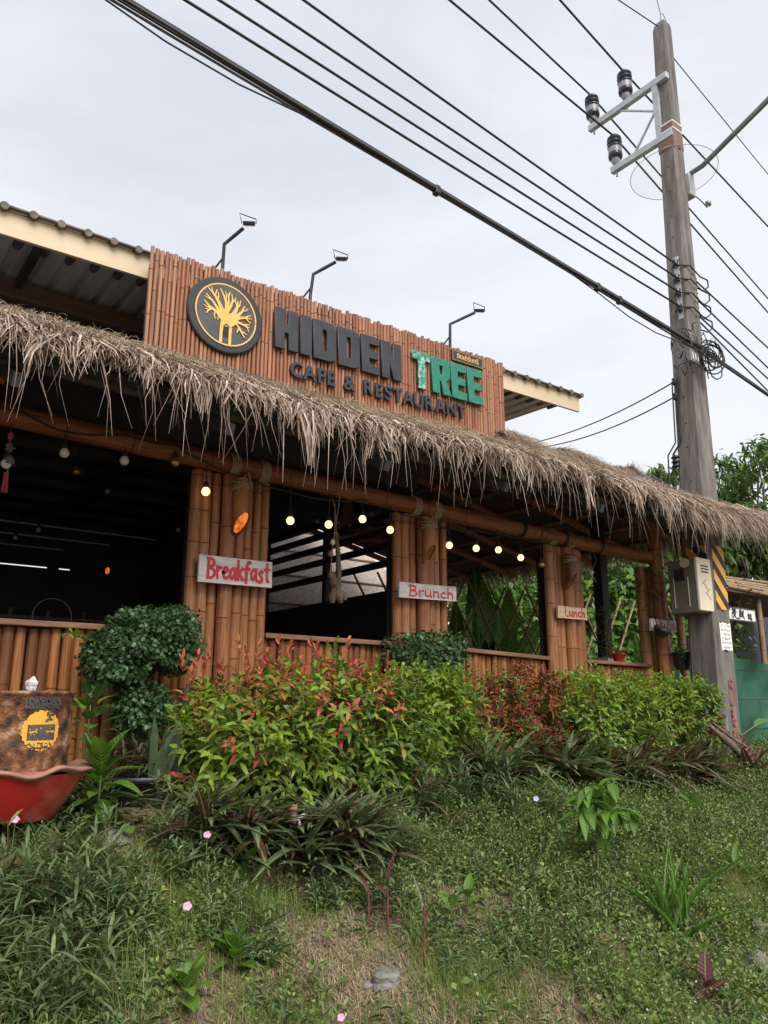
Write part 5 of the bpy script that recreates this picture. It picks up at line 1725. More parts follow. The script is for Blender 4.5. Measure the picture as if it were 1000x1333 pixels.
# tangle of coils at the pole
coil = thing('cable_coil', at(926, 475, y=4.05), 'coiled spare cables hanging in a tangle on the pole', 'cable coil')
cc = at(926, 462, y=4.0)
for k in range(7):
    r1, r2 = U(0.08, 0.15), U(0.10, 0.19)
    ax = Vector((U(0.7, 1), U(-0.8, -0.2), 0)).normalized()
    c0 = cc + Vector((U(-0.10, 0.12), U(-0.04, 0.04), U(-0.06, 0.10)))
    m_ = MB(); m_.tube([c0 + ax * r1 * math.cos(a) + Vector((0, 0, r2 * math.sin(a) - 0.05)) + Vector((U(-.006, .006), U(-.006, .006), U(-.006, .006))) for a in np.linspace(0, 2 * math.pi, 22)], U(0.006, 0.011), 6)
    m_.build('loop', M['wire'], coil)
for k in range(16):
    c0 = at(U(905, 925), U(432, 462), y=4.02)
    P = [c0]
    for j in range(4): P.append(P[-1] + Vector((U(-0.03, 0.09), U(-0.05, 0.04), U(-0.12, 0.05))))
    m_ = MB(); m_.tube(P, U(0.003, 0.007), 5); m_.build('loose_end', M['wire'], coil)
for k in range(22):
    c0 = at(U(874, 902), U(425, 478), y=4.10)
    P = [c0]
    for j in range(4): P.append(P[-1] + Vector((U(-0.03, 0.05), U(-0.03, 0.01), U(-0.09, 0.06))))
    m_ = MB(); m_.tube(P, U(0.004, 0.008), 5); m_.build('loose_end', M['wire'], coil)
cl = at(900, 466, y=4.08)
MB().box(cl + Vector((0, -0.02, 0)), (0.16, 0.05, 0.13), bev=0.012).build('splice_box', M['dark_galv'], coil)
for k in range(3):
    m_ = MB()
    m_.tube([cl + Vector((-0.05 + 0.05 * k, -0.05, 0.03)), cl + Vector((-0.05 + 0.05 * k, -0.05, -0.04))], 0.006, 5); m_.build('tag_stroke', M['ribbon'], coil)

# service drop to the restaurant roof
for (a, b), tp, yy, l_ in (((868, 475), (686, 578), 7.6, 'upper thin service cable slanting from the pole down to the roof'), ((869, 495), (700, 583), 7.2, 'lower thin service cable slanting from the pole down to the roof')):
    z = at(a, b, y=4.2).z; c = pole_c(z)
    p0 = Vector((c.x - pole_h(z), c.y + 0.1, z)); p1 = at(*tp, y=yy)
    m_ = MB(); m_.tube([p0.lerp(p1, t) - Vector((0, 0, 0.10 * 4 * t * (1 - t))) for t in np.linspace(0, 1, 14)], 0.008, 6)
    tag(m_.build('service_cable', M['wire'], None, p0), l_, 'cable')
    sp_ = MB(); sp_.lathe([(0.02, -0.04), (0.035, -0.03), (0.02, 0), (0.035, 0.03), (0.02, 0.04)], p0, 10)
    tag(sp_.build('service_spool', M['porcelain']), 'dark spool holding the ' + l_.split()[0] + ' service cable on the pole', 'insulator')
# conduit cables running down the pole side
for k, (dx, r_, l_) in enumerate(((-0.03, 0.012, 'black cable running down the pole behind the thatch to the meter box'), (0.02, 0.009, 'second thinner cable running down beside it to the meter box'))):
    P = []
    for z in np.linspace(at(905, 500, y=4.3).z, at(895, 728, y=4.3).z, 18):
        c = pole_c(z); h = pole_h(z)
        P.append((c.x - h * 0.92 - 0.015 - 0.02 * k, c.y + h - 0.04 + dx + 0.10 * math.sin((z - 2.6) * 1.1) * (1 if z < 4.3 else 0), z))
    m_ = MB(); m_.tube(P, r_, 6)
    tag(m_.build('drop_cable', M['wire']), l_, 'cable')
ins_ = MB()
pz = at(880, 604, y=4.45)
for k in range(3): ins_.lathe([(0.02, -0.04 + k * 0.05), (0.05, -0.03 + k * 0.05), (0.02, 0.0 + k * 0.05)], pz, 12)
tag(ins_.build('stay_insulator', M['porcelain']), 'dark ribbed insulator on the pole just above the thatch', 'insulator')

# meter box on the pole
zt, zb_ = at(900, 726, y=4.2).z, at(900, 796, y=4.2).z
cz = (zt + zb_) / 2
c = pole_c(cz); h = pole_h(cz)
mbx = thing('meter_box', (c.x - 0.28, c.y - 0.06, zb_), 'electricity meter box with cream cover on the pole', 'meter box')
bx0, bx1 = at(878, 760, y=c.y + 0.12).x, None
bw, bd, bh = 0.25, 0.30, (zt - zb_)
bc = Vector((c.x - h * 0.92 - bw / 2 + 0.02, c.y + 0.04, cz))
MB().box(bc, (bw, bd, bh), bev=0.012).build('body', M['grey_box'], mbx)
MB().box(bc + Vector((0, -bd / 2 - 0.018, 0.01)), (bw + 0.01, 0.035, bh - 0.01), bev=0.01).build('cover', M['cream_box'], mbx)
fx = bc.x - bw / 2
MB().box((fx - 0.003, bc.y + 0.02, bc.z + bh * 0.22), (0.008, 0.11, 0.12)).build('window', M['black'], mbx)
MB().tube([(fx - 0.012, bc.y - 0.05, bc.z + bh * 0.43), (fx + 0.002, bc.y - 0.05, bc.z + bh * 0.43)], 0.05, 20).build('seal_disc', M['cream_box'], mbx)
for yy in (-0.07, 0.09): MB().box((fx - 0.002, bc.y + yy, bc.z - 0.06), (0.006, 0.008, bh * 0.55)).build('rib', M['cream_box'], mbx)
for k in range(3): MB().box((bc.x + 0.0, bc.y - bd / 2 - 0.037, bc.z + bh * 0.36 - k * 0.03), (0.13, 0.006, 0.012)).build('vent_slot', M['black'], mbx)
for k in range(4):
    mm_ = MB()
    mm_.box((bc.x - 0.02 + 0.02 * k, bc.y - bd / 2 - 0.0365, bc.z - 0.02 - 0.05 * k + 0.06), (0.10, 0.003, 0.005), Matrix.Rotation(0.7 if k % 2 else -0.5, 3, 'Y')); mm_.build('pressed_mark', M['grey_box'], mbx)

# warning stripes (thin painted film, just proud of the concrete) on both visible faces
zs0, zs1 = at(925, 707, y=4.1).z, at(935, 792, y=4.1).z
def clip(poly, zc, keep_below):
    o_ = []
    for i in range(len(poly)):
        a, b = poly[i], poly[(i + 1) % len(poly)]
        ia = (a[1] <= zc) == keep_below; ib = (b[1] <= zc) == keep_below
        if ia: o_.append(a)
        if ia != ib:
            t = (zc - a[1]) / (b[1] - a[1]); o_.append((a[0] + (b[0] - a[0]) * t, zc))
    return o_


def stripes(face):
    per_ = 0.215
    s0, s1 = (-0.25, -0.02) if face == 'x' else (0.02, 0.245)
    for k in range(-3, 8):
        for col in (0, 1):
            lo = zs1 + per_ * (k + 0.5 * col) - 0.1
            hi = lo + per_ * 0.5
            A = [(s0, lo - s0 * 1.05), (s1, lo - s1 * 1.05), (s1, hi - s1 * 1.05), (s0, hi - s0 * 1.05)]
            A = clip(A, zs0, True)
            if len(A) >= 3: A = clip(A, zs1, False)
            if len(A) < 3: continue
            vs_ = []
            for (u, z) in A:
                c = pole_c(z); hh = pole_h(z)
                if face == 'y': vs_.append((c.x - hh * 0.72 + (u - 0.02) / 0.225 * hh * 1.42, c.y - hh - 0.003, z))
                else: vs_.append((c.x - hh * 0.92 - 0.003, c.y - hh * 0.78 - (u + 0.02) / 0.23 * hh * 1.5, z))
            m_ = MB(); m_.add(vs_, [tuple(range(len(vs_)))])
            m_.build('yellow_stripe' if col == 0 else 'black_stripe', M['yellow'] if col == 0 else M['stripe_black'], pole)


stripes('y'); stripes('x')

# paper notice and red painted characters on the street side of the pole
zt, zb_ = at(935, 809, y=4.1).z, at(936, 846, y=4.1).z
c = pole_c((zt + zb_) / 2); h = pole_h(c.z)
no = thing('paper_notice', (c.x, c.y - h - 0.006, zb_), 'torn white paper notice with black writing pasted on the pole', 'notice')
o_ = Vector((c.x - h * 0.62, c.y - h - 0.006, zb_)); wN = h * 1.25; hN = zt - zb_
m_ = MB()
edge = [(0, 0)] + [(wN * k / 8, U(0, 0.012)) for k in range(1, 8)] + [(wN, 0), (wN, hN)] + [(wN * (8 - k) / 8, hN - U(0, 0.018)) for k in range(1, 8)] + [(0, hN)]
m_.prism(edge, o_, (1, 0, 0), (0, 0, 1), 0.002); m_.build('sheet', M['paper'], no)
m_ = MB()
i = 0
for row in range(6):
    x = 0.02
    while x < wN - 0.03:
        ww = U(0.008, 0.03); zz = hN * (0.88 - row * 0.15)
        pp = [(x + U(0, ww), zz + U(-0.014, 0.014)) for _ in range(4)]
        m_.stroke(pp, 0.005, o_, (1, 0, 0), (0, 0, 1), 0.0015 + i * 0.00003, 0.001); i += 1
        x += ww + 0.006
m_.build('scribbled_writing', M['ink'], no)
for k, ch in enumerate(['R', 'U', '.', '1', '3', '5']):
    z = at(938, 884 + (0, 17, 30, 37, 52, 69)[k], y=4.1).z
    c = pole_c(z); h = pole_h(z)
    m_ = MB()
    for j, s in enumerate(GLY[ch]):
        m_.stroke([(a * 0.20, b * 0.12) for a, b in smooth2(s)], 0.02, (c.x - 0.03, c.y - h - 0.001, z - 0.12), (1, 0, 0), (0, 0, 1), 0.003 + 0.0002 * j, 0.002)
    m_.build('painted_character', M['red_old'], pole)

# bamboo stake leaning beside the pole with a black pot on it
bp_ = at(887, 760, y=4.75)
gp = thing('bamboo_stake', (bp_.x, 4.75, 1.0), 'pale bamboo stake with a shaggy husk top beside the pole', 'bamboo stake')
bot = at(893, 880, y=4.75)
cane(gp, GREYC, (bot.x, 4.75, 0.95), 0.05, (at(887, 775, y=4.75).z - 0.95) / 2.6, 0.01)
husk = at(886, 790, y=4.75)
mobj('husk', cane_mesh(0.5, 301, [M['rope'], M['rope']], 10), gp, (bot.x - 0.02, 4.73, husk.z - 0.1), (0, 0.03, 0), (0.058, 0.058, 0.9))
hp = thing('hanging_pot', at(889, 872, y=4.62), 'small black plastic pot hung on the pale bamboo stake', 'flower pot')
p = WLOC[hp.name]
MB().lathe([(0.07, 0.0), (0.095, 0.16), (0.10, 0.165), (0.10, 0.18), (0.085, 0.18), (0.08, 0.14), (0.0, 0.14)], p, 20).build('pot', M['pot_black'], hp)
L = Leaves()
n = 70
L.add(np.array(p) + np.array([0, 0, 0.17]) + rng.normal(0, 0.05, (n, 3)), rng.normal(0, 0.7, (n, 3)) + np.array([0, 0, 0.6]), np.array([0, 0, 1.0]), rng.uniform(0.05, 0.11, n), 0.03, 0.3)
L.build('foliage', M['lf_garden'], hp)
hp2 = thing('corner_pot', at(860, 829, y=4.62), 'tiny black pot tied under the red lettered corner board', 'flower pot')
p = WLOC[hp2.name]
MB().lathe([(0.04, 0.0), (0.085, 0.07), (0.09, 0.10), (0.07, 0.10), (0.0, 0.085)], p, 16, mt=Matrix.Rotation(0.4, 3, 'X')).build('pot', M['pot_black'], hp2)
MB().tube([p + Vector((-0.05, 0, 0.1)), p + Vector((0, 0.05, 0.25)), p + Vector((0.05, 0, 0.1))], 0.005, 5).build('wire_handle', M['wire'], hp2)
sp = thing('sill_flower_pot', at(806, 861, y=4.98), 'red pot of small red flowers on the end sill', 'flower pot')
p = WLOC[sp.name]
MB().lathe([(0.05, 0.0), (0.075, 0.07), (0.08, 0.075), (0.07, 0.075), (0, 0.06)], p, 16).build('pot', M['red_glaze'], sp)
L = Leaves(); n = 120
L.add(np.array(p) + np.array([0, 0, 0.09]) + rng.normal(0, 0.04, (n, 3)) * np.array([1.3, 1, 0.5]), rng.normal(0, 0.7, (n, 3)) + np.array([0, 0, 0.5]), np.array([0, 0, 1.0]), rng.uniform(0.03, 0.06, n), 0.022, 0.3, mi=(rng.uniform(0, 1, n) < 0.55).astype(int))
L.build('foliage', [M['lf_garden'], M['lf_red']], sp)
tp = thing('sill_leafy_plant', at(795, 858, y=5.05), 'spindly leafy plant standing behind the red flower pot', 'plant')
p = np.array(WLOC[tp.name])
L = Leaves(); n = 260
zz = rng.uniform(0, 0.55, n)
L.add(p + np.stack([rng.normal(0, 0.07, n) - 0.03, rng.normal(0, 0.05, n), zz], 1), np.stack([rng.normal(0, 1, n), rng.normal(0, 1, n), rng.uniform(0, 0.8, n)], 1), np.array([0, 0, 1.0]), rng.uniform(0.03, 0.07, n), 0.025, 0.3)
L.build('foliage', M['lf_hedge'], tp)
MB().tube([p, p + np.array([-0.03, 0, 0.5])], 0.008, 6).build('stem', M['stem_dark'], tp)

# ------------------------------------------------------------------ trellis of crossed laths behind the pavilion
def trellis(x0, x1, yy, z0, z1, step, r_, label):
    t = thing('lath_trellis', ((x0 + x1) / 2, yy, 1.1), label, 'trellis')
    hh = z1 - z0
    run = hh / math.tan(R(58))
    x = x0 - run
    k = 0
    while x < x1:
        for s in (1, -1):
            a = Vector((x if s > 0 else x + run, yy + s * 0.012, z0)); b = Vector((x + run if s > 0 else x, yy + s * 0.012, z1 * 1.0 + U(-0.06, 0.08)))
            if min(a.x, b.x) > x0 - 0.45 and max(a.x, b.x) < x1 + 0.45:
                o = mobj('lath', random.choice(GREYC), t, a, basis(b - a).to_euler(), (r_, r_ * 0.6, (b - a).length / 2.6))
        x += step; k += 1
    return t


trellis(4.7, 9.6, 6.75, 1.35, 2.98, 0.34, 0.017, 'trellis fence of crossed bamboo laths behind the open seating')
trellis(8.05, 8.9, 5.12, 1.3, 2.75, 0.40, 0.018, 'short trellis of crossed laths between the corner posts and the pole')
# table edge in the pavilion
# ------------------------------------------------------------------ pale thatch hut seen through the partition slats
ph_ = thing('pale_thatch_hut', (5.8, 10.2, 1.1), 'hut with pale grey thatch roof seen through the black slats', 'hut')
m_ = MB()
m_.add([(4.5, 8.4, 2.25), (8.2, 8.4, 2.25), (8.2, 11.8, 4.6), (4.5, 11.8, 4.6)], [(0, 1, 2, 3)])
m_.add([(4.5, 8.4, 2.17), (8.2, 8.4, 2.17), (8.2, 11.8, 4.52), (4.5, 11.8, 4.52)], [(3, 2, 1, 0)])
m_.add([(4.5, 8.4, 2.17), (8.2, 8.4, 2.17), (8.2, 8.4, 2.25), (4.5, 8.4, 2.25)], [(0, 1, 2, 3)])
m_.build('roof', M['thatch_pale'], ph_)
for k in range(5):
    zz = k / 4
    MB().tube([(4.5, 8.5 + 3.2 * zz, 2.25 + 0.10 + 2.21 * zz), (8.2, 8.5 + 3.2 * zz, 2.25 + 0.10 + 2.21 * zz)], 0.018, 6).build('batten', M['brown_beam'], ph_)
MB().box((5.8, 10.3, 1.65), (2.4, 3.2, 1.1)).build('wall', M['brown_beam'], ph_)
for xx in (4.6, 6.3, 8.1): MB().tube([(xx, 8.5, 1.1), (xx, 8.5, 2.2)], 0.05, 8).build('post', M['drift'], ph_)

# ------------------------------------------------------------------ neighbouring hut, its sign and the green net fence
nh = thing('neighbour_hut', (15.0, 8.5, 1.0), 'open bamboo hut with a pole roof beyond the green net', 'hut')
p0 = at(935, 786, y=8.0)
zr = at(960, 783, y=8.0).z
hx0, hx1 = at(900, 780, y=8.0).x - 0.6, at(1000, 780, y=8.0).x + 3.5
MB().box(((hx0 + hx1) / 2 + 3, 10.2, 2.6), (hx1 - hx0 + 8, 0.08, 3.4)).build('rear_wall', M['dark_in'], nh)
MB().box(((hx0 + hx1) / 2, 9.5, zr + 0.16), (hx1 - hx0, 3.4, 0.05)).build('roof_deck', M['thatch_in'], nh)
for k in range(5):
    xx = at(990, 820, y=8.0).x + (k - 1) * 2.4
    cane(nh, GREYC, (xx, 8.0, 0.95), 0.055, (zr - 0.95 + 0.1) / 2.6, 0.01, name='post')
for k in range(13):
    a = Vector((hx0 - 0.2, 7.8 + k * 0.18 + U(-.05, .05), zr + 0.26 + k * 0.05 + U(-0.03, 0.05)))
    o = mobj('roof_pole', random.choice(GREYC), nh, a, (U(-0.03, 0.03), R(90) + U(-0.03, 0.03), 0), (0.04, 0.04, (hx1 - hx0) / 2.6))
for k in range(7):
    a = Vector((hx0 + 0.5 + k * 0.9, 7.7, zr + 0.2))
    mobj('rafter', random.choice(GREYC), nh, a, basis(Vector((U(-0.3, 0.3), 2.6, 0.75))).to_euler(), (0.035, 0.035, 1.05))
MB().box(((hx0 + hx1) / 2, 7.98, 1.62), (hx1 - hx0, 0.05, 0.12)).build('counter', M['brown_beam'], nh)
a, b = at(926, 786, y=7.9), at(982, 788, y=7.9)
hS = at(926, 786, y=7.9).z - at(926, 804, y=7.9).z
ns = thing('neighbour_sign', (a.x, 7.9, a.z - hS), 'white board with black picture panels and lettering under the hut roof', 'sign')
wd = b.x - a.x
m_ = MB(); m_.prism([(-0.7, 0), (wd, 0), (wd, hS), (-0.7, hS)], (a.x, 7.9, a.z - hS), (1, 0, 0), (0, 0, 1), 0.03); m_.build('board', M['paper'], ns)
m_ = MB()
i = 0
for k in range(7):
    x0_ = -0.55 + k * (wd + 0.5) / 7
    for j in range(5):
        pp = [(x0_ + U(0.02, 0.2), U(0.04, hS - 0.04)) for _ in range(4)]
        m_.stroke(pp, U(0.02, 0.05), (a.x, 7.9, a.z - hS), (1, 0, 0), (0, 0, 1), 0.003 + i * 0.0001, 0.002); i += 1
m_.build('black_marks', M['ink'], ns)
m_ = MB()
for (q1, q2) in (((-0.7, 0.012), (wd, 0.012)), ((-0.7, hS - 0.012), (wd, hS - 0.012)), ((wd - 0.012, 0), (wd - 0.012, hS))): m_.stroke([q1, q2], 0.02, (a.x, 7.9, a.z - hS), (1, 0, 0), (0, 0, 1), 0.008 + i * 0.0001, 0.002); i += 1
m_.build('frame', M['ink'], ns)

nf = thing('net_fence', (10.5, 5.05, 1.0), 'sagging green shade net fence behind the utility pole', 'fence')
x0_, x1_ = 7.9, 16.0
nx, nz = 160, 10
vs, fs = [], []
for i in range(nx + 1):
    x = x0_ + (x1_ - x0_) * i / nx
    top = 2.12 + 0.06 * math.cos((x - 8.3) * 1.3) - 0.01 * (x - 8)
    for j in range(nz + 1):
        t = j / nz
        vs.append((x, 5.05 + 0.05 * math.sin(x * 2.2 + j * 0.7) + 0.03 * math.sin(x * 9 - j * 1.3), 0.95 + (top - 0.95) * t))
for i in range(nx):
    for j in range(nz):
        fs.append((i * (nz + 1) + j, (i + 1) * (nz + 1) + j, (i + 1) * (nz + 1) + j + 1, i * (nz + 1) + j + 1))
m_ = MB(); m_.add(vs, fs, 0, True); m_.build('net', M['net'], nf)
for k in range(5): MB().tube([(8.4 + k * 1.9, 5.1, 0.9), (8.4 + k * 1.9, 5.1, 2.3)], 0.03, 8).build('post', M['drift'], nf)
for zz in (1.25, 1.6, 1.95):
    m_ = MB(); m_.tube([(x, 5.02 + 0.03 * math.sin(x * 3), zz + 0.02 * math.cos(x * 1.3)) for x in np.linspace(7.95, 16, 40)], 0.004, 5); m_.build('line', M['wire'], nf)

# ------------------------------------------------------------------ vegetation
UP = np.array([0, 0, 1.0])


def rdir(n, lift=0.0, s=1.0):
    d = rng.normal(0, 1, (n, 3)); d[:, 2] = d[:, 2] * 0.6 + lift
    return nrm(d)


def shoots(L, bases, axes, nl, ln, wd, slen, mi=0, droop=0.25, a0=75, a1=25, jit=0.2):
    """leafy shoots: nl leaves spiralling up each axis"""
    n = len(bases)
    axes = nrm(axes)
    ref = np.where(np.abs(axes[:, 2:3]) < 0.9, UP[None], np.array([[1, 0, 0]]))
    e1 = nrm(np.cross(axes, ref)); e2 = np.cross(axes, e1)
    ph0 = rng.uniform(0, 6.28, n)
    mi = np.broadcast_to(mi, (n,))
    for k in range(nl):
        t = k / max(nl - 1, 1)
        ph = ph0 + k * 2.4
        rad = e1 * np.cos(ph)[:, None] + e2 * np.sin(ph)[:, None]
        al = R(a0 + (a1 - a0) * t) + rng.normal(0, jit, n)
        d = axes * np.cos(al)[:, None] + rad * np.sin(al)[:, None]
        pos = bases + axes * (slen * t)[:, None] if hasattr(slen, '__len__') else bases + axes * slen * t
        L.add(pos, d, axes + UP * 0.3, ln * rng.uniform(0.7, 1.15, n) * (1 - 0.25 * t), wd * rng.uniform(0.8, 1.15, n), droop, 0.25, mi)


def lump(n, c, r, squash=0.0, pw=0.6, noise_=0.12):
    """points filling an uneven rounded volume, denser near its surface"""
    d = nrm(rng.normal(0, 1, (n, 3)))
    rad = rng.uniform(0, 1, n) ** (pw / 2)
    wob = 1 + noise_ * (np.sin(d[:, 0] * 7 + c[0] * 3) + np.sin(d[:, 1] * 9 + 2) * 0.7 + np.sin(d[:, 2] * 8 + d[:, 0] * 5) * 0.8)
    p = np.sign(d) * np.abs(d) ** (1 - squash * 0.5) if squash else d
    return np.array(c) + p * np.array(r) * (rad * wob)[:, None], d


def frame(x0, x1, y0, y1, yy):
    """world box of a plant from its photo extent on the plane y=yy"""
    xm, ym = (x0 + x1) / 2, (y0 + y1) / 2
    a, b = at(x0, ym, y=yy), at(x1, ym, y=yy)
    t, u = at(xm, y0, y=yy), at(xm, y1, y=yy)
    return np.array([(a.x + b.x) / 2, yy, (t.z + u.z) / 2]), (b.x - a.x) / 2, (t.z - u.z) / 2


def twigs(t, base, tips, r0, mat_, name='stem', bend=0.1):
    for tp in tips:
        b = Vector(base) + Vector((U(-.06, .06), U(-.05, .05), 0))
        m_ = b.lerp(Vector(tp), 0.5) + Vector((U(-bend, bend), U(-bend, bend), 0.03))
        MB().tube([b, m_, tp], [r0, r0 * 0.7, r0 * 0.3], 6).build(name, M[mat_], t)


# ---- clipped topiary by the half wall
tp = thing('ficus_topiary', ground(188, 1040), 'dark green topiary clipped into a big and a small ball, in a black pot', 'topiary')
c1, rx1, rz1 = frame(112, 258, 786, 886, 4.62)
c2, rx2, rz2 = frame(148, 216, 888, 956, 4.55)
L = Leaves()
def ball(L, c, r, n, ln=0.03):
    p, d = lump(n, c, r, 0.25, 0.5, 0.10)
    stray = rng.uniform(0, 1, n) < 0.05
    p = np.where(stray[:, None], np.array(c) + (p - np.array(c)) * rng.uniform(1.02, 1.14, (n, 1)), p)
    L.add(p, nrm(d + rng.normal(0, 0.75, (n, 3))), d + UP * 0.4 + rng.normal(0, 0.3, (n, 3)), ln * rng.uniform(0.7, 1.3, n), ln * 0.72 * rng.uniform(0.8, 1.2, n), 0.1, 0.2, 0, (0.3, 0.95, 0.7, 0.9))
ball(L, c1 + np.array([0.06, 0, 0.02]), (rx1 * 0.80, 0.33, rz1 * 0.82), 5200)
ball(L, c1 + np.array([-0.18, -0.02, -0.1]), (rx1 * 0.52, 0.26, rz1 * 0.72), 2600)
L.build('crown', M['lf_ficus'], tp)
L = Leaves(); ball(L, c2, (rx2 * 0.95, 0.2, rz2 * 0.95), 2100); L.build('lower_crown', M['lf_ficus'], tp)
pb_ = WLOC[tp.name]
MB().tube([(pb_.x, 4.55, 1.0), (c2[0] - 0.07, 4.56, c2[2] - 0.1), (c2[0] - 0.03, 4.6, c2[2] + 0.2), (c1[0], 4.62, c1[2])], [0.04, 0.035, 0.035, 0.03], 8).build('trunk', M['bark'], tp)
MB().tube([(pb_.x + 0.06, 4.5, 1.0), (c2[0] + 0.05, 4.52, c2[2])], [0.025, 0.02], 8).build('trunk', M['bark'], tp)
pt = at(178, 1008, y=4.42)
bpz = at(178, 1046, y=4.42).z
rp_ = 0.235
tpot = thing('black_plant_pot', (pt.x + 0.04, 4.42, bpz - 0.05), 'black plastic pot under the topiary with a thin-leaved plant in it', 'plant pot')
hh = pt.z - bpz + 0.05
MB().lathe([(rp_ * 0.72, 0), (rp_ * 0.95, hh * 0.85), (rp_ * 1.06, hh * 0.86), (rp_ * 1.08, hh), (rp_ * 0.96, hh), (rp_ * 0.93, hh * 0.85)], WLOC[tpot.name], 28).build('pot', M['pot_black'], tpot)
MB().lathe([(0.0, hh * 0.86), (rp_ * 0.93, hh * 0.84)], WLOC[tpot.name], 20).build('soil', M['soil'], tpot)
spd = thing('spider_plant', Vector(WLOC[tpot.name]) + Vector((0, 0, hh)), 'thin-leaved arching plant growing at the topiary foot in the black pot', 'plant')
L = Leaves(); n = 120
az = rng.uniform(0, 6.28, n); el = rng.uniform(0.2, 1.2, n)
b0 = np.array(WLOC[spd.name]) + np.stack([rng.normal(0, 0.07, n), rng.normal(0, 0.06, n), rng.uniform(-0.02, 0.16, n)], 1)
L.add(b0, np.stack([np.cos(az) * np.cos(el), np.sin(az) * np.cos(el), np.sin(el)], 1), UP, rng.uniform(0.16, 0.34, n), 0.018, 0.5, 0.3)
L.build('foliage', M['lf_moss'], spd)

# ---- big red-tipped shrub
def syz(name, x0, x1, y0, y1, yy, depth, n_sh, mats, label, mi_fn, group=None, ln=0.085, wd=0.027, nl=7, sub=None, holes=0.0, stems='stem_dark', cat='shrub', squash=0.55):
    c, rx, rz = frame(x0, x1, y0, y1, yy)
    base = Vector((c[0], yy + 0.1, float(hz(c[0], yy))))
    t = thing(name, base, label, cat, group)
    L = Leaves()
    lumps = sub or [((0, 0, 0), (1, 1, 1), 1.0)]
    allb = []
    for (o, s, fr) in lumps:
        cc = c + np.array([o[0] * rx, o[1] * depth, o[2] * rz]); rr = (rx * s[0], depth * s[1], rz * s[2])
        p, d = lump(int(n_sh * fr), cc, rr, squash, 0.42, 0.07)
        if holes:
            hsh = np.sin(p[:, 0] * 9) * np.sin(p[:, 2] * 11 + 1) * np.sin(p[:, 1] * 8 + 2)
            k_ = hsh < (0.45 - holes); p, d = p[k_], d[k_]
        ax = nrm(d * np.array([0.9, 0.9, 0.5]) + UP * 0.75 + rng.normal(0, 0.32, p.shape))
        rel = (p - c) / np.array([rx, depth, rz])
        mi = mi_fn(rel, d)
        shoots(L, p, ax, nl, ln, wd, ln * 0.9, mi, 0.35)
        allb.append(p)
    L.build('foliage', mats, t)
    P = np.concatenate(allb)
    tips = P[rng.integers(0, len(P), 16)]
    twigs(t, base, [Vector(q_) for q_ in tips], 0.012, stems)
    return t, c, rx, rz


def mi_big(rel, d):
    r_ = rng.uniform(0, 1, len(rel))
    top = np.clip((rel[:, 2] + 0.15) * 1.1 - 0.2 * np.abs(rel[:, 0] - 0.1), 0, 1)
    out = np.where((d[:, 2] > 0.1) | (rng.uniform(0, 1, len(rel)) < 0.25), 1, 0.2)
    mi = np.zeros(len(rel), int)
    mi[(r_ < top * 0.24 * out + 0.03)] = 1
    lim = rng.uniform(0, 1, len(rel)) < 0.42 - 0.3 * rel[:, 0]
    mi[(mi == 0) & lim] = 2
    dp_ = (rel[:, 0] > 0.15) & (rng.uniform(0, 1, len(rel)) < 0.55)
    mi[(mi == 0) & dp_] = 3
    return mi


big, bc_, brx, brz = syz('red_tipped_shrub', 214, 532, 872, 1046, 4.18, 0.42, 1050, [M['lf_mix'], M['lf_red'], M['lf_lime'], M['lf_hedge']], 'large bushy shrub with red new leaves before the Breakfast pillar', mi_big,
                          sub=[((0.1, 0, 0.12), (0.86, 1, 0.84), 0.62), ((-0.45, -0.2, -0.28), (0.52, 0.9, 0.66), 0.24), ((0.45, -0.15, -0.12), (0.5, 0.9, 0.78), 0.22)], ln=0.1, wd=0.03)
# upright red shoots standing above the crown, each one on its own
for k in range(58):
    px_ = random.choice([random.gauss(380, 60), U(240, 525)])
    px_ = min(max(px_, 238), 524)
    top_y = 872 + abs(px_ - 375) * 0.05 + U(-42, 25) * (1.0 if abs(px_ - 380) < 90 else 0.6)
    yy = U(4.0, 4.4)
    tip_ = at(px_, top_y, y=yy)
    L = Leaves()
    b0 = np.array([tip_ - Vector((0, 0, 0.08))])
    shoots(L, b0, np.array([[U(-0.25, 0.25), U(-0.25, 0.1), 1.0]]), random.choice([6, 7, 8, 9]), U(0.06, 0.09), 0.021, 0.08, 0, 0.1, 55, 12)
    L.build('red_shoot', M['lf_red'] if U(0, 1) < 0.8 else M['lf_lime'], big)

# yellow-green shrub next to it
def mi_two(p1):
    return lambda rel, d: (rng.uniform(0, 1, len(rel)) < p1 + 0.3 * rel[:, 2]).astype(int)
syz('lime_shrub', 505, 586, 872, 1012, 4.30, 0.32, 560, [M['lf_hedge'], M['lf_lime'], M['lf_rust']], 'yellow-green bushy shrub beside the red-tipped one', mi_two(0.95), ln=0.082, wd=0.029, sub=[((0, 0, 0.25), (1, 1, 0.7), 0.7), ((-0.1, 0, -0.4), (0.8, 0.8, 0.55), 0.28)])
syz('sparse_shrub', 584, 668, 880, 975, 4.42, 0.28, 330, [M['lf_hedge'], M['lf_mix'], M['lf_rust']], 'thin patchy green shrub between the lime shrub and the dried one', lambda rel, d: rng.choice([1, 0, 1, 1, 2], len(rel)), ln=0.065, wd=0.022, holes=0.15)
syz('dried_shrub', 648, 724, 874, 980, 4.40, 0.24, 620, [M['lf_rust'], M['lf_hedge']], 'shrub with rust-brown dried leaves under the Lunch pillar', lambda rel, d: (rng.uniform(0, 1, len(rel)) < 0.05).astype(int), ln=0.055, wd=0.02, holes=0.08)
HG = 'clipped green hedge shrubs near the utility pole'
hm = lambda rel, d: np.where(rel[:, 2] + rng.normal(0, 0.5, len(rel)) > 0.1, 1, rng.choice([0, 0, 2], len(rel)))
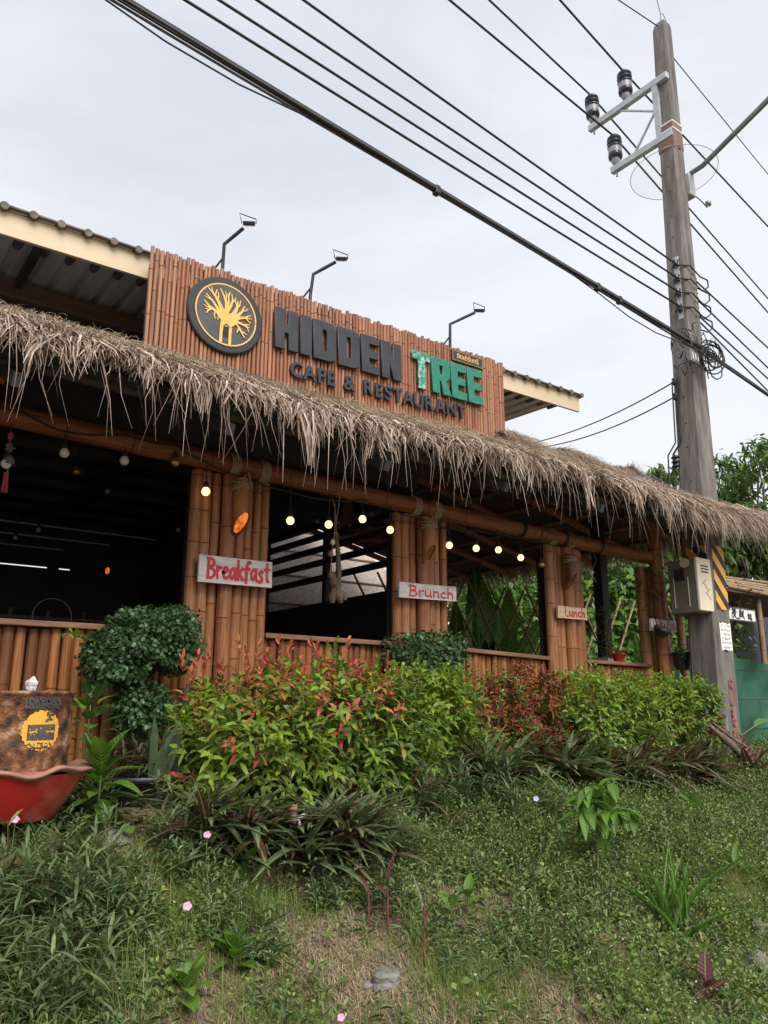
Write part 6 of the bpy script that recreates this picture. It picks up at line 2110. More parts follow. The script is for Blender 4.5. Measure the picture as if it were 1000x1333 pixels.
syz('hedge_shrub', 718, 832, 878, 992, 4.36, 0.36, 900, [M['lf_hedge'], M['lf_lime'], M['lf_mix']], 'clipped bright green hedge shrub next to the dried one', hm, HG, ln=0.078, wd=0.028, sub=[((0, 0, 0), (1, 1, 1), 0.8), ((-0.2, -0.3, -0.3), (0.7, 0.7, 0.6), 0.25)])
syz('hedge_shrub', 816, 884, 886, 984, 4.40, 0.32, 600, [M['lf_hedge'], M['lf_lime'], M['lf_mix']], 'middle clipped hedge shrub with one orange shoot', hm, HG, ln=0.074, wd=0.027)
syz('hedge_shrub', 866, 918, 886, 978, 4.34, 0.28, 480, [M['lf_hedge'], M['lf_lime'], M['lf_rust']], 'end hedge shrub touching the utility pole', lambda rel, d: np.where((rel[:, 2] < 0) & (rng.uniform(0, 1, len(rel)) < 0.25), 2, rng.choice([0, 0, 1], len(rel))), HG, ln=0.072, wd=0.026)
# small clipped ball at the Brunch pillar
fb = thing('ficus_ball', ground(553, 960), 'dark clipped round bush in front of the Brunch pillar', 'bush')
c, rx, rz = frame(512, 596, 822, 890, 4.62)
L = Leaves(); ball(L, c, (rx * 0.97, 0.3, rz * 0.95), 3000, 0.032)
L.build('crown', M['lf_ficus'], fb)
MB().tube([(c[0], 4.62, 0.95), (c[0], 4.62, c[2])], 0.03, 8).build('trunk', M['bark'], fb)

# climbing sprigs
def sprig(px_, n, yy, ln, wd, mat_, label, spread=10, name='sprig', cat='plant'):
    t = thing(name, at(*px_[0], y=yy), label, cat)
    pts_ = [at(*q_, y=yy) for q_ in px_]
    MB().tube(pts_, 0.005, 5).build('stem', M['stem_green'], t)
    L = Leaves()
    for k in range(n):
        s = k / n * (len(pts_) - 1); i = min(int(s), len(pts_) - 2)
        p = pts_[i].lerp(pts_[i + 1], s - i)
        L.add(np.array(p), np.array([U(-1, 1), U(-0.8, 0.2), U(-0.2, 0.8)]), UP, ln * U(0.8, 1.2), wd, 0.3)
    L.build('foliage', M[mat_], t)
sprig([(612, 935), (616, 905), (608, 890), (618, 872)], 34, 4.6, 0.055, 0.032, 'lf_garden', 'slim green vine sprig climbing the half wall by the dark clipped bush')
sprig([(128, 835), (108, 830), (92, 824), (82, 826)], 24, 4.6, 0.06, 0.022, 'lf_lime', 'yellow-green sprig poking out beside the big topiary ball')
sprig([(432, 900), (435, 870), (437, 850)], 4, 4.5, 0.16, 0.03, 'lf_sans', 'grey-green pointed succulent tip above the red-tipped shrub')
# mottled upright succulents behind the topiary
for (a, b, yy, l_) in ((224, 950, 4.55, 'tall mottled upright succulent nearest the topiary'), (240, 930, 4.6, 'tall mottled upright succulent beside the red-tipped shrub')):
    t = thing('upright_succulent', (at(a, 985, y=yy).x, yy, 1.0), l_, 'succulent')
    top = at(a + 4, b - 40, y=yy); bot = Vector((at(a, 985, y=yy).x, yy, 1.0))
    m_ = MB(); m_.tube([bot.lerp(top, s) + Vector((0.008 * math.sin(s * 20), 0, 0)) for s in np.linspace(0, 1, 12)], [0.045] * 9 + [0.04, 0.03, 0.008], 7)
    m_.build('stem', M['lf_sans'], t)
sn = thing('snake_plant', ground(205, 1035), 'broad mottled snake plant blades between the pot and the big shrub', 'plant')
for k in range(9):
    L = Leaves(); b = np.array(at(U(188, 228), 1040, y=U(4.2, 4.4)))
    L.add(b, np.array([U(-0.15, 0.35), U(-0.3, 0.1), 1.0]), np.array([U(-1, 1), -1, 0.0]), U(0.28, 0.5), 0.07, 0.05, 0.3, 0, (0.3, 0.95, 0.75, 0.8))
    L.build('leaf', M['lf_sans'], sn)

# ---- rusty drum in a red basin
RB = at(20, 1040, y=4.05)
rb = thing('red_basin', (RB.x, 4.05, at(20, 1062, y=3.9).z - 0.03), 'worn red glazed basin with a wavy clay rim under the drum', 'basin')
bz = WLOC[rb.name].z
rtop = at(20, 998, y=4.05).z
bw_ = (at(112, 998, y=4.05).x - RB.x)
hb = rtop - bz
MB().lathe([(bw_ * 0.55, 0), (bw_ * 0.72, hb * 0.3), (bw_ * 0.86, hb * 0.62), (bw_ * 0.95, hb * 0.9)], (RB.x, 4.05, bz), 40).build('bowl', M['red_glaze'], rb)
m_ = MB(); n = 56
prof = [(0.94, 0.88), (1.04, 0.93), (1.06, 0.985), (0.95, 1.0), (0.80, 0.96), (0.4, 0.94), (0.0, 0.94)]
vs, fs = [], []
for (r_, h_) in prof:
    for k in range(n):
        a = 2 * math.pi * k / n
        dz = 0.012 * math.sin(5 * a + 0.6) + 0.008 * math.sin(9 * a) if r_ > 0.9 else 0
        vs.append((RB.x + math.cos(a) * r_ * bw_, 4.05 + math.sin(a) * r_ * bw_, bz + h_ * hb + dz))
for i in range(len(prof) - 1):
    for k in range(n): fs.append((i * n + k, i * n + (k + 1) % n, (i + 1) * n + (k + 1) % n, (i + 1) * n + k))
m_.add(vs, fs, 0, True); m_.build('rim', M['clay'], rb)
DB = at(30, 990, y=4.05); DT = at(30, 900, y=4.05)
dr_ = at(90, 950, y=4.05).x - at(22, 950, y=4.05).x
dc = Vector((at(22, 950, y=4.05).x, 4.05, rtop - 0.03))
dh = DT.z - dc.z
dm = thing('rusty_drum', dc, 'rusted steel drum with a yellow painted round mark, standing in the red basin', 'drum')
MB().lathe([(dr_, 0), (dr_ * 1.0, dh * 0.3), (dr_ * 1.025, dh * 0.33), (dr_ * 1.0, dh * 0.36), (dr_ * 0.995, dh * 0.95), (dr_ * 1.03, dh * 0.965), (dr_ * 1.03, dh), (dr_ * 0.97, dh), (dr_ * 0.95, dh * 0.95), (0, dh * 0.94)], dc, 44, wob=0.004).build('shell', M['rust'], dm)
# painted mark wraps the drum
def drum_pt(u, v, lift=0.004):   # u: arc metres from the mark centre, v: height from the mark centre
    a = MA + u / dr_
    return (dc.x + math.cos(a) * (dr_ + lift) * 1.0, dc.y + math.sin(a) * (dr_ + lift), MZ + v)
mk = at(54, 951, y=4.05 - dr_ * 0.9)
MA = math.atan2(mk.y - dc.y, mk.x - dc.x)
mk = at(54, 951, y=dc.y + dr_ * math.sin(MA))
MA = math.atan2(mk.y - dc.y, mk.x - dc.x); MZ = mk.z
mr = 0.088
def film(cells, lift, name, mat_):
    m_ = MB()
    for (u0, u1, v0, v1) in cells:
        m_.add([drum_pt(u0, v0, lift), drum_pt(u1, v0, lift), drum_pt(u1, v1, lift), drum_pt(u0, v1, lift)], [(0, 1, 2, 3)])
    m_.build(name, M[mat_], dm)
from mathutils import noise as mnoise
cells, blk = [], []
st = 0.003
for i in range(-32, 32):
    for j in range(-32, 32):
        u, v = (i + 0.5) * st, (j + 0.5) * st
        nz_ = 0.03 * mnoise.fractal((u * 90, v * 90, 3.1), 0.7, 2.0, 4)
        rr = math.hypot(u, v)
        if rr + nz_ * 0.25 < mr:
            gap = (v < -0.055 and nz_ > 0.004)
            if not gap: cells.append((i * st, i * st + st, j * st, j * st + st))
        if abs(u) < 0.062 and -0.042 < v < 0.028 and nz_ > -0.014 and not (abs(v + 0.005) < 0.004 and abs(u) > 0.02 and nz_ < 0.004):
            blk.append((i * st, i * st + st, j * st, j * st + st))
        if abs(u) < 0.09 and 0.095 < v < 0.15 or (abs(u) < 0.05 and -0.08 < v < -0.05 and nz_ > 0.006):
            if nz_ > -0.008: blk.append((i * st, i * st + st, j * st, j * st + st))
for i in range(-32, 32):
    for j in range(32, 50):
        u, v = (i + 0.5) * st, (j + 0.5) * st
        nz_ = 0.03 * mnoise.fractal((u * 90, v * 90, 3.1), 0.7, 2.0, 4)
        if abs(u) < 0.085 and v < 0.148 and nz_ > -0.007: blk.append((i * st, i * st + st, j * st, j * st + st))
film(cells, 0.004, 'yellow_mark', 'yellow'); film(blk, 0.0055, 'black_mark', 'ink')
m_ = MB()
for k, (u, v, a) in enumerate(((0.02, 0.045, 0.5), (0.035, 0.05, -0.4), (0.03, 0.065, 0.9), (0.045, 0.07, 0.1), (0.02, 0.075, 1.2), (0.038, 0.085, 0.4))):
    du, dv = 0.014 * math.cos(a), 0.014 * math.sin(a)
    m_.add([drum_pt(u - du, v - dv, 0.0065), drum_pt(u + dv * 0.5, v - du * 0.5, 0.0065), drum_pt(u + du, v + dv, 0.0065), drum_pt(u - dv * 0.5, v + du * 0.5, 0.0065)], [(0, 1, 2, 3)])
m_.build('leaf_mark', M['ink'], dm)
cr = at(41, 896, y=3.95)
crs = thing('pale_stone', cr, 'small pale glittering stone lump on top of the rusty drum', 'stone')
bm = bmesh.new(); bmesh.ops.create_icosphere(bm, subdivisions=3, radius=0.032)
for v in bm.verts:
    k_ = 1 + 0.18 * math.sin(v.co.x * 130) * math.sin(v.co.y * 110 + 1) + 0.1 * math.sin(v.co.z * 200)
    v.co = Vector((v.co.x * k_ * 0.8, v.co.y * k_ * 0.8, v.co.z * k_ * 1.15))
me = bpy.data.meshes.new('lump'); bm.to_mesh(me); bm.free(); me.materials.append(M['crystal'])
mobj('lump', me, crs, Vector((cr.x, 3.95, dc.z + dh + 0.03)))

# ---- broadleaf plants: each large leaf its own object
def big_leaf_mesh(name, mat_, w0, seed, droop=0.35, n=6, fold=0.16, wav=0.0):
    r_ = random.Random(seed)
    vs, fs = [], []
    for i in range(n + 1):
        t = i / n
        wv = w0 * (math.sin(math.pi * min(1, t ** 0.75)) ** 0.8) * 0.5 if 0 < i < n else 0.004
        z = -droop * t * t
        for s in (-1, 0, 1):
            vs.append((s * wv, t, z + (abs(s) * wv * fold * 2) + wav * math.sin(t * 11 + s) * abs(s)))
    for i in range(n):
        for k in range(2): fs.append((i * 3 + k, i * 3 + k + 1, (i + 1) * 3 + k + 1, (i + 1) * 3 + k))
    m_ = MB(); m_.add(vs, fs, 0, True)
    return m_.mesh(name, M[mat_])


def put_leaf(parent, me, p, d, up, ln, wscale=1.0, name='leaf'):
    d = Vector(d).normalized(); s = d.cross(Vector(up))
    if s.length < 1e-3: s = Vector((1, 0, 0))
    s.normalize(); n_ = s.cross(d)
    o = mobj(name, me, parent, p)
    o.rotation_euler = Matrix((s, d, n_)).transposed().to_euler()
    o.scale = (ln * wscale, ln, ln)
    return o


BL = {k: [big_leaf_mesh('leaf', m_, w0, i, dr) for i, dr in enumerate((0.15, 0.35, 0.6))] for k, m_, w0 in
      (('broad', 'lf_broad_big', 0.42), ('deep', 'lf_deep_big', 0.46), ('banana', 'lf_banana_big', 0.30), ('banana_d', 'lf_deep_big', 0.28), ('purple', 'lf_purple_big', 0.15), ('moss', 'lf_moss_big', 0.15), ('red', 'lf_maroon_big', 0.34), ('weed', 'lf_broad_big', 0.52))}


def rosette(name, base, label, cat, kinds, n, l0, l1, el0=0.2, el1=1.2, wsc=1.0, group=None, spread=0.03, stem=None, h=0.0):
    t = thing(name, base, label, cat, group)
    b = Vector(base)
    for k in range(n):
        a = k * 2.4 + U(-0.3, 0.3); e = el0 + (el1 - el0) * (k / max(1, n - 1)) + U(-0.12, 0.12)
        d = Vector((math.cos(a) * math.cos(e), math.sin(a) * math.cos(e), math.sin(e)))
        kd = random.choice(kinds)
        put_leaf(t, random.choice(BL[kd]), b + Vector((d.x * spread, d.y * spread, h * k / max(1, n - 1))), d, (0, 0, 1), U(l0, l1), wsc)
    if stem: MB().tube([b - Vector((0, 0, 0.05)), b + Vector((0, 0, h + 0.02))], [0.006, 0.004], 6).build('stem', M[stem], t)
    return t


g0 = at(128, 1058, y=4.0)
rosette('broadleaf_plant', at(128, 1050, y=4.0), 'glossy light green broadleaf plant beside the red basin', 'plant', ['broad', 'broad', 'deep'], 24, 0.13, 0.22, -0.3, 1.3, 1.0, stem='stem_green', h=0.22)
rosette('heart_leaf_plant', at(112, 985, y=4.35), 'heart-leaved green plant behind the basin against the half wall', 'plant', ['deep', 'weed'], 26, 0.08, 0.14, -0.1, 1.1, 1.5, stem='stem_green', h=0.32, spread=0.08)
rosette('heart_leaf_plant', at(150, 1075, y=3.95), 'low round-leaved plant in front of the black pot', 'plant', ['deep', 'weed'], 22, 0.06, 0.10, -0.1, 1.0, 1.5, stem='stem_green', h=0.10, spread=0.14)

# ---- spiderwort (oyster plant) clumps
SG = 'dark spiderwort clumps along the bank'
CLR = [(pt.x, 4.1, 0.36, 0.36), (RB.x + 0.1, 3.75, 0.62), (RB.x + 0.75, 3.85, 0.5)]
def wort(px_, py_, wpx, npl, kinds, label, l0=0.22, l1=0.36, yy=None):
    g = ground(px_, py_)
    if yy:
        g = at(px_, py_, y=yy); g.z = float(hz(g.x, g.y))
    t = thing('spiderwort_clump', g, label, 'plant', SG)
    sc_ = g.length / 1000
    CLR.append((g.x, g.y, wpx * sc_ * 0.55))
    for j in range(npl):
        x = g.x + U(-0.5, 0.5) * wpx * sc_ * 0.9; y = g.y + U(-0.14, 0.14)
        b = Vector((x, y, float(hz(x, y)) + U(0.06, 0.2)))
        for k in range(11):
            a = k * 2.4 + U(-0.3, 0.3); e = 0.02 + 0.95 * (k / 10) + U(-0.15, 0.15)
            d = Vector((math.cos(a) * math.cos(e), math.sin(a) * math.cos(e), math.sin(e)))
            put_leaf(t, random.choice(BL[random.choice(kinds)]), b + d * 0.02, d, (0, 0, 1), U(l0, l1), 1.0)
    return t
wort(305, 1135, 110, 13, ['moss', 'purple', 'moss'], 'purple-streaked spiderwort clump below the big shrub')
wort(440, 1125, 140, 24, ['moss', 'moss', 'moss', 'purple'], 'wide grey-green spiderwort clump around the red stake')
wort(560, 1085, 55, 4, ['purple', 'moss', 'purple'], 'small reddish spiderwort clump right of the red stake', 0.14, 0.24)
wort(660, 1035, 90, 13, ['moss', 'moss', 'purple'], 'spiderwort clump under the dried shrub', 0.24, 0.4, 3.98)
wort(745, 1025, 90, 16, ['moss', 'moss', 'purple'], 'spiderwort clump under the first hedge shrub', 0.24, 0.4, 3.96)
wort(825, 1012, 85, 18, ['purple', 'moss'], 'spiderwort clump under the middle hedge shrub', 0.24, 0.4, 3.94)
wort(895, 1000, 80, 18, ['purple', 'purple', 'moss'], 'dark purple spiderwort clump near the pole foot', 0.24, 0.4, 3.9)
rosette('cordyline', ground(978, 1012), 'dark red spiky plant beside the pole foot', 'plant', ['red', 'purple'], 18, 0.3, 0.5, 0.2, 1.3, 0.8)
st = thing('fallen_palm_stalk', ground(958, 1000), 'dry brown split palm stalk leaning against the pole foot', 'stalk')
MB().tube([at(923, 944, y=3.95), at(950, 968, y=3.9), at(985, 1003, y=3.85)], [0.016, 0.035, 0.02], 7).build('stalk', M['drift'], st)
MB().tube([at(927, 940, y=3.97), at(955, 962, y=3.92), at(992, 985, y=3.85)], [0.008, 0.014, 0.01], 6).build('stalk', M['drift'], st)

# ---- young light green sapling with drooping leaflets
sp_ = thing('light_green_sapling', Vector((at(775, 1095, y=3.0).x, 3.0, float(hz(at(775, 1095, y=3.0).x, 3.0)))), 'bright light green sapling with drooping pointed leaflets on the bank', 'sapling')
for (a, b, nn_) in ((800, 1018, 9), (765, 1025, 8), (755, 1068, 9), (800, 1065, 8), (830, 1060, 9), (760, 1040, 8), (790, 1090, 7)):
    tip_ = at(a, b, y=2.98)
    b0 = at(778, 1060, y=3.0)
    MB().tube([b0, b0.lerp(tip_, 0.5) + Vector((0, 0, 0.04)), tip_], 0.005, 5).build('stem', M['stem_green'], sp_)
    for k in range(nn_):
        q_ = b0.lerp(tip_, 0.35 + 0.65 * k / nn_) + Vector((0, 0, 0.03))
        put_leaf(sp_, random.choice(BL['weed']), q_, ((1 if k % 2 else -1) * U(0.4, 0.9), U(-0.8, 0.3), U(-0.5, 0.1)), (0, 0, 1), U(0.11, 0.17), 0.75)
MB().tube([WLOC[sp_.name], b0], 0.008, 6).build('stem', M['stem_green'], sp_)

# ---- seedlings, weeds that read as single plants on the near bank
for (a, b, kinds, n_, l0, l1, h, l_, wsc, stm) in (
        (505, 1218, ['red', 'purple'], 9, 0.10, 0.17, 0.20, 'reddish upright seedling on the bare bank', 0.6, 'stem_red'),
        (480, 1205, ['red', 'moss'], 7, 0.08, 0.14, 0.12, 'short reddish seedling beside the taller red one', 0.7, 'stem_red'),
        (553, 1262, ['purple', 'moss'], 12, 0.11, 0.18, 0.22, 'red-stemmed seedling with narrow leaves near the grey rock', 0.7, 'stem_red'),
        (590, 1215, ['red', 'weed'], 8, 0.08, 0.12, 0.10, 'low maroon-leaved seedling beside the pale green weed', 1.0, 'stem_red'),
        (610, 1200, ['weed'], 9, 0.07, 0.10, 0.12, 'pale green broad weed on the bare bank', 1.0, 'stem_green'),
        (240, 1300, ['weed', 'broad'], 14, 0.10, 0.15, 0.05, 'low spreading light green plant at the bottom of the bank', 1.0, 'stem_green'),
        (305, 1262, ['weed', 'broad'], 14, 0.10, 0.16, 0.08, 'larger light green seedling behind the low spreading one', 1.0, 'stem_green'),
        (318, 1165, ['broad', 'weed'], 11, 0.08, 0.12, 0.14, 'upright light green seedling in the middle of the grass', 0.9, 'stem_green'),
        (228, 1155, ['deep', 'weed'], 9, 0.06, 0.10, 0.08, 'small round-leaved weed near the ruellia', 1.2, 'stem_green'),
        (922, 1320, ['red'], 10, 0.10, 0.16, 0.12, 'dark maroon broad-leaved plant at the bottom of the bank', 1.5, 'stem_red'),
        (905, 1065, ['weed', 'broad'], 8, 0.10, 0.16, 0.06, 'pale green broad weed below the hedge end', 0.9, 'stem_green'),
        (960, 1150, ['broad', 'moss'], 9, 0.10, 0.16, 0.10, 'pointed-leaf weed at the picture edge', 0.7, 'stem_green')):
    g_ = ground(a, b); CLR.append((g_.x, g_.y - 0.05, 0.12, 0.15))
    rosette('seedling', g_, l_, 'seedling', kinds, n_, l0, l1, 0.0, 1.25, wsc, 'seedlings on the bank', 0.015, stm, h)

# tall grass tuft
g_ = ground(880, 1225); CLR.append((g_.x, g_.y, 0.16, 0.2))
tg = thing('grass_tuft', g_, 'tall tuft of broad arching grass on the bank', 'grass tuft')
for k in range(26):
    a = U(0, 6.28); e = U(0.7, 1.45)
    put_leaf(tg, random.choice(GT) if 'GT' in globals() else random.choice(BL['moss']), Vector(WLOC[tg.name]) + Vector((U(-.06, .06), U(-.06, .06), 0)), (math.cos(a) * math.cos(e), math.sin(a) * math.cos(e), math.sin(e)), (0, 0, 1), U(0.34, 0.62), 0.5)
for o in tg.children: o.data = random.choice(BL['banana']); o.scale.x *= 0.24

# ---- ruellia clumps: narrow leaves on many stems, pink flowers
def ruellia(px_, py_, wpx, hpx, n_st, label):
    g = ground(px_, py_)
    t = thing('ruellia_clump', g, label, 'plant', 'narrow-leaved ruellia clumps on the bank')
    sc_ = g.length / 1000
    L = Leaves()
    m_ = MB()
    for j in range(n_st):
        x = g.x + U(-0.5, 0.5) * wpx * sc_; y = g.y + U(-0.16, 0.2)
        b = Vector((x, y, float(hz(x, y)) - 0.01)); hgt = hpx * sc_ * U(0.6, 1.05)
        lean = Vector((U(-0.25, 0.25), U(-0.3, 0.15), 1)).normalized()
        tipp = b + lean * hgt
        m_.tube([b, tipp], 0.002, 4, caps=False)
        nn_ = int(9 + hgt * 42)
        tt = rng.uniform(0.1, 1.0, nn_)
        pos = np.array(b)[None] + np.array(lean)[None] * (tt * hgt)[:, None]
        az = rng.uniform(0, 6.28, nn_); el = rng.uniform(0.0, 1.1, nn_)
        L.add(pos, np.stack([np.cos(az) * np.cos(el), np.sin(az) * np.cos(el), np.sin(el)], 1), UP, rng.uniform(0.09, 0.18, nn_), rng.uniform(0.011, 0.019, nn_), 0.3, 0.3)
    tag(m_.build('stems', M['stem_dark'], t), kind='stuff')
    L.build('foliage', M['lf_ruellia'], t)
ruellia(30, 1225, 170, 95, 52, 'broad narrow-leaved ruellia clump in front of the red basin')
ruellia(110, 1150, 100, 45, 22, 'lower ruellia clump between the basin and the round-leaved plant')
ruellia(262, 1120, 110, 75, 28, 'ruellia clump with a pink flower by the purple-streaked spiderwort')
ruellia(380, 1120, 80, 60, 14, 'thin ruellia clump just left of the red stake')
ruellia(540, 1070, 90, 70, 26, 'ruellia clump with a pink flower below the lime shrub')
ruellia(620, 1060, 90, 75, 26, 'ruellia clump below the sparse shrub')
ruellia(690, 1075, 70, 55, 16, 'ruellia clump with a pale blue flower')
ruellia(30, 1320, 150, 80, 26, 'low ruellia clump at the bottom corner of the bank')
ruellia(500, 1130, 80, 60, 16, 'short ruellia clump beside the wide spiderwort')

def flower(px_, py_, mat_, label, r_=0.028, dlt=0.38):
    g = ground(px_, py_ + 25)
    d = ray(px_, py_)
    dist = (g - Vector((0, 0, EYE))).length - dlt
    c = Vector((0, 0, EYE)) + d * dist
    t = thing('ruellia_flower', c, label, 'flower', 'single blossoms on the bank')
    fn = (-d * 0.8 + Vector((0, 0, 0.5))).normalized()
    mt = basis(fn)
    for k in range(5):
        a = 2 * math.pi * k / 5 + U(-.1, .1)
        dd_ = mt @ Vector((math.cos(a), math.sin(a), 0.25))
        L = Leaves(); L.add(np.array(c), np.array(dd_), np.array(fn), r_ * 1.25, r_ * 1.1, 0.05, 0.1, 0, (0.35, 0.8, 0.75, 1.0)); L.build('petal', M[mat_], t)
    MB().tube([c - fn * 0.045, c], [0.003, 0.006], 6).build('tube', M[mat_], t)
    MB().tube([(c.x, c.y, float(hz(c.x, c.y))), c - fn * 0.045], 0.002, 5).build('stalk', M['stem_green'], t)
for (a, b, mm, l_) in ((20, 1067, 'petal_pink', 'pink flower in front of the red basin'), (270, 1087, 'petal_pink', 'pink flower beside the purple-streaked spiderwort'), (244, 1180, 'petal_pink', 'large pink flower in the middle of the near grass'),
                       (535, 1015, 'petal_pink', 'pale pink flower under the lime shrub'), (698, 1040, 'petal_blue', 'pale blue flower under the dried shrub'), (444, 1325, 'petal_pink', 'tiny pink flower at the bottom of the bank')):
    flower(a, b, mm, l_, 0.015 if b != 1325 else 0.011)

# stake with a ribbon
g_ = ground(440, 1125); g_ = at(381, 1095, y=g_.y + 0.06); g_.z = float(hz(g_.x, g_.y))
sk = thing('red_stake', g_, 'short faded red wooden stake with a white ribbon tied round it', 'stake')
kb = WLOC[sk.name]
ktop = at(381, 1048, y=kb.y)
MB().tube([kb - Vector((0, 0, 0.05)), Vector((kb.x, kb.y, ktop.z))], 0.021, 8).build('post', M['stake'], sk)
rbz = at(383, 1064, y=kb.y).z
m_ = MB(); m_.lathe([(0.025, -0.012), (0.027, 0), (0.025, 0.012)], (kb.x, kb.y, rbz), 14)
m_.tube([(kb.x + 0.01, kb.y - 0.025, rbz), (kb.x + 0.04, kb.y - 0.035, rbz + 0.012), (kb.x + 0.065, kb.y - 0.03, rbz + 0.02)], [0.008, 0.011, 0.004], 6)
m_.tube([(kb.x + 0.01, kb.y - 0.025, rbz), (kb.x + 0.02, kb.y - 0.03, rbz - 0.03), (kb.x + 0.01, kb.y - 0.03, rbz - 0.06)], [0.008, 0.008, 0.003], 6)
m_.build('ribbon', M['ribbon'], sk)

# rocks
def rock(px_, py_, s, label, mat_='rock', seed=0):
    g = ground(px_, py_)
    bm = bmesh.new(); bmesh.ops.create_icosphere(bm, subdivisions=3, radius=1)
    r_ = random.Random(seed); o = [r_.uniform(0, 6) for _ in range(6)]
    for v in bm.verts:
        k_ = 1 + 0.22 * math.sin(v.co.x * 2.6 + o[0]) * math.sin(v.co.y * 2.9 + o[1]) + 0.12 * math.sin(v.co.z * 5 + o[2]) + 0.06 * math.sin(v.co.x * 9 + o[3])
        v.co = Vector((v.co.x * s * k_ * 1.2, v.co.y * s * k_, v.co.z * s * k_ * 0.75))
    me = bpy.data.meshes.new('rock'); bm.to_mesh(me); bm.free(); me.materials.append(M[mat_])
    tag(mobj('rock', me, None, g + Vector((0, 0, s * 0.25))), label, 'rock', 'loose rocks on the bank')
rock(503, 1283, 0.05, 'grey rock lying on the bare soil of the bank', seed=1)
rock(478, 1292, 0.025, 'small stone beside the grey rock', seed=2)
rock(88, 1072, 0.05, 'pale rock between the basin and the ruellia', 'rock', 3)
rock(148, 1100, 0.06, 'pale rock half hidden under the ruellia', 'rock', 4)
rock(165, 1085, 0.03, 'small pale pebble near the black pot', 'rock', 5)
rock(988, 1262, 0.07, 'rounded grey boulder at the picture edge', seed=6)
rock(990, 1215, 0.05, 'pale stone at the picture edge above the boulder', 'rock', 7)
rock(945, 1275, 0.05, 'grey stone beside the maroon plant', seed=8)

# ------------------------------------------------------------------ ground cover (uncountable)
bare = [(500, 1280, 0.20), (705, 1328, 0.22), (420, 1215, 0.16), (262, 1290, 0.12), (600, 1185, 0.13), (650, 1195, 0.09), (440, 1250, 0.13), (575, 1310, 0.12), (395, 1165, 0.1)]
bare = [(ground(a, b), r_ * 1.75) for a, b, r_ in bare]


def cover_points(n, x0=0.2, x1=12.0, y0=1.2, y1=4.75, bare_keep=0.12):
    x = rng.uniform(x0, x1, n); y = rng.uniform(y0, y1, n)
    ang = np.degrees(np.arctan2(y, x))
    keep = (ang > 18) & (ang < 86)
    b = np.zeros(n)
    for g, r_ in bare: b = np.maximum(b, np.exp(-(((x - g.x) ** 2 + (y - g.y) ** 2) / (r_ * r_)) ** 1.5))
    pat = 0.5 + 0.5 * np.sin(x * 5.1 + np.sin(y * 6)) * np.sin(y * 7.3 + x * 2)
    keep &= rng.uniform(0, 1, n) > b * (1 - bare_keep)
    for cx_, cy_, cr_, *ry_ in CLR: keep &= ((x - cx_) / cr_) ** 2 + ((y - cy_) / (ry_[0] if ry_ else 0.26)) ** 2 > rng.uniform(0.3, 1.2, n)
    left_dry = np.exp(-((x - 1.9) / 1.0) ** 2 - ((y - 2.5) / 0.7) ** 2) * 0.35
    return x[keep], y[keep], pat[keep]


# grass blades
x, y, pat = cover_points(120000)
n = len(x)
z = hz(x, y)
tall = rng.uniform(0.04, 0.15, n) * (0.5 + 0.9 * pat) * np.where(x < 3.2, 1.25, 1.0)
az = rng.uniform(0, 6.28, n); ln_ = rng.uniform(0.15, 0.9, n)
P = np.zeros((n, 4, 3))
for j in range(4):
    t = j / 3
    P[:, j] = np.stack([x + np.cos(az) * ln_ * tall * t * t, y + np.sin(az) * ln_ * tall * t * t, z - 0.005 + tall * t * (1 - 0.25 * ln_ * t)], 1)
B = Blades()
B.add(P, np.stack([np.sin(az + 1.2), np.cos(az + 0.4), np.zeros(n)], 1), rng.uniform(0.003, 0.007, n))
o = B.build('grass', M['lf_grass']); tag(o, kind='stuff')
# mixed clumps of weeds, three growth forms
def clumps(name, ncl, m_n, nl, ln, wd, h0, h1, spread, mat_, keepf):
    cx_, cy_, _ = cover_points(ncl, bare_keep=0.02)
    k_ = rng.uniform(0, 1, len(cx_)) < keepf(cx_, cy_)
    cx_, cy_ = cx_[k_], cy_[k_]
    sz = rng.uniform(0.6, 1.4, len(cx_))
    x = np.repeat(cx_, m_n); y = np.repeat(cy_, m_n); sz = np.repeat(sz, m_n)
    n = len(x)
    ox, oy = rng.normal(0, 1, n) * spread * sz, rng.normal(0, 1, n) * spread * sz
    L = SmallLeaves()
    b = np.stack([x + ox, y + oy, hz(x + ox, y + oy)], 1)
    ax = np.stack([ox / spread * 0.28 + rng.normal(0, .15, n), oy / spread * 0.28 - 0.08 + rng.normal(0, .15, n), np.ones(n)], 1)
    shoots(L, b, ax, nl, ln, wd, rng.uniform(h0, h1, n) * sz, 0, 0.3, 80, 30)
    tag(L.build(name, M[mat_]), kind='stuff')
clumps('herb_clumps', 620, 15, 12, 0.075, 0.0125, 0.09, 0.22, 0.055, 'lf_ruellia', lambda x, y: np.clip(0.35 + 0.4 * (y - 2.2), 0.2, 0.9))
clumps('broadleaf_clumps', 520, 12, 9, 0.05, 0.026, 0.05, 0.15, 0.07, 'lf_weed', lambda x, y: np.where(x > 2.8, 0.8, 0.4))
clumps('fine_clumps', 560, 17, 14, 0.026, 0.011, 0.08, 0.22, 0.06, 'lf_hedge', lambda x, y: np.where(x > 3.2, 0.85, 0.35))
